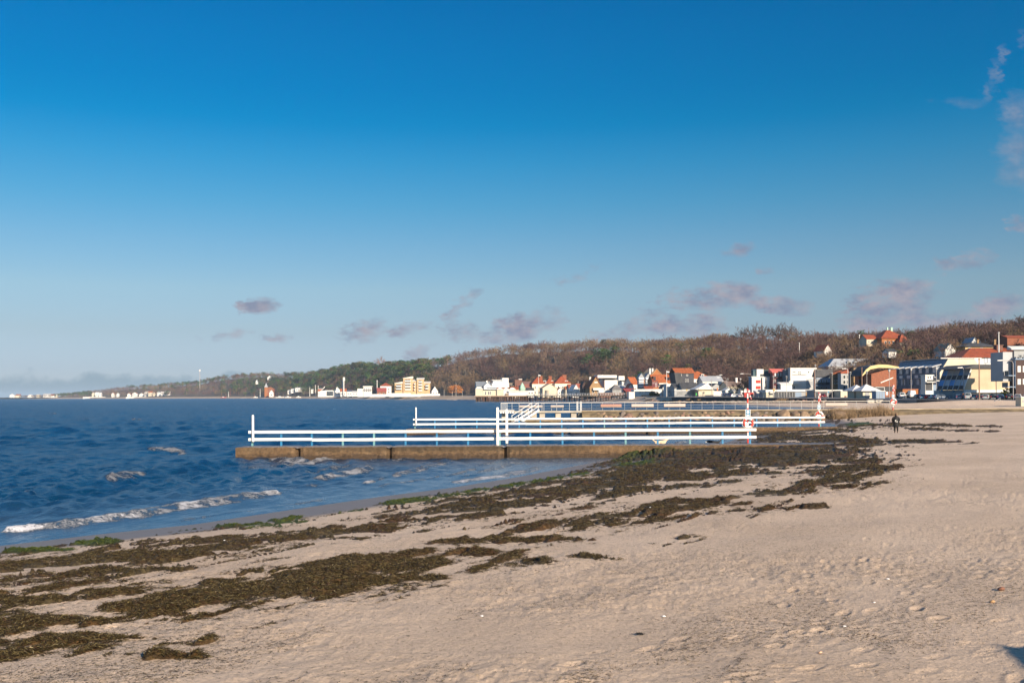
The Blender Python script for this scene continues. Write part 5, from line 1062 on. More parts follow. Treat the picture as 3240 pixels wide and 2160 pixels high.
    for k in range(2): b.roof('front', 2.6, SLATE, .4, x0=b.w*(.03+.52*k), x1=b.w*(.45+.52*k)); b.walls('front', 2.6, x0=b.w*(.03+.52*k), x1=b.w*(.45+.52*k), y1=6, z0=b.h-.5, m=GREYW, name='gable')
    for j in range(4): b.balcony('f', (2020, 1194+j*8.5, 2035, 1200+j*8.5), WHITE, 1.4, CURT); b.balcony('f', (2042, 1194+j*8.5, 2060, 1200+j*8.5), WHITE, 1.4, CURT)
    b.rect('f', (2034, 1200, 2041, 1230), REDB, 'brick_panel', .1); b.win('f', (2021, 1196, 2061, 1230), 6, 4, .5, .55, WHITE)
    b = simple('brick_villa', 'tall orange house with a tan roof and two white chimneys', 2050, 2058, 2098, 1190, 1167, 690, 'front', ORANGE, paint('tan_tiles', (.55,.37,.2)), 20, depth=14, nwin=2, rows=2, fx=.3); b.chimney(2056, 1166, 1180, 5, WHITE, 3); b.chimney(2064.5, 1166, 1180, 5, WHITE, 3)
    b = simple('brick_villa', 'broad orange house with white framed windows and dark dormers', 2060, 2066, 2130, 1206, 1185, 650, 'side', ORANGE, ORROOF, 10, depth=11, nwin=6, rows=2, wy=(.08,.8), fx=.5, fy=.6); b.dormer(2068, 2076, 1191, 1203, REDB, .5, 3); b.dormer(2110, 2122, 1193, 1204, REDB, .5, 3); b.rect('f', R_(Z5, 1545,720,1660,850), MAROON, 'timber_panel', .06); b.win('f', R_(Z5, 1550,740,1650,790), 3, 1, .4, .9); b.rect('f', R_(Z5, 1670,775,1830,800), WHITE, 'balcony', 1.2)
    b = B('arcade_wall', 'long white arcade building with round arches on the shore', 'building', 2005, 2006, 2094, 1233, 615, 8, None, WHITE, depth=7); b.walls(); b.roof('flat', .4, WHITE, .15)
    for k in range(7): b.rect('f', (2021+k*5, 1238, 2024+k*5, 1244), CREAM, 'arch', .05)
    b = B('awning_house', 'low building under a dark red awning left of the arcade', 'building', 1980, 1981, 2014, 1238, 640, 8, None, BROWNB, depth=6); b.walls(); b.roof('shed', 1.8, paint('red_awning', (.30,.05,.04)), .6)
    b = B('kiosk', 'bright white box kiosk on the pier root', 'kiosk', 1989, 1990, 2008, 1241, 605, 8, 2.6, WHITE, depth=4); b.walls(); b.roof('flat', .3, WHITE, .15); b.rect('f', (1992, 1246, 1996, 1250), GREYW, 'hatch', .05)
    for i, (L, C, R, ye, yr, Y, lab) in enumerate(((1795,1800,1822,1226,1216,745,'low house with a dark red roof and a row of tiny dormers'),(1822,1826,1842,1226,1214,735,'dark red roofed house right of the white gable'))):
        b = simple('red_roofed_house', lab, L, C, R, ye, yr, Y, 'side', GREYW, paint('dark_red_tiles', (.30,.075,.04)), 8, depth=9, nwin=2)
        if i == 0:
            for k in range(4): b.dormer(1804+k*4, 1807+k*4, 1222, 1226, WHITE, .6, 2)
    simple('gabled_house', 'house with a bright white swooping gable before the dark red roofs', 1808, 1812, 1834, 1236, 1217, 725, 'front', WHITE, WHITE, 20, nwin=1, depth=8)
    b = B('terrace_wall', 'long brown timber terrace with white parasol boxes below the white villa', 'terrace', 1895, 1897, 1985, 1243, 655, 8, None, BROWNB, depth=3); b.walls(); b.roof('flat', .2, TIMBER, .1); b.win('f', (1946, 1243, 1958, 1248), 3, 1, .5, .9, WHITE, CURT)
    b = B('low_wall', 'pale garden wall with a flat top below the white villa', 'wall', 1893, 1894, 1940, 1235, 680, 8, None, WHITE, depth=1); b.walls(); b.roof('flat', .15, WHITE, .1)
    b = B('round_pavilion', 'low grey roofed pavilion right of the pale garden wall', 'pavilion', 1936, 1938, 1966, 1232, 668, 8, None, GREYW, depth=8); b.walls(); b.roof('hip', 3.2, paint('grey_slates', (.14,.13,.13)), .5, ridge=.5); b.win('f', (1939, 1233, 1964, 1240), 6, 1, .5, .9)
    # ----- behind the bathhouse, x 1480 .. 1800
    b = simple('grey_roofed_house', 'white house with a broad slate grey roof behind the bathhouse', 1500, 1508, 1552, 1222, 1207, 830, 'side', WHITE, paint('blue_slates', (.17,.19,.21)), 8, depth=12, nwin=3); b.chimney(1540, 1205, 1212, 5, WHITE, 5); simple('gabled_house', 'white cross gable with pink trim left of the white cubic villa', 1528, 1531, 1556, 1221, 1210, 822, 'front', WHITE, GRROOF, 8, nwin=2, depth=8)
    b = B('modern_villa', 'white cubic villa with a roof terrace above a brick floor', 'house', 1552, 1557, 1610, 1214, 840, 8, None, REDB, depth=12); b.walls(); b.walls(x0=-.2, x1=b.w+.2, y0=-.2, y1=12.2, h=b.h+.5, z0=b.h-3, m=WHITE, name='white_storey'); b.walls(x0=b.w*.62, y0=1, h=b.h+5, z0=b.h+.51, m=WHITE, name='roof_block'); b.walls(x0=1, x1=b.w*.6, y0=1, h=b.h+3, z0=b.h+.51, m=CURT, name='terrace_glass'); b.roof('flat', .4, WHITE, .3, h=b.h+3.02, x0=0, x1=b.w*.6); b.win('f', R_(Z4, 775,630,960,665), 6, 1, .5, .9)
    b = B('brick_flats', 'brown brick flats with a flat roof right of the white cubic villa', 'building', 1606, 1629, 1652, 1202, 840, 8, None, BROWNB); b.walls(); b.roof('flat', .3, BROWNB, .1); b.win('l', (1609, 1209, 1627, 1224), 3, 2, .6, .6); b.balcony('l', (1609, 1212, 1627, 1218), WHITE, 1.5); b.chimney(1646, 1199, 1203, 10, WHITE, 5)
    simple('brick_flats', 'low brown roofed flats with white roof vents behind the red roofs', 1650, 1653, 1684, 1215, 1207, 850, 'side', BROWNB, paint('brown_tiles', (.18,.10,.08)), 8, depth=10, nwin=4, cat='building')
    b = simple('red_roofed_house', 'low house with a dull red roof and a pale green turret', 1636, 1640, 1682, 1228, 1216, 800, 'side', CREAM, paint('dull_red_tiles', (.26,.10,.07)), 8, depth=10, nwin=5); q = b.front(1652, 1228)[0]; MB().tube([(q,-.8,b.h-2),(q,-.8,b.h+.5),(q,-.8,b.h+2.5),(q,-.8,b.h+4.5)], [2.2,2.4,1.4,.15], 8).build('turret', COPPER, b.o)
    G = 'red hip roofed villas behind the pier'
    for i, (L, C, R, ye, yr, Y, lab) in enumerate(((1680,1684,1726,1214,1192,800,'cream villa with a steep red hip roof, left one of the three'),(1724,1727,1756,1213,1196,806,'cream villa with a lower red hip roof, middle one of the three'),(1752,1756,1806,1213,1189,800,'cream villa with a wide red hip roof, right one of the three'))):
        b = simple('villa', lab, L, C, R, ye, yr, Y, 'hip', paint('pale_cream', (.70,.62,.48)), REDROOF, 8, G, 3, 2, depth=14, wy=(.1,.9), fx=.35, fy=.5)
        b.chimney((1712,1740,1785)[i], (1190,1190,1186)[i], 1200, (8,10,13)[i], REDB, 7); b.dormer(*((1720,1728),(1744,1750),(1788,1796))[i], 1204, 1211, WHITE, 1.2, 3)
    b = simple('cream_house', 'cream house with a broad gable and a rounded front before the red roofed villas', 1713, 1717, 1762, 1228, 1214, 770, 'front', CREAM, paint('tan_sheet', (.5,.35,.22)), 10, nwin=2, depth=12, fx=.3); q = b.front(1738, 1240)[0]; MB().tube([(q,0,-1),(q,0,b.h*.75)], 3.4, 14).build('round_bay', CREAM, b.o)
    # ----- small infill houses along the shore road
    for i, (L, C, R, ye, yr, Y, k, wl, rf, lab) in enumerate(((1612,1616,1640,1232,1224,790,'side',CREAM,REDROOF,'low cream house with a red roof just behind the bathhouse end'),(1664,1668,1690,1234,1227,780,'side',WHITE,DKROOF,'low white house with a dark roof left of the cream villas'),(1760,1764,1784,1234,1226,775,'front',WHITE,REDROOF,'small white house with a red gable below the wide red hip roof'),
        (1786,1790,1803,1231,1222,770,'side',CREAM,ORROOF,'small cream house with an orange roof below the right cream villa'),(1955,1960,1980,1228,1219,690,'side',WHITE,GRROOF,'white house with a grey roof below the smaller white villa'),(1984,1988,2004,1226,1214,680,'front',WHITE,REDROOF,'white gabled house squeezed left of the steep orange red roof'),(2038,2042,2066,1230,1222,640,'side',CREAM,REDROOF,'low cream house with a red roof below the balcony flats'),(2094,2097,2110,1226,1216,620,'front',WHITE,DKROOF,'narrow white house left of the square white house'),(2260,2264,2290,1226,1218,560,'side',WHITE,GRROOF,'low white house with a grey roof right of the white pavilion'),(2318,2322,2346,1238,1232,505,'side',CREAM,WHITE,'low cream house behind the white estate car'))):
        simple('infill_house', lab, L, C, R, ye, yr, Y, k, wl, rf, 8, depth=8, nwin=2, cat='house')
    # ----- x 1000 .. 1400
    b = B('stepped_flats', 'big apricot block of stepped flats with white balconies at the foot of the pine wood', 'building', 1240, 1249, 1361, 1213, 1240, 4, None, APRI, depth=24)
    steps = [(1249,1276,1213),(1276,1305,1197),(1305,1319,1206),(1319,1341,1200),(1341,1361,1212)]
    for i, (a0, a1, y) in enumerate(steps):
        x0, x1 = b.front(a0, y)[0], b.front(a1, y)[0]; yy = (i % 2)*2.0; h = b.fz((a0+a1)/2, y)
        b.walls(x0=x0+.01, x1=x1, y0=-yy, y1=22, h=h); b.roof('shedx' if i < 2 else 'shed', 2.2, paint('pale_roof', (.66,.60,.5)), .5, .5, x0=x0, x1=x1, y0=-yy, y1=22, h=h)
        for j in range(int((1238-y)/9)): b.rect('f', (a0+5, y+6+j*9, a1-5, y+10+j*9), WHITE, 'balcony', 3.2); b.rect('f', (a0+6, y+3+j*9, a1-7, y+5.6+j*9), GLASS, 'window', 2.15)
    b = simple('gabled_house', 'white house with a steep dark roof and white gable right of the apricot flats', 1350, 1366, 1386, 1237, 1222, 1210, 'front', WHITE, DKROOF, 14, nwin=2, depth=14); b.walls(x0=-14, x1=b.w*1.2, y0=-5, y1=-4, h=2.6, m=WHITE, name='garden_wall')
    simple('red_roofed_house', 'white villa with a red hip roof left of the apricot flats', 1198, 1203, 1238, 1221, 1211, 1330, 'hip', WHITE, REDROOF, 6, depth=14, nwin=3, rows=2)
    simple('red_roofed_house', 'dark red boarded house in front of the red hip roofed villa', 1190, 1193, 1222, 1237, 1227, 1290, 'side', REDB, paint('wine_roof', (.27,.06,.05)), 6, depth=10, nwin=2)
    b = B('modern_villa', 'flat roofed white villa with terraces behind the dark fir', 'house', 1130, 1150, 1176, 1223, 1480, 6, None, WHITE, depth=14); b.walls(); b.roof('flat', 1, WHITE, 1); b.walls(x0=-9, x1=-.1, y0=1, y1=12, h=b.h*.8, m=WHITE, name='wing'); b.win('f', (1151, 1227, 1174, 1240), 4, 2, .6, .6); b.rect('f', (1150, 1232, 1176, 1234), GREYW, 'balcony', 2)
    b = simple('gabled_house', 'white house with a tall white gable and a dark glass front left of the mast', 1047, 1055, 1079, 1236, 1224, 1750, 'front', WHITE, GRROOF, 8, nwin=2, depth=14); b.walls(x0=-15, x1=-.1, y0=2, y1=13, h=b.h*1.1, m=WHITE, name='wing'); MB().box(-12,1.8,1,-1,2.05,b.h*.9).build('glass_front', GLASS, b.o); MB().prism([(-22,1,b.h),(-15,1,b.h+8),(-15,1,b.h+6)], (0,8,0)).build('roof_wedge', WHITE, b.o); b.walls(x0=-23, x1=-15, y0=1, y1=12, h=b.h*1.05, m=WHITE, name='side_wing')
    simple('orange_roofed_house', 'low house with an orange roof beside the tall mast', 1074, 1076, 1096, 1238, 1230, 1730, 'side', WHITE, ORROOF, 6, depth=9, nwin=2); simple('blue_roofed_shed', 'low shed with a blue black roof right of the tall mast', 1096, 1098, 1113, 1238, 1234, 1690, 'side', WHITE, paint('blue_black_roof', (.06,.07,.11)), 6, depth=8, nwin=2, cat='shed')
    simple('low_house', 'small white house on the shore between mast and flat roofed villa', 1112, 1114, 1140, 1240, 1236, 1640, 'side', WHITE, GREYW, 6, depth=8, nwin=3); simple('low_house', 'white fronted low house left of the white gable', 1003, 1006, 1018, 1237, 1231, 1880, 'side', WHITE, ORROOF, 6, depth=8, nwin=2)
    for i, (x0, x1, y, lab) in enumerate(((1170,1230,1247,'long low white wall on the beach below the apricot flats'),(1232,1300,1244,'low white garden wall before the apricot flats'),(1300,1348,1247,'short white wall right of the apricot flats'))):
        b = B('low_wall', lab, 'wall', x0-1, x0, x1, y, 1195-i*8, 4, None, WHITE, depth=1); b.walls(); b.roof('flat', .2, WHITE, .1)
    # ----- far houses
    b = B('spired_house', 'orange brick house with a pointed grey spire on the far shore', 'house', 834, 837, 866, 1230, 2330, 4, None, REDB, depth=16); b.walls(); b.roof('hip', 4, ORANGE, .4); b.walls(x0=0, x1=7, y0=-1, y1=6, h=b.h+4, m=ORANGE, name='tower'); q = MB(); q.hexa([(-.3,-1.3,b.h+4.01),(7.3,-1.3,b.h+4.01),(7.3,6.3,b.h+4.01),(-.3,6.3,b.h+4.01),(3.4,2.4,b.h+14),(3.6,2.4,b.h+14),(3.6,2.6,b.h+14),(3.4,2.6,b.h+14)]); q.build('spire', GRROOF, b.o); b.win('f', (842, 1233, 864, 1243), 3, 2, .4, .5)
    simple('gabled_house', 'white gabled house in front of the spired brick house', 848, 852, 865, 1243, 1234, 2290, 'front', WHITE, WHITE, 8, nwin=1, depth=12)
    for i, (a0, a1, y, Y) in enumerate(((910,922,1236,2180),(920,936,1232,2170),(934,950,1228,2160),(948,960,1229,2170),(962,970,1228,2200),(984,990,1233,2050),(1008,1018,1231,1900))):
        simple('white_villa', ['white villa lowest and leftmost on the far slope','white terraced villa second from the left on the far slope','white villa with a dark glass band on the far slope','upper white villa on the far slope','small white villa at the right of the far slope group','little white house between far slope group and white gable','small white villa left of the white gable'][i], a0-1, a0, a1, y, y-2.5, Y, 'shed', WHITE, WHITE, 4, 'white villas on the far slope', 2, 1, depth=12, yb=y+10)
    for i, (a0, a1, y, Y, lab) in enumerate(((845,859,1194,2560,'white house high in the trees above the spired house'),(808,815,1207,2500,'tiny white house on the slope left of the spired house'))): simple('white_villa', lab, a0, a0+1, a1, y, y-6, Y, 'front', WHITE, GRROOF, 4, None, 1, 1, depth=10, yb=y+7)
    R = random.Random(4); far = [(290,298),(300,312),(313,320),(352,362),(368,376),(402,413),(418,434),(440,456),(456,466),(468,482),(484,494),(496,508),(508,518),(520,537),(30,46),(48,62),(86,104),(114,124),(136,158),(160,172),(174,180)]
    for i, (a0, a1) in enumerate(far):
        Y = float(back_Y(a0))*1.02+20; kind = R.choice(['front', 'side', 'shed']); y = 1246+R.uniform(-2, 2)-(3 if 440 < a0 < 540 else 0)+(4 if a0 < 200 else 0)
        simple('far_house', 'tiny white house in the hazy row along the far left shore', a0, a0+.5, a1, y, y-4, Y, kind, R.choice([WHITE, WHITE, CREAM]), R.choice([WHITE, WHITE, ORROOF, CREAM, GREYW]), 4, 'houses along the far left shore', 0, depth=12, yb=1258-(.002*a0))
    for i, (a0, a1) in enumerate(((262,334),(398,508))): b = B('harbour_wall', ['pale harbour wall on the far left shore, shorter one','pale harbour wall on the far left shore, longer one'][i], 'wall', a0-1, a0, a1, 1255.5, float(back_Y(a0))-60, 1, 0, WHITE, depth=4); b.walls(); b.roof('flat', .3, CREAM, .1)
# ------------------------------------------------------------------ jetties
def rail_paint():
    m, N, L, b = nodes('white_timber_paint'); tc = N.new('ShaderNodeTexCoord'); o = tc.outputs['Object']; mp = N.new('ShaderNodeMapping'); mp.inputs['Scale'].default_value = (.5, 3, 3); L.new(o, mp.inputs[0])
    c = ramp(N, L, tnoise(N, L, mp.outputs[0], 1.4, 6, .75), [(.30, (.52,.47,.40)), (.42, (.72,.69,.64)), (.60, (.80,.77,.72))])
    r = ramp(N, L, tnoise(N, L, o, 3.1, 6, .8), [(.66, (0,0,0)), (.72, (1,1,1))]); L.new(mixc(N, L, mth(N, L, 'MULTIPLY', r, .8), c, (.28,.13,.05)), b.inputs['Base Color']); b.inputs['Roughness'].default_value = .6; return m
RAILW = rail_paint(); BLUEP = mat('blue_post_paint', (.02,.16,.32), .5, .2, 4); PALEP = mat('faded_post_paint', (.12,.27,.29), .6, .25, 4)
def concrete_jetty_mat():
    m, N, L, b = nodes('stained_concrete'); tc = N.new('ShaderNodeTexCoord'); o = tc.outputs['Object']; sx = N.new('ShaderNodeSeparateXYZ'); L.new(o, sx.inputs[0])
    n1 = tnoise(N, L, o, .8, 6, .7); mp = N.new('ShaderNodeMapping'); mp.inputs['Scale'].default_value = (1, 1, 3); L.new(o, mp.inputs[0]); n2 = tnoise(N, L, mp.outputs[0], 2.6, 5, .7)
    c = ramp(N, L, n1, [(.3, (.085,.050,.024)), (.55, (.15,.092,.046)), (.75, (.23,.155,.085))])
    # weed and damp below, lichen darker under the lip: stains with ragged edges
    hz = mth(N, L, 'ADD', sx.outputs[2], mth(N, L, 'MULTIPLY', mth(N, L, 'SUBTRACT', n2, .5), .9))
    low = N.new('ShaderNodeMapRange'); L.new(hz, low.inputs[0]); low.inputs[1].default_value = .24; low.inputs[2].default_value = .48; low.inputs[3].default_value = 1; low.inputs[4].default_value = 0
    c = mixc(N, L, mth(N, L, 'MULTIPLY', low.outputs[0], .85), c, (.035,.022,.014))
    up = N.new('ShaderNodeMapRange'); L.new(hz, up.inputs[0]); up.inputs[1].default_value = .42; up.inputs[2].default_value = .62; patch = tnoise(N, L, o, .14, 3, .6)
    c = mixc(N, L, mth(N, L, 'MULTIPLY', up.outputs[0], mth(N, L, 'MULTIPLY', mth(N, L, 'SUBTRACT', patch, .38), 4.5, True)), c, (.050,.034,.018))
    c = mixc(N, L, 1.0, c, ramp(N, L, tnoise(N, L, o, 9, 5, .8), [(.3, (.5,.48,.46)), (.65, (1.35,1.32,1.25))]), 'MULTIPLY')
    L.new(c, b.inputs['Base Color']); b.inputs['Roughness'].default_value = .85
    bp = N.new('ShaderNodeBump'); bp.inputs['Strength'].default_value = .8; bp.inputs['Distance'].default_value = .06; L.new(n2, bp.inputs['Height']); L.new(bp.outputs[0], b.inputs['Normal']); return m
JCONC = concrete_jetty_mat(); JTOP = mat('damp_deck', (.17,.135,.11), .45, .25, 1.2)
def jetty(label, x0, x1, y0, y1, deck, seed, rlabel, posts, yr, zr1, zr2, rx0, rx1, endpx):
    R = random.Random(seed); o = empty('concrete_jetty', (0, 0, 0), 0, label, 'jetty')
    n = int((x1-x0)/.2); V, Fq = [], []
    prof = [(y0,-1.0),(y0,.0),(y0,.25),(y0,.5),(y0,deck-.06),(y0+.05,deck),(y1-.05,deck),(y1,deck-.06),(y1,-1.0)]
    for i in range(n+1):
        x = x0+(x1-x0)*i/n; crack = 0
        for cx in CRACKS: crack = max(crack, math.exp(-((x-cx)/.15)**2))
        for k, (y, z) in enumerate(prof): V.append((x, y+(R.gauss(0, .018)+(.42*crack if 1 <= k <= 4 else 0) if k < 5 else 0), z+(R.gauss(0, .012)-(.10*crack) if 3 < k < 8 else 0)))
    m_ = len(prof); mi = []
    for i in range(n):
        for k in range(m_-1): Fq.append((i*m_+k, (i+1)*m_+k, (i+1)*m_+k+1, i*m_+k+1)); mi.append(1 if k in (5,) else 0)
    me = npmesh('slab', np.array(V), np.array(Fq), [JCONC, JTOP], mi); link('slab', me, o)
    MB().face([V[k] for k in range(m_)]).build('end_face', JCONC, o)
    # railing: a thing of its own standing on the slab
    r = empty('jetty_railing', (rx0, yr, deck), 0, rlabel, 'railing')
    for z in (zr1, zr2):
        b = MB(); k = int((rx1-rx0)/4.1); L = (rx1-rx0)/k
        for i in range(k): dz = R.gauss(0, .010); b.box(i*L+.004, -.055, z-deck-.098+dz, (i+1)*L-.004, .055, z-deck+.098+dz)
        b.build('rail', RAILW, r, bevel=.012)
    for i, px in enumerate(posts):
        x = ray(px, 1400)[0]*yr-rx0; MB().box(x-.065, .057, -.05, x+.065, .19, zr1-deck+.06).build('post', PALEP if R.random() < .3 else BLUEP, r)
    x = ray(endpx[0], 1400)[0]*yr-rx0; zt = at(endpx[0], endpx[1], yr).z-deck; MB().tube([(x,-.135,zr2-deck-.13),(x,-.135,zt-.06),(x,-.135,zt)], [.082,.082,.05], 12).build('end_post', RAILW, r)
    return o, r
CRACKS = []
def build_jetties():
    global CRACKS
    Y1, yr = 67.6, 69.4; d1 = at(1560, 1411, 67.6).z
    xe = ray(745, 1430)[0]*Y1; CRACKS = [at(940, 1430, Y1).x, at(1232, 1430, Y1).x, at(1596, 1430, Y1).x]
    jetty('long concrete bathing jetty nearest the viewer, its sand buried end under seaweed', xe, 22.5, Y1, Y1+2.6, d1, 1, 'white two rail timber railing on blue posts along the nearest jetty',
          [797,889,986,1084,1183,1283,1382,1481,1581,1678,1780,1880,1980,2082,2184,2287,2374], yr, at(1560, 1363, yr).z, at(1560, 1386.5, yr).z, ray(786, 1363)[0]*yr, ray(2393, 1363)[0]*yr, (802, 1312))
    for i, (px, py, Y) in enumerate(((1574.5, 1288, 69.1), (1603.5, 1294, 70.6))):
        p = at(px, 1330, Y); zt = at(px, py, Y).z; o = empty('bathing_ladder_post', (p.x, Y, 0), 0, ['tall square white post standing in front of the near railing, left of the pair','tall square white post behind the near railing, right and shorter of the pair'][i], 'post')
        MB().box(-.085, -.085, d1-.8 if i else d1-.02, .085, .085, zt-.04).build('shaft', RAILW, o, bevel=.01); MB().hexa([(-.08,-.08,zt-.04),(.08,-.08,zt-.04),(.08,.08,zt-.04),(-.08,.08,zt-.04),(-.05,-.05,zt),(.05,-.05,zt),(.05,.05,zt),(-.05,.05,zt)]).build('cap', RAILW, o)
    Y2, yr = 108.0, 109.6; d2 = at(1900, 1354, Y2).z; xe = ray(1285, 1365)[0]*Y2; CRACKS = [at(1800, 1370, Y2).x, at(2045, 1370, Y2).x]
    jetty('second concrete bathing jetty, lying parallel behind the nearest one', xe, at(2420, 1370, Y2).x+8, Y2, Y2+2.6, d2, 2, 'white two rail timber railing on blue posts along the second jetty',
          [1313,1376,1442,1509,1576,1643,1710,1778,1845,1913,1981,2049,2118,2186,2255,2324,2395,2461,2532,2597], yr, at(1960, 1323.5, yr).z, at(1960, 1338.5, yr).z, ray(1307, 1330)[0]*yr, ray(2610, 1330)[0]*yr, (1317, 1288))
    return d1, d2
# ------------------------------------------------------------------ life buoys
BUOYR = mat('buoy_red', (.62,.05,.03), .5, .08); BUOYW = mat('buoy_white', (.80,.76,.70), .55, .05); SIGNB = mat('sign_blue', (.015,.17,.30), .45, .05); CLOTHR = mat('faded_red_cloth', (.42,.13,.14), .85, .15, 3); CLOTHW = mat('faded_white_cloth', (.72,.60,.58), .85, .1)
def life_buoy(px, py0, py1, Y, bpy, brad, rot, lab, limp, sgn):
    base = at(px, py1, Y); H = at(px, py0, Y).z-base.z; k = brad/.40
    o = empty('rescue_post', base, 0, lab[0], 'post', 'red and white rescue posts')
    n = 11; 
    for i in range(n): MB().tube([(0,0,H*i/n-(.3 if i == 0 else 0)),(0,0,H*(i+1)/n)], .058*k, 12).build('band', BUOYR if i % 2 == 0 else BUOYW, o)
    # streamer at the top
    b = MB(); z = H-.1; L = (at(0, 1242, Y)-at(0, 1272, Y)).length if not limp else .9*k; dirx = .33 if not limp else .16
    pts = [Vector((.06*k+dirx*L*t**1.6, .02*sin(t*5), z-L*t)) for t in np.linspace(0, 1, 9)]
    b.tube(pts, [.13*k*(1-.72*t) for t in np.linspace(0, 1, 9)], 8, 0)
    for i in (0, 1, 5): b.tube([pts[i], pts[i+1]], [.132*k*(1-.72*i/8)+.006, .132*k*(1-.72*(i+1)/8)+.006], 8, 1, False)
    b.build('streamer', [CLOTHR, CLOTHW], o, smooth=True)
    # sign
    s = empty('rescue_sign', base+Vector((0,-.075*k,0)), 0, lab[1], 'sign', 'blue rescue signs'); za, zb_ = at(px, sgn[1], Y).z-base.z, at(px, sgn[0], Y).z-base.z; hw = (zb_-za)*.37
    MB().box(-hw,-.02,za,hw,.012,zb_).build('board', BUOYW, s); MB().box(-hw*.86,-.026,za+hw*.14,hw*.86,-.0205,zb_-hw*.14).build('face', SIGNB, s)
    zc = zb_-hw*1.0; r = hw*.52; MB().prism([(cos(a)*r,-.0265,zc+sin(a)*r) for a in np.linspace(0, 2*pi, 20)[:-1]], (0,-.005,0)).build('pictogram', BUOYW, s)
    MB().prism([(cos(a)*r*.45,-.032,zc+sin(a)*r*.45) for a in np.linspace(0, 2*pi, 14)[:-1]], (0,-.004,0)).prism([(-hw*.62,-.0265,za+hw*1.05),(hw*.62,-.0265,za+hw*1.05),(hw*.62,-.0265,za+hw*1.2),(0,-.0265,za+hw*1.45),(-hw*.62,-.0265,za+hw*1.2)], (0,-.004,0)).build('emblem', SIGNB, s)
    t = MB()
    for j in range(2): t.box(-hw*.6,-.030,za+hw*(.35+.3*j),hw*.6*(1-.2*j),-.0265,za+hw*(.50+.3*j))
    t.build('lettering', BUOYW, s)
    # ring
    zc = at(px, bpy, Y).z-base.z; c = base+Vector((0,-.19*k,zc)); u = empty('life_buoy', c, 0, lab[2], 'life buoy', 'red and white life buoys'); u.rotation_euler = (0, radians(rot), 0)
    R0, r0 = brad*.80, brad*.20; N_, M_ = 48, 12; 
    for col in (0, 1):
        b = MB()
        for q in range(4):
            ids = [i for i in range(N_) if ((i+6)//12) % 2 == col and ((i+6)//12) % 4 == q]; 
            if not ids: continue
            for i in ids:
                for j in range(M_):
                    P = []
                    for (ii, jj) in ((i,j),(i+1,j),(i+1,j+1),(i,j+1)):
                        a, e = 2*pi*ii/N_, 2*pi*jj/M_; P.append(((R0+r0*cos(e))*cos(a), r0*sin(e)*.8, (R0+r0*cos(e))*sin(a)))
                    b.face(P)
        b.build('ring_segments', BUOYR if col == 0 else BUOYW, u, smooth=True)
    b = MB(); b.tube([((brad*1.12+.02*sin(a*4))*cos(a), .0, (brad*1.12+.02*sin(a*4))*sin(a)) for a in np.linspace(0, 2*pi, 41)], .012*k, 6, 0, False); b.build('grab_line', BUOYW, u, smooth=True)
    MB().hexa([(-brad*.78,.05,-brad*.32),(-brad*.55,.05,-brad*.55),(brad*.72,.05,brad*.22),(brad*.6,.05,brad*.48),(-brad*.78,.10,-brad*.32),(-brad*.55,.10,-brad*.55),(brad*.72,.10,brad*.22),(brad*.6,.10,brad*.48)]).build('rope_coil', BUOYW, u)
    return o
# ------------------------------------------------------------------ groyne
STONE = [mat('granite_tan', (.23,.155,.095), .85, .25, 1.4, bump=.5, bscale=5), mat('granite_grey', (.15,.12,.10), .85, .25, 1.4, bump=.5, bscale=5), mat('granite_pink', (.22,.13,.09), .85, .2, 1.4, bump=.5, bscale=5), mat('granite_dark', (.06,.045,.03), .7, .3, 1.4, bump=.5, bscale=5)]
ROCKS = []
def rock_mesh(i):
    while len(ROCKS) <= 6:
        R = random.Random(900+len(ROCKS)); bm = bmesh.new(); bmesh.ops.create_icosphere(bm, subdivisions=3, radius=1)
        planes = [(Vector((R.gauss(0,1),R.gauss(0,1),R.gauss(0,1))).normalized(), R.uniform(.62,.9)) for _ in range(9)]
        for v in bm.verts:
            for n, d in planes:
                k = v.co.dot(n)-d
                if k > 0: v.co -= n*k*.9
            v.co *= 1+.04*(R.random()-.5)
        me = bpy.data.meshes.new('boulder'); bm.to_mesh(me); bm.free(); me.polygons.foreach_set('use_smooth', [True]*len(me.polygons)); ROCKS.append(me)
    return ROCKS[i]
def boulder(x, y, z, s, R, label, group, dark=.15, m=None):
    i = R.randrange(7); k = R.random(); m = m or (STONE[3] if k < dark else STONE[R.randrange(3)]); me = rock_mesh(i); key = me.name+m.name
    if key not in KIDS: c = me.copy(); c.materials.clear(); c.materials.append(m); KIDS[key] = c
    o = link('boulder', KIDS[key]); o.location = (x, y, z); o.scale = (s*R.uniform(.9,1.4), s*R.uniform(.8,1.1), s*R.uniform(.65,.95)); o.rotation_euler = (R.uniform(-.3,.3), R.uniform(-.3,.3), R.uniform(0, 6.28)); tag(o, label, 'rock', group); return o
WEEDY = mat('weedy_dry_grass', (.26,.175,.095), .9, .25, 2)
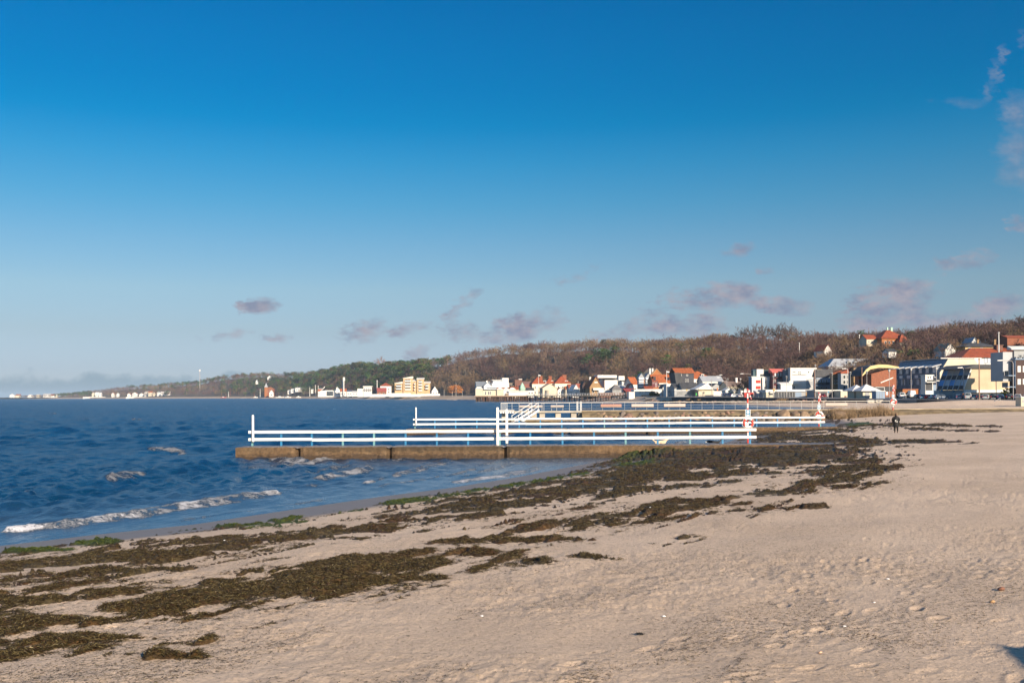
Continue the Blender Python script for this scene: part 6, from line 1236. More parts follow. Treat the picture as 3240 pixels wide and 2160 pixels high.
def build_groyne():
    R = random.Random(31); Y = 160.0; zd = at(2000, 1298, Y).z; xa, xb = at(1838, 1298, Y).x, at(2700, 1298, Y).x; xe = at(3330, 1299, Y).x
    o = empty('stone_groyne', (xa, Y, 0), 0, 'long low stone groyne with a concrete footpath on top behind the two jetties', 'groyne')
    n = 60; V, Fq = [], []
    for i in range(n+1):
        x = (xe-xa)*i/n
        for (y, z) in ((-5.2,-1.2),(-2.6,zd-.55),(-1.4,zd-.12),(-1.3,zd-.02),(1.6,zd-.02),(1.7,zd-.5),(5,-1.2)): V.append((x, y+R.gauss(0,.05), z+(R.gauss(0,.08) if abs(y) > 1.65 else 0)))
    for i in range(n):
        for k in range(6): Fq.append((i*7+k, (i+1)*7+k, (i+1)*7+k+1, i*7+k+1))
    link('core', npmesh('core', np.array(V), np.array(Fq), [mat('groyne_earth', (.15,.11,.06), .95, .4, .8, bump=.6, bscale=4)]), o)
    V, Fq = [], []
    for i in range(n+1):
        x = (xe-xa)*i/n
        for (y, z) in ((-1.25,zd-.3),(-1.25,zd+.05),(1.5,zd+.05),(1.5,zd-.3)): V.append((x, y+R.gauss(0,.01), z))
    for i in range(n):
        for k in range(3): Fq.append((i*4+k, (i+1)*4+k, (i+1)*4+k+1, i*4+k+1))
    link('footpath', npmesh('footpath', np.array(V), np.array(Fq), [mat('sandy_concrete', (.47,.38,.27), .9, .2, .6, bump=.3)]), o)
    MB().hexa([(-1.6,-1.6,-1),(1.2,-1.7,-1),(1.2,1.7,-1),(-1.6,1.6,-1),(-.2,-1.2,zd-.02),(1.2,-1.2,zd-.02),(1.2,1.2,zd-.02),(-.2,1.2,zd-.02)]).build('end_block', CONC, o)
    for i in range(165):
        x = xa+2.5+(xb-xa-2)*(i+R.uniform(0,.9))/165; row = i % 3; s = R.uniform(.26, .5)*(1.4 if R.random() < .2 else 1)
        y = Y-2.2-1.15*row+R.uniform(-.3,.3); z = [zd-.62, zd-1.05, max(zd-1.65, -.1)][row]+R.uniform(-.1,.12)
        if x > 52: z = max(z, GZ(x, y)+.1)
        boulder(x, y, z, s, R, 'weathered tan and grey boulder packed along the front of the stone groyne', 'boulders along the groyne', .25 if row < 2 else .6)
    # metal railing on the groyne
    r = empty('pipe_railing', (xa-9, Y, zd), 0, 'thin grey pipe railing along the groyne footpath', 'railing'); L = at(2822, 1285, Y).x-(xa-9); h = at(2000, 1272.5, Y).z-zd
    MB().tube([(-at(1838,1290,Y).x+at(1585,1290,Y).x+9, .9, h),(L,.9,h)], .055, 8).build('top_rail', mat('pale_pipe', (.58,.53,.46), .5, .1), r)
    for z in (.42, .80): MB().tube([(9,.9,z),(L,.9,z)], .018, 6).build('wire', STEEL, r)
    k = int((L-9)/1.75)
    for i in range(k+1): x = 9+(L-9)*i/k; MB().tube([(x,.9,0),(x,.9,h)], .024, 6).build('post', STEEL, r)
    for i, (p0, p1, m) in enumerate(((1902,1968,PINKW),(2000,2070,TARP),(2103,2171,TARP),(2617,2686,TARP))):
        a, c = at(p0, 1280, Y).x, at(p1, 1280, Y).x; q = empty('bench_board', (a, Y+.75, zd), 0, ['dusty pink board slung on the groyne railing','pale board on the groyne railing, left of the two white ones','pale board on the groyne railing, right of the two white ones','pale board on the groyne railing near the black wall'][i], 'board', 'boards hung on the groyne railing')
        MB().box(0,-.05,.62,c-a,.05,1.03).build('board', m, q); MB().box(0,-.08,.52,c-a,.08,.60).build('ledge', TIMBER, q)
    # platform at the head on stub piers with stair
    x0 = at(1580, 1298, Y).x; p = empty('bathing_platform', (x0, Y, 0), 0, 'raised concrete bathing platform on stub piers at the head of the groyne', 'platform'); w = xa-x0
    MB().box(.8,-1.6,zd-.28,w,1.6,zd+.02).build('deck', CONC, p); MB().box(0,-2.6,zd-.10,2.4,-.2,zd+.22).build('plank_deck', paint('grey_planks', (.42,.41,.39), scale=4), p)
    for q in range(6): MB().box(.15+q*.38,-2.62,zd-.30,.40+q*.38,-2.4,zd-.101).build('joist', RAILW, p)
    for px in (1596, 1689, 1715, 1765, 1814): x = at(px, 1300, Y).x-x0; MB().box(x-.42,-1.3,-1,x+.42,1.3,zd-.285).build('pier', CONC, p)
    V = MB(); V.hexa([(.2,-3.4,-1),(w+2,-3.4,-1),(w+2,2,-1),(.2,2,-1),(1,-2.4,.55),(w+2,-2.4,.62),(w+2,2,.6),(1,2,.55)]); V.build('footing', mat('groyne_earth', (.15,.11,.06)), p)
    g = empty('platform_railing', (x0, Y, zd), 0, 'grey metal railing with gate panels round the bathing platform', 'railing')
    for px in (1587,1620,1642,1682,1714,1720,1760,1800,1836): x = at(px, 1290, Y).x-x0; MB().tube([(x,-1.45,0),(x,-1.45,h)], .05, 6).build('post', STEEL, g)
    MB().tube([(at(1585,1272,Y).x-x0,-1.45,h),(w,-1.45,h)], .05, 6).build('top_rail', mat('pale_pipe', (.58,.53,.46)), g)
    for z in (.4, .8): MB().tube([(at(1606,1272,Y).x-x0,-1.45,z),(w,-1.45,z)], .02, 6).build('wire', STEEL, g)
    b = MB()
    for q in range(9): x = at(1585+q*2.6, 1290, Y).x-x0; b.box(x-.03,-1.5,.2,x+.03,-1.42,h)
    b.build('bar_panel', STEEL, g)
    for px in (1825, 1836): x = at(px, 1290, Y).x-x0; MB().box(x-.15,-1.5,0,x+.15,-1.35,h+.2).build('gate_post', STEEL, g)
    for i, (p0, p1) in enumerate(((1643,1717),(1743,1784))):
        a, c = at(p0, 1282, Y).x, at(p1, 1282, Y).x; q = empty('rolled_mat', (a, Y+.4, zd), 0, ['long pale board on the far side of the bathing platform','short pale roll on the far side of the bathing platform'][i], 'board'); MB().tube([(0,0,.72),(c-a,0,.72)], .20, 12).build('roll', TARP, q); MB().box(.1,-.03,0,.16,.03,.7).box(c-a-.16,-.03,0,c-a-.1,.03,.7).build('stand', STEEL, q)
    s = empty('bathing_stair', (x0, Y, zd), 0, 'white stair with sloping handrails leading down from the platform into the water', 'stair'); T, Bm = at(1684, 1297, Y-1.7), at(1618, 1340, Y-6.0)
    T = T-Vector((x0, Y, zd)); Bm = Bm-Vector((x0, Y, zd)); off = Vector((1.0, -.5, 0))
    for kk in (0, 1): MB().hexa([Bm+off*kk+Vector((0,0,-.14)),Bm+off*kk+Vector((.12,0,-.14)),T+off*kk+Vector((.12,0,-.14)),T+off*kk+Vector((0,0,-.14)),Bm+off*kk+Vector((0,0,.14)),Bm+off*kk+Vector((.12,0,.14)),T+off*kk+Vector((.12,0,.14)),T+off*kk+Vector((0,0,.14))]).build('stringer', RAILW, s)
    for q in range(9): P = Bm.lerp(T, (q+.5)/9); MB().hexa([P,P+Vector((.1,.35,0)),P+off+Vector((.1,.35,0)),P+off,P+Vector((0,0,.05)),P+Vector((.1,.35,.05)),P+off+Vector((.1,.35,.05)),P+off+Vector((0,0,.05))]).build('step', RAILW, s)
    for kk in (0, 1):
        for zz in (.6, 1.2): MB().tube([Bm+off*kk+Vector((0,0,zz)), T+off*kk+Vector((0,0,zz))], .045, 6).build('handrail', RAILW, s)
        for t in (.03, .5, .98): P = Bm.lerp(T, t)+off*kk; MB().tube([P, P+Vector((0,0,1.22))], .04, 6).build('post', RAILW, s)
    # dry grass on the groyne's landward end: tufts
    for i in range(46):
        px = 2612+i*3.9+R.uniform(-6, 6); gap = 2665 < px < 2690
        if gap and R.random() < .7: continue
        x = at(px, 1310, Y).x; y = Y-2.2-R.uniform(0, 3.2); z = max(GZ(x, y), zd-.5-.4*(Y-2.2-y)); hh = R.uniform(.9, 1.7)*(1.25 if px > 2700 else 1)
        b = TB(500+i)
        for q in range(110): b.twig((b.r.gauss(0,.32), b.r.gauss(0,.28), -.1), (b.r.gauss(0,.32), b.r.gauss(0,.3), 1), hh*b.r.uniform(.5, 1.05), .05, 0)
        V, T_, C_ = b.arr(); ob = link('grass_tuft', npmesh('grass_tuft', V, T_, [WEEDY])); ob.location = (x, y, z); tag(ob, 'dry tan grass tuft growing on the landward end of the groyne', 'grass tuft', 'dry grass tufts on the groyne')
    for px, s in ((2655,1.1),(2640,.6),(2480,1.15),(2520,.95),(2543,.9)):
        x = at(px, 1312, Y-3.4).x; boulder(x, Y-3.4, max(GZ(x, Y-3.4), .5)+.35, s, R, 'large pale boulder at the front of the groyne', 'large boulders at the groyne', 0, STONE[0])
    return zd
# ------------------------------------------------------------------ sea wall, steps, rocks below it
def build_seawall():
    R = random.Random(41); Wl = [w for w in WALL if w[0] <= 2745]
    def wall_obj(pts, label, top_up=.0, th=.5, low=.2):
        o = empty('sea_wall', ((pts[0][0]-CX)/F*pts[0][1], pts[0][1], 0), 0, label, 'wall'); ox, oy = o.location.x, o.location.y
        P = [Vector(((px-CX)/F*Y-ox, Y-oy, z)) for px, Y, z in pts]
        for nm, z0f, z1f, t0, m in (('wall', None, -.16, .0, BLACKW), ('coping', -.155, .02, .06, BLACKW)):
            V, Fq = [], []
            for i, p in enumerate(P):
                d = (P[min(i+1, len(P)-1)]-P[max(i-1, 0)]); d.z = 0; d.normalize(); n = Vector((-d.y, d.x, 0)); n = n if n.y < 0 else -n
                z0 = low if z0f is None else p.z+z0f; z1 = p.z+z1f
                V += [tuple(p.xy+n.xy*t0)+(z0,), tuple(p.xy+n.xy*t0)+(z1,), tuple(p.xy-n.xy*th)+(z1,), tuple(p.xy-n.xy*th)+(z0,)]
            for i in range(len(P)-1):
                for k in range(4): Fq.append((i*4+k, (i+1)*4+k, (i+1)*4+(k+1) % 4, i*4+(k+1) % 4))
            link(nm, npmesh(nm, np.array(V), np.array(Fq), [m]), o)
        return o
    wall_obj([(px, Y-.6, z) for px, Y, z in Wl], 'long black retaining wall below the promenade above the boulders')
    wall_obj([(px, Y-.6, z) for px, Y, z in WALL if px >= 2800][::-1][::-1], 'dark weathered retaining wall behind the drifted sand under the parked cars')
    for i, (a, c) in enumerate(((2743,2765),(2769,2801))):
        p, q = at(a, 1268, 318), at(c, 1268, 318); o = empty('stone_block', (p.x, 318, 0), .1, ['pale concrete block in the gap of the black wall, left one','pale concrete block in the gap of the black wall, right one with a dark stain'][i], 'block', 'pale blocks in the wall gap'); MB().box(0,-.6,.2,q.x-p.x,.6,2.2).build('block', CONC, o, bevel=.08); MB().box(-.1,-1.4,.2,q.x-p.x+.1,-.62,1.35).build('step', CONC, o)
    for i in range(150):
        px = R.uniform(2150, 2610); Y = float(np.interp(px, _wp, _wy))-.6; dY = R.uniform(1.2, 7.5); x = (px-CX)/F*(Y-dY); z = max(GZ(x, Y-dY), .1)+.25+.16*(7-dY)*(.5 if px < 2450 else .35)
        boulder(x, Y-dY, z, R.uniform(.5, .95), R, 'tan boulder in the rock slope below the black retaining wall', 'boulders below the black wall', .25)
    for i, (px, w, h) in enumerate(((2478,13,4),(2490,10,3.5),(2185,8,3),(2220,7,2.6))):
        Y = float(np.interp(px, _wp, _wy))-2.5; b = TB(700+i)
        for q in range(260): b.twig((b.r.gauss(0,.55), b.r.gauss(0,.4), -.1), (b.r.gauss(0,.4), b.r.gauss(0,.3), 1), h*.42*b.r.uniform(.5, 1.1), .07, 0)
        V, T_, C_ = b.arr(); ob = link('dry_bush', npmesh('dry_bush', V, T_, [WEEDY])); ob.location = ((px-CX)/F*Y, Y, 1.4); ob.scale = (1.6, 1.2, 1); tag(ob, ['tan dry bush before the black wall under the cream flats, larger left one','tan dry bush before the black wall under the cream flats, smaller right one','rusty dry bush below the black restaurant','small rusty dry bush below the white pavilion'][i], 'bush', 'dry bushes before the black wall')
    # steps with a handrail at the right
    p = at(3103, 1288, 232); o = empty('beach_steps', (p.x, 232, 0), .1, 'dark concrete beach steps down from the car park', 'steps')
    for k in range(4): MB().box(.0+k*.1,2-k*.5,.3,11-k*.2,6,1.25+k*.22).build('step', mat('dark_concrete', (.12,.11,.10), .9, .2, 2), o)
    h = empty('steps_handrail', (at(3144,1290,231).x, 231, 1.2), .1, 'grey metal handrail sloping beside the beach steps', 'handrail'); w = at(3179,1270,231).x-at(3144,1290,231).x
    for z0, z1 in ((.95, 1.75), (.5, 1.25), (.1, .8)): MB().tube([(0,0,z0),(w,1.5,z1+.15)], .05, 8).build('rail', STEEL, h)
    for t in (0, .97): MB().tube([(w*t,1.5*t,-.8),(w*t,1.5*t,.95+.95*t)], .055, 8).build('post', STEEL, h)
    p = at(3231, 1294, 215); o = empty('ticket_hut', (p.x, 215, GZ(p.x, 215)-.2), .1, 'small pale hut at the right edge beside the steps', 'hut'); MB().box(0,0,0,2.4,2,2.1).build('wall', CREAM, o); MB().box(-.15,-.15,2.11,2.55,2.15,2.3).build('roof', WHITE, o); MB().box(.25,-.03,1.0,.8,.02,1.6).build('hatch', GREYW, o)
# ------------------------------------------------------------------ pier and bathhouse
def build_pier():
    R = random.Random(51); Y = 690.0; x0, x1 = at(1504, 1250, Y).x, at(1672, 1250, Y).x; zd = at(1590, 1251, Y).z
    o = empty('bathhouse', (x0, Y, zd), 0, 'cream and white bathhouse standing on dark piles over the water', 'bathhouse'); s = (x1-x0)/168.0
    X = lambda zx: (1400+zx/4.704-1504)*s; Zz = lambda zy: at(1590, 1080+zy/4.704, Y).z-zd
    MB().box(-.6,-1,-.75,x1-x0+.6,16,0).build('deck', TIMBER, o)
    def blk(nm, a, c, top, y0, y1, m, rf=None, rm=WHITE):
        q = MB().box(X(a),y0,.01,X(c),y1,Zz(top)).build('wall', m, o)
        if rf == 'flat': MB().box(X(a)-.5,y0-.6,Zz(top)+.01,X(c)+.5,y1+.4,Zz(top)+.5).build('roof', rm, o)
        if rf == 'gable': xm = (X(a)+X(c))/2; MB().prism([(X(a)-.3,y0-.4,Zz(top)+.01),(X(c)+.3,y0-.4,Zz(top)+.01),(X(c)-1,y0-.4,Zz(top)+1.0),(xm,y0-.4,Zz(top)+1.5),(X(a)+1,y0-.4,Zz(top)+1.0)], (0,y1-y0,0)).build('roof', rm, o)
        return q
    blk('w', 492, 600, 705, 0, 14, CREAM, 'gable'); blk('w', 602, 808, 722, 1.5, 14, CREAM, 'flat', DKROOF); blk('w', 660, 800, 690, 5, 12, CURT, 'flat', GRROOF); blk('w', 810, 905, 715, .3, 14, CREAM, 'gable'); blk('w', 907, 990, 715, 0.5, 14, WHITE, 'gable'); blk('w', 992, 1090, 715, 2, 14, CREAM, 'gable'); blk('w', 985, 1278, 745, -.6, 1.9, WHITE, 'flat'); blk('w', 1092, 1260, 742, 2, 12, CREAM, 'flat', DKROOF); blk('w', 1180, 1235, 728, 3, 8, TIMBER)
    for a in (632, 676, 700): w = MB().box(X(a),1.40,.4,X(a+22),1.52,Zz(738)).build('window', WHITE, o); MB().box(X(a+4),1.36,.7,X(a+18),1.45,Zz(742)).build('pane', GLASS, w)
    MB().box(X(940),-.72,.1,X(975),-.5,Zz(770)).build('door', TIMBER, o)
    for i in range(34):
        zx = 505+i*24+R.uniform(-6, 6)
        for y in (R.uniform(-.6, 1), R.uniform(5, 9), R.uniform(11, 15)): MB().tube([(X(zx),y,-zd-2),(X(zx)+R.gauss(0,.2),y,-.76)], R.uniform(.24,.4), 6, 0, False).build('pile', PILE, o)
        if i in (4, 12, 20, 27): MB().box(X(zx)+.3,2,-zd-1,X(zx)+2.2,12,-.77).build('cross_wall', BLACKW, o)
    # walkway to the shore
    Pa, Pb = Vector((x1, Y, zd)), at(2060, 1254, 612); Pb.z = zd-.15; w = empty('pier', (Pa.x, Pa.y, zd), math.atan2(Pb.y-Pa.y, Pb.x-Pa.x), 'long timber pier walkway with white railings linking the bathhouse to the shore', 'pier'); L = (Pb.xy-Pa.xy).length
    MB().box(.6,-1.6,-.55,L,1.6,0).build('deck', TIMBER, w); MB().box(.6,-1.66,-.5,L,-1.602,-.18).build('edge_beam', CREAM, w)
    for y in (-1.5, 1.5):
        for z in (.55, 1.15): MB().box(.6,y-.06,z-.07,L,y+.06,z+.07).build('rail', RAILW, w)
        k = int(L/2.2)
        for i in range(0, k+1): MB().box(.6+(L-.7)*i/k-.06,y-.05,0,.6+(L-.7)*i/k+.06,y+.05,1.08).build('railing_post', RAILW, w)
    for i in range(24): x = 1+(L-2)*i/23; MB().box(x-.2,-1.55,-zd-1,x+.2,-1.2,-.56).box(x-.2,1.2,-zd-1,x+.2,1.55,-.56).build('pile_pair', PILE, w)
    # dark boarding deck and slip
    a, c = at(2040, 1259, 560), at(2118, 1259, 560); q = empty('swim_deck', (a.x, 560, a.z), .05, 'low dark deck on thin legs before the arcade building', 'deck'); MB().box(0,-2,-.5,c.x-a.x,2,0).build('deck', DKROOF, q)
    for i in range(7): x = .3+(c.x-a.x-.6)*i/6; MB().tube([(x,-1.8,-a.z-.5),(x,-1.8,-.5)], .14, 6).build('leg', DKROOF, q)
    MB().box(-.2,-2.1,.05,c.x-a.x+.3,-1.95,.14).build('edge', CREAM, q); MB().hexa([(c.x-a.x-.3,-2.2,-2.2),(c.x-a.x,-2.2,-2.2),(c.x-a.x,2,-2.2),(c.x-a.x-.3,2,-2.2),(c.x-a.x+.4,-2.2,.4),(c.x-a.x+.7,-2.2,.4),(c.x-a.x+.7,2,.4),(c.x-a.x+.4,2,.4)]).build('end_board', CREAM, q)
    R2 = random.Random(5)
    for i in range(34):
        px = 2040+R2.uniform(0, 130); Yq = float(np.interp(px, [2040, 2170], [575, 470]))-R2.uniform(0, 8); x = (px-CX)/F*Yq; boulder(x, Yq, max(GZ(x, Yq), .1)+.4, R2.uniform(.6, 1.3), R2, 'brown boulder in the rocks under the dark swim deck', 'rocks under the swim deck', .4)
# ------------------------------------------------------------------ vehicles
TYRE = mat('tyre', (.02,.02,.02), .9, .1); RIM = mat('rim', (.45,.45,.46), .35, .05, metal=.8); TAIL = mat('tail_lamp', (.45,.02,.015), .3, .05); HEADL = mat('headlamp', (.75,.75,.72), .2, .05); PLATE = mat('plate', (.75,.75,.72), .5, .03)
def car_paint(n, c): return mat('car_paint_'+n, c, .3, .04, 1, spec=.6)
def make_car(kind, m):
    """length along x, nose at +x"""
    L, W, H, belt = {'hatch': (4.2,1.78,1.48,.88), 'estate': (4.6,1.82,1.50,.90), 'suv': (4.6,1.88,1.72,1.02), 'van': (5.0,1.95,1.98,1.15), 'bigvan': (5.9,2.05,2.6,1.4)}[kind]
    o = empty('parked_car' if 'van' not in kind else 'parked_van', (0,0,0)); l = L/2
    prof = {'hatch': [(-l,.32),(-l-.04,.75),(-l+.15,belt),(-l+.45,H-.06),(-l+1.0,H),(.35,H-.02),(1.15,belt+.06),(l-.25,.78),(l,.55),(l-.02,.28)], 'estate': [(-l,.32),(-l-.04,.75),(-l+.08,belt),(-l+.35,H-.06),(-l+.9,H),(.35,H-.02),(1.2,belt+.05),(l-.25,.78),(l,.55),(l-.02,.28)],
            'suv': [(-l,.38),(-l-.04,.85),(-l+.08,belt),(-l+.3,H-.06),(-l+.8,H),(.4,H-.02),(1.15,belt+.1),(l-.2,.95),(l,.65),(l-.02,.32)], 'van': [(-l,.35),(-l-.03,.9),(-l,belt),(-l+.08,H-.08),(-l+.5,H),(1.1,H-.03),(1.75,belt),(l-.2,.95),(l,.6),(l-.02,.3)], 'bigvan': [(-l,.4),(-l-.02,1),(-l,belt),(-l+.06,H-.1),(-l+.4,H),(1.3,H-.05),(2.0,belt+.15),(l-.25,1.15),(l,.7),(l-.02,.35)]}[kind]
    V, Fq = [], []; n = len(prof); ys = [(-1,.93),(-.86,1),(.86,1),(1,.93)]
    for yk, sc in ys:
        for (x, z) in prof:
            inset = .22*max(0, (z-belt)/(H-belt))*(1 if abs(yk) == 1 else .6); V.append((x*(sc if abs(yk) == 1 else 1), (abs(yk)*W/2-inset)*(1 if yk > 0 else -1), z*(1 if abs(yk) < 1 else .985)))
    for a in range(3):
        for k in range(n): Fq.append((a*n+k, a*n+(k+1) % n, (a+1)*n+(k+1) % n, (a+1)*n+k))
    b = MB(); b.v = V; b.f = Fq+[tuple(range(n)), tuple(reversed(range(3*n, 4*n)))]; b.m = [0]*len(b.f); b.build('body', m, o, bevel=.03)
    def q(i): return Vector((prof[i][0], 0, prof[i][1]))
    for sgn in (-1, 1):
        y = lambda z: sgn*(W/2-.20*max(0, (z-belt)/(H-belt))*.98+.012)
        if kind == 'bigvan': p0, p1 = [(1.0,belt+.1),(1.75,belt+.1),(1.25,H-.35),(1.0,H-.35)], None
        elif kind == 'van': p0, p1 = [(-1.9,belt+.08),(1.5,belt+.08),(1.0,H-.16),(-1.9,H-.16)], None
        else: p0, p1 = [(-l+.42,belt+.05),(.92,belt+.05),(.3,H-.12),(-l+.85,H-.12)], None
        MB().prism([(x, y(z), z) for x, z in p0], (0,sgn*.02,0)).build('side_window', GLASS, o)
    a, c = (q(6), q(5)); d = Vector((.02,0,.02)); i0 = .12; MB().hexa([a+Vector((.012,-W*.40,.06)), a+Vector((.012,W*.40,.06)), c+Vector((.04,W*.33,-.06)), c+Vector((.04,-W*.33,-.06)), a+Vector((.045,-W*.40,.07)), a+Vector((.045,W*.40,.07)), c+Vector((.07,W*.33,-.04)), c+Vector((.07,-W*.33,-.04))]).build('windscreen', GLASS, o)
    a, c = q(2), q(3); MB().hexa([a+Vector((-.04,-W*.38,.05)), a+Vector((-.04,W*.38,.05)), c+Vector((-.05,W*.32,-.08)), c+Vector((-.05,-W*.32,-.08)), a+Vector((.01,-W*.38,.05)), a+Vector((.01,W*.38,.05)), c+Vector((.0,W*.32,-.08)), c+Vector((.0,-W*.32,-.08))]).build('rear_window', GLASS if kind != 'bigvan' else m, o)
    for sx in (-.31, .30):
        for sgn in (-1, 1):
            w = MB().tube([(sx*L,sgn*(W/2-.20),.32),(sx*L,sgn*(W/2+.012),.32)], .32, 16).build('wheel', TYRE, o); MB().tube([(sx*L,sgn*(W/2+.010),.32),(sx*L,sgn*(W/2+.022),.32)], .20, 12).build('rim', RIM, w)
    for sgn in (-1, 1):
        MB().box(-l-.06,sgn*W*.36-.12,.72,-l+.06,sgn*W*.36+.12,.95).build('tail_light', TAIL, o); MB().box(l-.22,sgn*W*.34-.16,.58,l+.01,sgn*W*.34+.16,.74).build('headlight', HEADL, o)
    MB().box(-l-.07,-.26,.55,-l-.03,.26,.66).build('number_plate', PLATE, o); return o
CARS = {}
def put_car(kind, cname, col, px, py, Y, rz, label, group='cars parked along the promenade', s=1.0):
    k = kind+cname
    if k in CARS: o = copy_tree(CARS[k])
    else: o = CARS[k] = make_car(kind, car_paint(cname, col))
    x = ray(px, py)[0]*Y; o.location = (x, Y, float(town_z(px))+.75*min(1, max(0, (Y-back_Y(px))/120.0))); o.rotation_euler.z = radians(rz); o.scale = (s,)*3; tag(o, label, 'van' if 'van' in kind else 'car', group if 'van' not in kind else None)
def build_cars():
    for a in ((('van','white',(.72,.72,.70),2851,1262,345,80,'white van with dark windows, left one of the two beside the orange wall'),('bigvan','white',(.74,.74,.72),2883,1262,347,80,'tall white delivery van, right one of the two beside the orange wall'),
      ('estate','charcoal',(.03,.035,.045),2903,1264,316,84,'charcoal car with red tail lights in front of the tall white van'),('hatch','teal',(.05,.20,.30),2918,1264,308,70,'small teal blue car half hidden behind the wall'),('hatch','red',(.55,.03,.025),2945,1264,306,0,'bright red car behind the wall'),('hatch','white2',(.70,.70,.68),2960,1264,305,0,'white car nose to nose with the bright red car'),('estate','navy',(.035,.07,.13),2978,1264,300,0,'navy blue estate car before the blue grey fence'),
      ('estate','steel',(.10,.17,.26),3033,1264,292,70,'steel blue car just right of the blue grey fence'),('van','silver',(.30,.33,.34),3058,1264,290,75,'grey green people carrier left of the wooden post'),('hatch','cream',(.60,.56,.50),3078,1264,297,75,'cream car just left of the wooden post'),('hatch','navy2',(.03,.05,.09),3098,1264,287,65,'dark blue hatchback right behind the wooden post'),('estate','silver',(.42,.45,.48),3119,1266,283,62,'silver car right of the dark blue hatchback'),
      ('suv','black',(.02,.022,.028),3143,1266,285,66,'black car between the silver one and the mid blue one'),('hatch','blue',(.045,.13,.26),3166,1267,281,62,'mid blue car left of the big black one'),('suv','black2',(.018,.02,.024),3194,1267,277,62,'big black off-roader near the handrail'),('estate','silver2',(.44,.46,.48),3221,1268,272,62,'silver car parked near the right edge'),('hatch','grey',(.16,.18,.20),3247,1268,268,62,'grey car cut by the right edge'),
      ('estate','red2',(.22,.02,.03),2606,1257,392,62,'dark red car with a white number plate in the garage mouth'),('suv','navy3',(.03,.06,.11),2690,1259,372,70,'navy car before the cream booth'),('hatch','white3',(.70,.70,.70),2708,1260,368,0,'white car beside the navy one before the tent roofed kiosks'),('estate','black3',(.02,.02,.024),2756,1260,362,75,'black car in front of the right tent roofed kiosk'),('suv','black4',(.02,.02,.024),2736,1260,366,75,'dark car in front of the left tent roofed kiosk'),
      ('hatch','white4',(.7,.7,.7),2288,1254,515,70,'white hatchback at the left of the row before the long white wall'),('estate','ice',(.40,.50,.55),2299,1254,513,70,'ice blue car in the row before the long white wall'),('hatch','white5',(.66,.66,.66),2308,1254,511,70,'second white hatchback in the row before the long white wall'),('suv','navy4',(.03,.05,.10),2317,1254,509,70,'navy car at the right of the row before the long white wall'))):
        put_car(*a)
    put_car('estate', 'white6', (.72,.72,.70), 2328, 1256, 430, 4, 'white estate car side on near the red container'); put_car('hatch', 'white7', (.70,.66,.64), 2344, 1256, 428, 70, 'white hatchback with red lamps left of the red container')
# ------------------------------------------------------------------ lamps, poles, small signs
def lamp(px, pyt, pyb, Y, label, arm=0.0, armdy=0.0, m=None, group='street lamps along the promenade', head=True):
    t, b = at(px, pyt, Y), at(px, pyb, Y); z0 = float(town_z(px)); H = t.z-z0; o = empty('street_lamp', (b.x, Y, z0-.2), 0, label, 'street lamp', group); m = m or LAMPG; r = .10
    if not arm:
        MB().tube([(0,0,0),(0,0,H+.2)], [r*1.2, r*.8], 8).build('pole', m, o); MB().tube([(0,0,H+.1),(0,0,H+.9)], [.25,.42], 10).ball((0,0,H+.9), .42, (1,1,.5)).build('lamp_head', WHITE, o, smooth=True)
    else:
        a = arm/F*Y; dz = armdy/F*Y; MB().tube([(0,0,0),(0,0,H-.6-dz),(a*.12,0,H+.1-dz),(a*.35,0,H+.15-dz*.7),(a,0,H+.2)], [r*1.3,r,r*.8,r*.8,r*.7], 8).build('pole', m, o); s = 1 if a > 0 else -1; MB().hexa([(a-.2*s,-.22,H+.1),(a+1.3*s,-.2,H+.1),(a+1.3*s,.2,H+.1),(a-.2*s,.22,H+.1),(a-.2*s,-.15,H+.42),(a+1.2*s,-.1,H+.32),(a+1.2*s,.1,H+.32),(a-.2*s,.15,H+.42)]).build('lamp_head', WHITE, o)
    return o
def pole(px, pyt, pyb, Y, r, m, label, name='pole', cat='pole', group=None, z0=None):
    t = at(px, pyt, Y); z0 = float(town_z(px)) if z0 is None else z0; o = empty(name, (t.x, Y, z0-.3), 0, label, cat, group); MB().tube([(0,0,0),(0,0,t.z-z0+.3)], [r*1.2,r*.8], 8).build('shaft', m, o); MB().ball((0,0,t.z-z0+.32), r*1.5, n=8, k=4).build('finial', m, o); return o
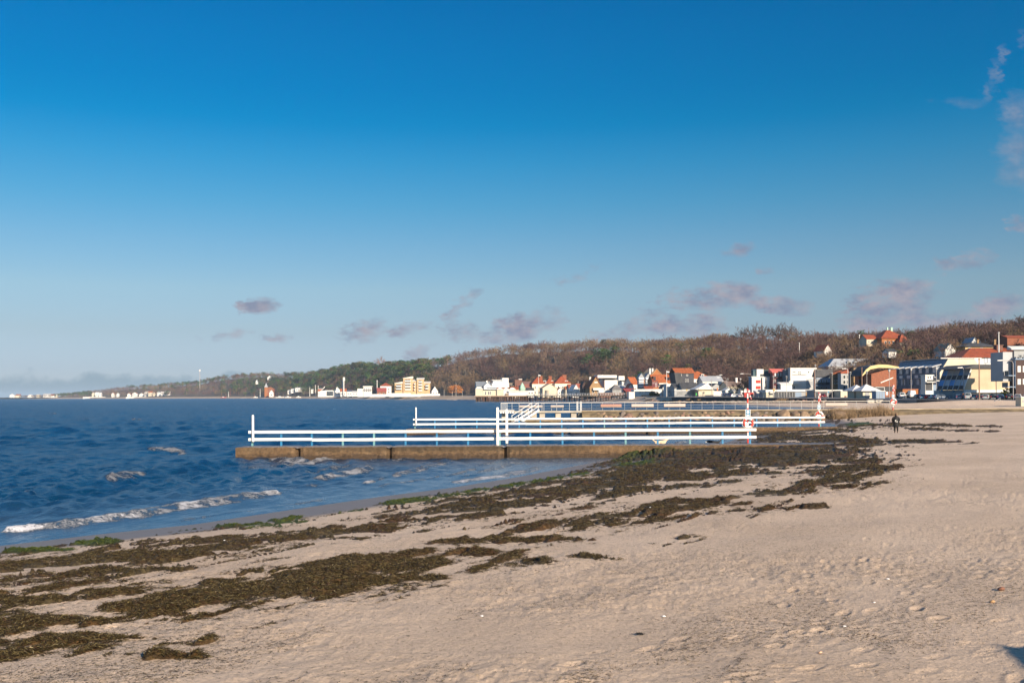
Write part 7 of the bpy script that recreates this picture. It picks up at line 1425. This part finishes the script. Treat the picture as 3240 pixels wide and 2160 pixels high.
def build_poles():
    Z7 = lambda x, y: (2300+x/4.704, 1080+y/4.704)
    for i, (px, t, b, Y, lab) in enumerate(((2743,1182,1262,360,'street lamp in front of the brick hall gable'),(2814,1176,1262,355,'street lamp at the right corner of the brick hall'),(2883,1172,1240,350,'street lamp in front of the slate grey terrace'),(2963,1170,1250,345,'street lamp with a flat head at the white annexe'),(3049,1163,1255,300,'street lamp before the sloping glass front'),(3152,1152,1255,298,'dark street lamp before the beige hall wall'),
        (2633,1187,1258,385,'street lamp before the orange brick house'),(2691,1183,1258,380,'street lamp right of the tall white mast'),(2447,1196,1256,415,'street lamp before the maroon flats'),(2489,1196,1256,412,'street lamp before the cream white flats'),(2303,1202,1254,520,'street lamp beside the white tower house'),(2343,1202,1254,480,'street lamp left of the red container'))):
        lamp(px, t, b, Y, lab, arm=(-6 if i in (4,) else 0))
    lamp(2252, 1186, 1254, 525, 'tall lamp with a long arm rising to the right above the orange hip roof', 26, 6); lamp(2298, 1194, 1254, 520, 'tall lamp with an arm to the left before the white tower house', -22); lamp(2379, 1182, 1254, 470, 'tall lamp with a long arm to the left above the red and white flats', -28)
    lamp(2683, 1166, 1258, 378, 'thick white lamp mast with a curved arm right of the orange brick house', -8, 0, WHITE); lamp(3206, 1140, 1265, 280, 'lamp with a long arm to the left above the beige hall', -36, 0); lamp(2580, 1160, 1258, 410, 'slim lamp post at the right edge of the cream white flats')
    pole(3098, 1136, 1266, 265, .16, paint('brown_post', (.26,.15,.10)), 'tall brown wooden post before the beige hall', 'wooden_post', 'post'); pole(2727, 1164, 1262, 366, .16, paint('brown_post', (.26,.15,.10)), 'tall brown wooden post before the tent roofed kiosks', 'wooden_post', 'post'); pole(2577, 1172, 1258, 395, .15, paint('brown_post', (.26,.15,.10)), 'tall brown wooden post before the blue grey flats', 'wooden_post', 'post')
    pole(3160, 1053, 1085, 390, .22, WHITE, 'white flagpole above the yellow brick villa', 'flagpole', 'flagpole', z0=20); pole(2529, 1085, 1128, 600, .22, WHITE, 'white flagpole on the wooded slope above the maroon flats', 'flagpole', 'flagpole', z0=22); pole(2719, 1060, 1112, 560, .24, WHITE, 'white flagpole on the slope left of the hilltop villa', 'flagpole', 'flagpole', z0=20)
    m = BUOYW
    for px, t, Y, lab, z0 in ((2109,1173,555,'white flagpole with a small pennant beside the square white house',2.9),(1704,1185,780,'white flagpole with a pennant before the red roofed villas',2.5)):
        o = pole(px, t, 1250, Y, .16, WHITE, lab, 'flagpole', 'flagpole', None, z0); H = at(px, t, Y).z-z0; MB().prism([(.15,0,H+.1),(1.6,.1,H-.05),(1.5,.1,H-.7),(.15,0,H-.5)], (0,.04,0)).build('pennant', BUOYW, o)
    pole(1829, 1207, 1225, 740, .15, WHITE, 'thin white flagpole above the swooping white gable', 'flagpole', 'flagpole', None, 3)
    pole(1083.5, 1206, 1245, 1720, .7, WHITE, 'white pole close beside the tall mast', 'flagpole', 'flagpole', None, 3.5)
    t = at(1087.5, 1193, 1715); o = empty('sign_mast', (t.x, 1715, 3.5), 0, 'tall white mast with a stacked sign box on the far shore', 'mast'); MB().tube([(0,0,-.5),(0,0,t.z-3.5)], 1.0, 8).build('shaft', WHITE, o); MB().box(-1.2,-1.2,t.z-10,2.2,1.2,t.z-3.5).build('sign_box', WHITE, o)
    for i, (px, t, b) in enumerate(((998,1219,1240),(1007,1221,1240),(1193,1204,1230),(823,1231,1246),(723,1240,1254),(980,1226,1240))): pole(px, t, b, (1900,1890,1340,2330,2560,2050)[i], .55, WHITE, ['left of two white flagpoles beside the low white fronted house','right of two white flagpoles beside the low white fronted house','white flagpole between flat roofed villa and red hip roof','white flagpole left of the spired brick house','thin white pole on the far beach','white flagpole left of the little white house'][i], 'flagpole', 'flagpole', None, 3.5)
    t = at(632, 1168, 2950); o = empty('radio_mast', (t.x, 2950, 30), 0, 'slender radio mast with a white drum on the far ridge', 'mast'); MB().tube([(0,0,-10),(0,0,t.z-34)], .8, 6).build('shaft', LAMPG, o); MB().tube([(0,0,t.z-36),(0,0,t.z-31)], 2.2, 10).build('drum', WHITE, o)
    # small white lanterns on the shore path near the orange tree
    for i, px in enumerate((1405, 1431, 1463, 1443)):
        lamp(px, (1236,1240,1239,1213)[i], 1250, 1090, ['ball lamp on the shore path left of the orange tree','ball lamp on the shore path before the orange tree','ball lamp on the shore path right of the orange tree','tall ball lamp rising above the orange tree'][i], m=WHITE, group='ball lamps on the shore path')
    for i, (px, py, w, h, Y, m, lab) in enumerate(((2806,1244,7,10,350,BUOYW,'white rectangular notice on a post left of the third life buoy'),(2448,1233,6,8,418,paint('signal_yellow', (.75,.38,.03)),'orange yellow sign before the maroon flats'),(2621,1240,5,5,388,SIGNB,'blue sign on a post before the garages'),(2979,1236,6,6,312,SIGNB,'blue parking sign left one under the glass front'),(3017,1238,5,5,310,SIGNB,'blue parking sign right one under the glass front'),(2173,1234,4,4,520,paint('signal_yellow', (.75,.38,.03)),'round yellow sign on the restaurant veranda'),(2203,1247,3.5,7,515,paint('green_sign', (.05,.45,.06)),'green banner sign beside the white pavilion'),(2270,1231,3,10,505,paint('orange_flag', (.7,.2,.05)),'slim orange banner before the long white wall'))):
        p = at(px, py, Y); z0 = float(town_z(px)); s = Y/F; o = empty('sign_post', (p.x, Y, z0-.2), 0, lab, 'sign'); MB().tube([(0,0,0),(0,0,p.z-z0+.2)], .05, 6).build('post', STEEL, o); MB().box(-w*s/2,-.12,p.z-z0+.2-h*s/2,w*s/2,-.052,p.z-z0+.2+h*s/2).build('board', m, o)
    # railing along the promenade
    pts = [w for w in WALL if w[0] <= 2500]
    o = empty('promenade_railing', (0, 0, 0), 0, 'thin grey railing along the promenade above the black wall', 'railing'); P = [Vector(((px-CX)/F*(Y+1.5), Y+1.5, z)) for px, Y, z in pts]
    for z in (.55, 1.1): MB().tube([p+Vector((0,0,z)) for p in P], .05, 6).build('rail', LAMPG, o)
    for a, b in zip(P[:-1], P[1:]):
        for i in range(6): q = a.lerp(b, i/6); MB().tube([q, q+Vector((0,0,1.1))], .05, 6).build('post', LAMPG, o)
    # boats drawn up on the far shore
    for i, (px, Y) in enumerate(((722,2560),(823,2330),(900,2170),(925,2160),(958,2120))):
        p = at(px, 1253, Y); o = empty('beached_boat', (p.x, Y-42, 1.6), radians(10*i), ['small white boat with a reddish hull on the far beach','white boat on the beach left of the spired house','long white boat at the water edge, left one','white boat at the water edge, right one','small white boat beside the dark groyne on the far beach'][i], 'boat', 'boats drawn up on the far shore')
        Ls = (7,5,9,7,6)[i]; b = MB(); V = []
        for t, w, z in ((-1,.75,0),(-.4,1,0),(.4,.85,.05),(.85,.4,.2),(1,.02,.35)): V.append([(t*Ls,-w*1.8,1.6+z),(t*Ls,-w*1.1,.1),(t*Ls,w*1.1,.1),(t*Ls,w*1.8,1.6+z)])
        for a, c in zip(V[:-1], V[1:]):
            for k in range(3): b.face([a[k], a[k+1], c[k+1], c[k]])
            b.face([a[3], a[0], c[0], c[3]])
        b.face(V[0]); b.build('hull', WHITE if i else REDP, o); MB().box(-Ls*.4,-1,1.65,Ls*.2,1,3.2).build('cabin', WHITE, o)
# ------------------------------------------------------------------ person, dogs, stones
def skin(name, pts, edges, radii, m, parent=None, sub=2, root=0):
    me = bpy.data.meshes.new(name); me.from_pydata([tuple(p) for p in pts], edges, []); o = link(name, me, parent); me.materials.append(m)
    md = o.modifiers.new('s', 'SKIN'); md.use_smooth_shade = True
    for i, r in enumerate(radii): me.skin_vertices[0].data[i].radius = (r, r) if not isinstance(r, tuple) else r
    me.skin_vertices[0].data[root].use_root = True; s = o.modifiers.new('u', 'SUBSURF'); s.levels = s.render_levels = sub; return o
def build_person():
    p = march(2835, 1369); k = (at(0, 1307, p.y).z-at(0, 1368, p.y).z)/1.72
    o = empty('person', p, radians(-6), 'person in a long black hooded coat printed white on the back, walking away', 'person'); o.scale = (k,)*3
    SKINM = mat('skin', (.42,.25,.18), .6, .1); BLK = mat('black_coat', (.005,.005,.006), .75, .3, 4, bump=.5, bscale=9); TRO = mat('black_trousers', (.006,.006,.007), .8, .2, 6); HAIR = mat('brown_hair', (.10,.05,.025), .6, .3, 20)
    P = [(0,0,.92),(0,.0,1.12),(0,-.01,1.32),(0,.0,1.45),(0,.02,1.52),(0,.03,1.60),(0,.03,1.70),   # pelvis..crown
         (-.09,0,.88),(-.10,.02,.50),(-.10,-.02,.10),(-.105,.10,.03),(.09,0,.88),(.105,-.05,.50),(.11,-.10,.12),(.115,.02,.03),
         (-.19,0,1.40),(-.26,.02,1.16),(-.22,.16,.98),(-.17,.24,.98),(.19,0,1.40),(.26,.02,1.16),(.22,.16,.98),(.17,.24,.98)]
    E = [(0,1),(1,2),(2,3),(3,4),(4,5),(5,6),(0,7),(7,8),(8,9),(9,10),(0,11),(11,12),(12,13),(13,14),(2,15),(15,16),(16,17),(17,18),(2,19),(19,20),(20,21),(21,22)]
    Rr = [.14,.13,.14,.07,.055,.085,.07,.085,.06,.045,.035,.085,.06,.045,.035,.06,.05,.038,.03,.06,.05,.038,.03]
    skin('body', P, E, Rr, SKINM, o)
    # trousers and shoes
    for sg, kn, ft in ((-1,(-.10,.02,.50),(-.10,-.02,.12)),(1,(.105,-.05,.50),(.11,-.10,.14))):
        MB().tube([(sg*.09,0,.95),kn,ft], [.115,.085,.062], 12).build('trouser_leg', TRO, o, smooth=True); MB().ball((ft[0]+sg*.005, ft[1]+.06, .05), .055, (.9,2.1,.9)).build('shoe', TRO, o, smooth=True)
    # coat lofted round the body, hem below the knees' top
    b = MB(); rings = [(.52,.21,.17,0),(.60,.225,.18,0),(.80,.225,.185,0),(.98,.225,.18,0),(1.12,.22,.17,0),(1.26,.235,.17,-.005),(1.36,.225,.15,0),(1.43,.16,.12,.01),(1.50,.10,.095,.02)]
    n = 20
    for zi, (z, rx, ry, cy) in enumerate(rings):
        for j in range(n):
            a = 2*pi*j/n; f = 1+(.04*sin(a*5+zi) if zi < 5 else 0); b.v.append((rx*f*cos(a), cy+ry*f*sin(a), z+(.02*sin(a*3) if zi == 0 else 0)))
    for zi in range(len(rings)-1):
        for j in range(n): b.f.append((zi*n+j, zi*n+(j+1) % n, (zi+1)*n+(j+1) % n, (zi+1)*n+j)); b.m.append(0)
    b.f.append(tuple(range(n-1, -1, -1))); b.m.append(0); b.build('coat', BLK, o, smooth=True)
    for sg in (-1, 1): MB().tube([(sg*.17,0,1.41),(sg*.235,0,1.33),(sg*.285,.02,1.14),(sg*.235,.15,1.0),(sg*.17,.20,1.0)], [.085,.092,.085,.072,.06], 12).build('sleeve', BLK, o, smooth=True)
    MB().ball((0,-.06,1.46), .13, (1.15,.75,.7)).build('hood', BLK, o, smooth=True); MB().ball((0,.02,1.625), .108, (.95,1.08,1.12), n=14, k=10).ball((0,-.08,1.60), .05, (1.1,.9,1.3)).build('hair', HAIR, o, smooth=True)
    b = MB(); q = []; cx, cz = -.075, 1.075   # white 0, two small marks and a short line printed across the back
    for i in range(20):
        a0, a1 = 2*pi*i/20, 2*pi*(i+1)/20; f = lambda a, s: (cx+.052*s*cos(a), -.195, cz+.085*s*sin(a)); b.prism([f(a0,1), f(a1,1), f(a1,.55), f(a0,.55)], (0,.02,0))
    for x in (.035, .085): b.prism([(x-.02,-.195,1.03),(x+.02,-.195,1.03),(x,-.195,1.075)], (0,.02,0))
    b.box(-.01,-.195,.955,.10,-.175,.985); b.build('print', BUOYW, o)
    return o
def build_dogs():
    FUR = mat('cream_fur', (.66,.50,.33), .9, .2, 6, bump=.6, bscale=30); BFUR = mat('black_fur', (.015,.014,.014), .8, .3, 6, bump=.6, bscale=30); WF = mat('white_fur', (.7,.66,.6), .9, .1)
    def dog(name, label, px, Y, L, flip, m, headdown, zback):
        x = ray(px, 1396)[0]*Y; o = empty(name, (x, Y, 0), pi if flip else 0, label, 'dog'); h = zback
        hz = h+.10 if not headdown else h-.05
        P = [(-.34*L,0,h-.12),(-.1*L,0,h-.14),(.2*L,0,h-.13),(.38*L,0,h-.03),(.50*L,0,hz),(.60*L,0,hz-.04),   # hip, belly, chest, neck, head, muzzle
             (-.36*L,.09,h-.30),(-.30*L,.09,h-.42),(-.40*L,.09,h-.54),(-.37*L,.09,.0),(-.36*L,-.09,h-.30),(-.28*L,-.09,h-.42),(-.36*L,-.09,h-.54),(-.33*L,-.09,.0),
             (.22*L,.09,h-.32),(.23*L,.09,h-.5),(.22*L,.09,.0),(.24*L,-.09,h-.32),(.28*L,-.09,h-.5),(.27*L,-.09,.0),(-.44*L,0,h-.06),(-.55*L,0,h+.02),(-.62*L,0,h+.10)]
        E = [(0,1),(1,2),(2,3),(3,4),(4,5),(0,6),(6,7),(7,8),(8,9),(0,10),(10,11),(11,12),(12,13),(2,14),(14,15),(15,16),(2,17),(17,18),(18,19),(0,20),(20,21),(21,22)]
        r = [.13,.13,.16,.10,.085,.045,.08,.055,.035,.03,.08,.055,.035,.03,.06,.04,.03,.06,.04,.03,.045,.055,.035]
        skin('body', P, E, r, m, o)
        for s in (-1, 1): MB().ball((.46*L, s*.085, hz+.0), .05, (.7,.35,1.1)).build('ear', m, o, smooth=True)
        MB().ball((.645*L,0,hz-.03), .02).build('nose', BFUR, o, smooth=True); return o, hz
    dog('cream_dog', 'cream golden dog wading behind the nearest jetty, tail to the left', 2090, 76.0, 1.02, False, FUR, False, .80)
    o, hz = dog('black_dog', 'black dog with a white muzzle sniffing low behind the nearest jetty', 2258, 75.0, .95, True, BFUR, True, .80); MB().ball((.60*.95,0,hz-.05), .055, (1.2,.8,.8)).build('muzzle_patch', WF, o, smooth=True)
def build_bits():
    R = random.Random(77)
    for px, py, s, m, lab, cat in ((3168,1866,.062,paint('brown_stone', (.19,.085,.05), scale=6),'smooth reddish brown stone lying alone on the sand','stone'),(3140,1905,.045,paint('ochre_wood', (.42,.25,.12), scale=6),'ochre lump half buried below the brown stone','stone'),(2595,2066,.028,paint('peach_shell', (.55,.35,.22)),'small peach coloured pebble on the smooth sand','stone')):
        p = march(px, py); o = link('beach_stone', rock_mesh(2).copy()); o.data.materials.clear(); o.data.materials.append(m); o.location = p+Vector((0,0,s*.3)); o.scale = (s,s*.75,s*.55); tag(o, lab, cat)
    p = march(2026, 2006); b = TB(3)
    for i in range(80): b.twig((b.r.gauss(0,.025), b.r.gauss(0,.02), .0), (b.r.gauss(0,1), b.r.gauss(0,1), b.r.uniform(.1, 1)), b.r.uniform(.03,.06), .01, 0)
    V, T, C = b.arr(); o = link('weed_clump', npmesh('weed_clump', V, T, [mat('black_weed', (.012,.011,.009), .6, .3)])); o.location = p; tag(o, 'small black weed clump alone on the open sand', 'seaweed clump')
    SH = paint('bleached_shell', (.75,.72,.68))
    for i, (px, py) in enumerate(((2100,1951),(2672,1982),(2766,1907),(2810,1833),(772,1950),(1290,1688),(1970,1630),(2057,1622),(2420,1440),(710,1730),(1525,1950))):
        p = march(px, py, .0); s = R.uniform(.014,.026); o = link('shell', rock_mesh(i % 7).copy()); o.data.materials.clear(); o.data.materials.append(SH); o.location = p+Vector((0,0,s*.5+(.15 if i in (5,6,7,9) else 0))); o.scale = (s*1.4,s,s*.5); tag(o, 'tiny bleached white shell on the beach', 'shell', 'white shells')
# an unseen hut is added at the viewer's right to cast the corner shadow
def build_all_small():
    d1, d2 = build_jetties()
    life_buoy(2366, 1229, 1398, 71.5, 1337, .385, 4, ['red and white striped rescue post at the landward end of the nearest jetty','blue rescue sign on the post of the nearest jetty','red and white life buoy hanging on the nearest rescue post'], False, (1295, 1317))
    life_buoy(2591, 1241, 1350, 110.8, 1313, .43, 40, ['red and white striped rescue post at the landward end of the second jetty','blue rescue sign on the post of the second jetty','red and white life buoy hanging on the post of the second jetty'], True, (1280, 1295))
    zd = build_groyne()
    life_buoy(2825.5, 1216, 1294.5, 158.6, 1270, .50, 25, ['red and white striped rescue post on the groyne path by the walking person','small blue rescue sign on the groyne path post','red and white life buoy on the groyne path post'], True, (1247, 1258))
    build_seawall(); build_pier(); build_cars(); build_poles(); build_person(); build_dogs(); build_bits()
build_forest(); build_trees(); build_town(); build_all_small()

def build_hut():
    o = empty('shadow_hut', (9.52, 3.05, 1.2), radians(28), 'white boarded hut added out of view beside the viewer to cast the sand corner shadow', 'hut')
    MB().box(0,-3,0,4,0,2.7).build('wall', WHITE, o); MB().prism([(-.3,-3.2,2.71),(2,-3.2,3.7),(4.3,-3.2,2.71)], (0,3.4,0)).build('roof', DKROOF, o)
    d = MB().box(-.04,-2.0,0,.02,-1.1,2.0).build('door', BLUEP, o); MB().ball((-.07,-1.2,1.0), .04).build('handle', STEEL, d)
build_hut()
def build_haze():
    m = bpy.data.materials.new('haze_air'); m.use_nodes = True; N = m.node_tree.nodes; L = m.node_tree.links; N.remove(N['Principled BSDF'])
    v = N.new('ShaderNodeVolumePrincipled'); v.inputs['Density'].default_value = HAZE[0]; v.inputs['Color'].default_value = (*HAZE[1], 1); v.inputs['Anisotropy'].default_value = 0.0
    L.new(v.outputs[0], N['Material Output'].inputs['Volume'])
    tag(MB().box(-9000, -120, -14, 4500, 17500, 88).build('haze', m), 'pale sea haze softening the far shore', None, None, 'stuff')
HAZE = (.00006, (.62,.80,1.0))
build_haze()
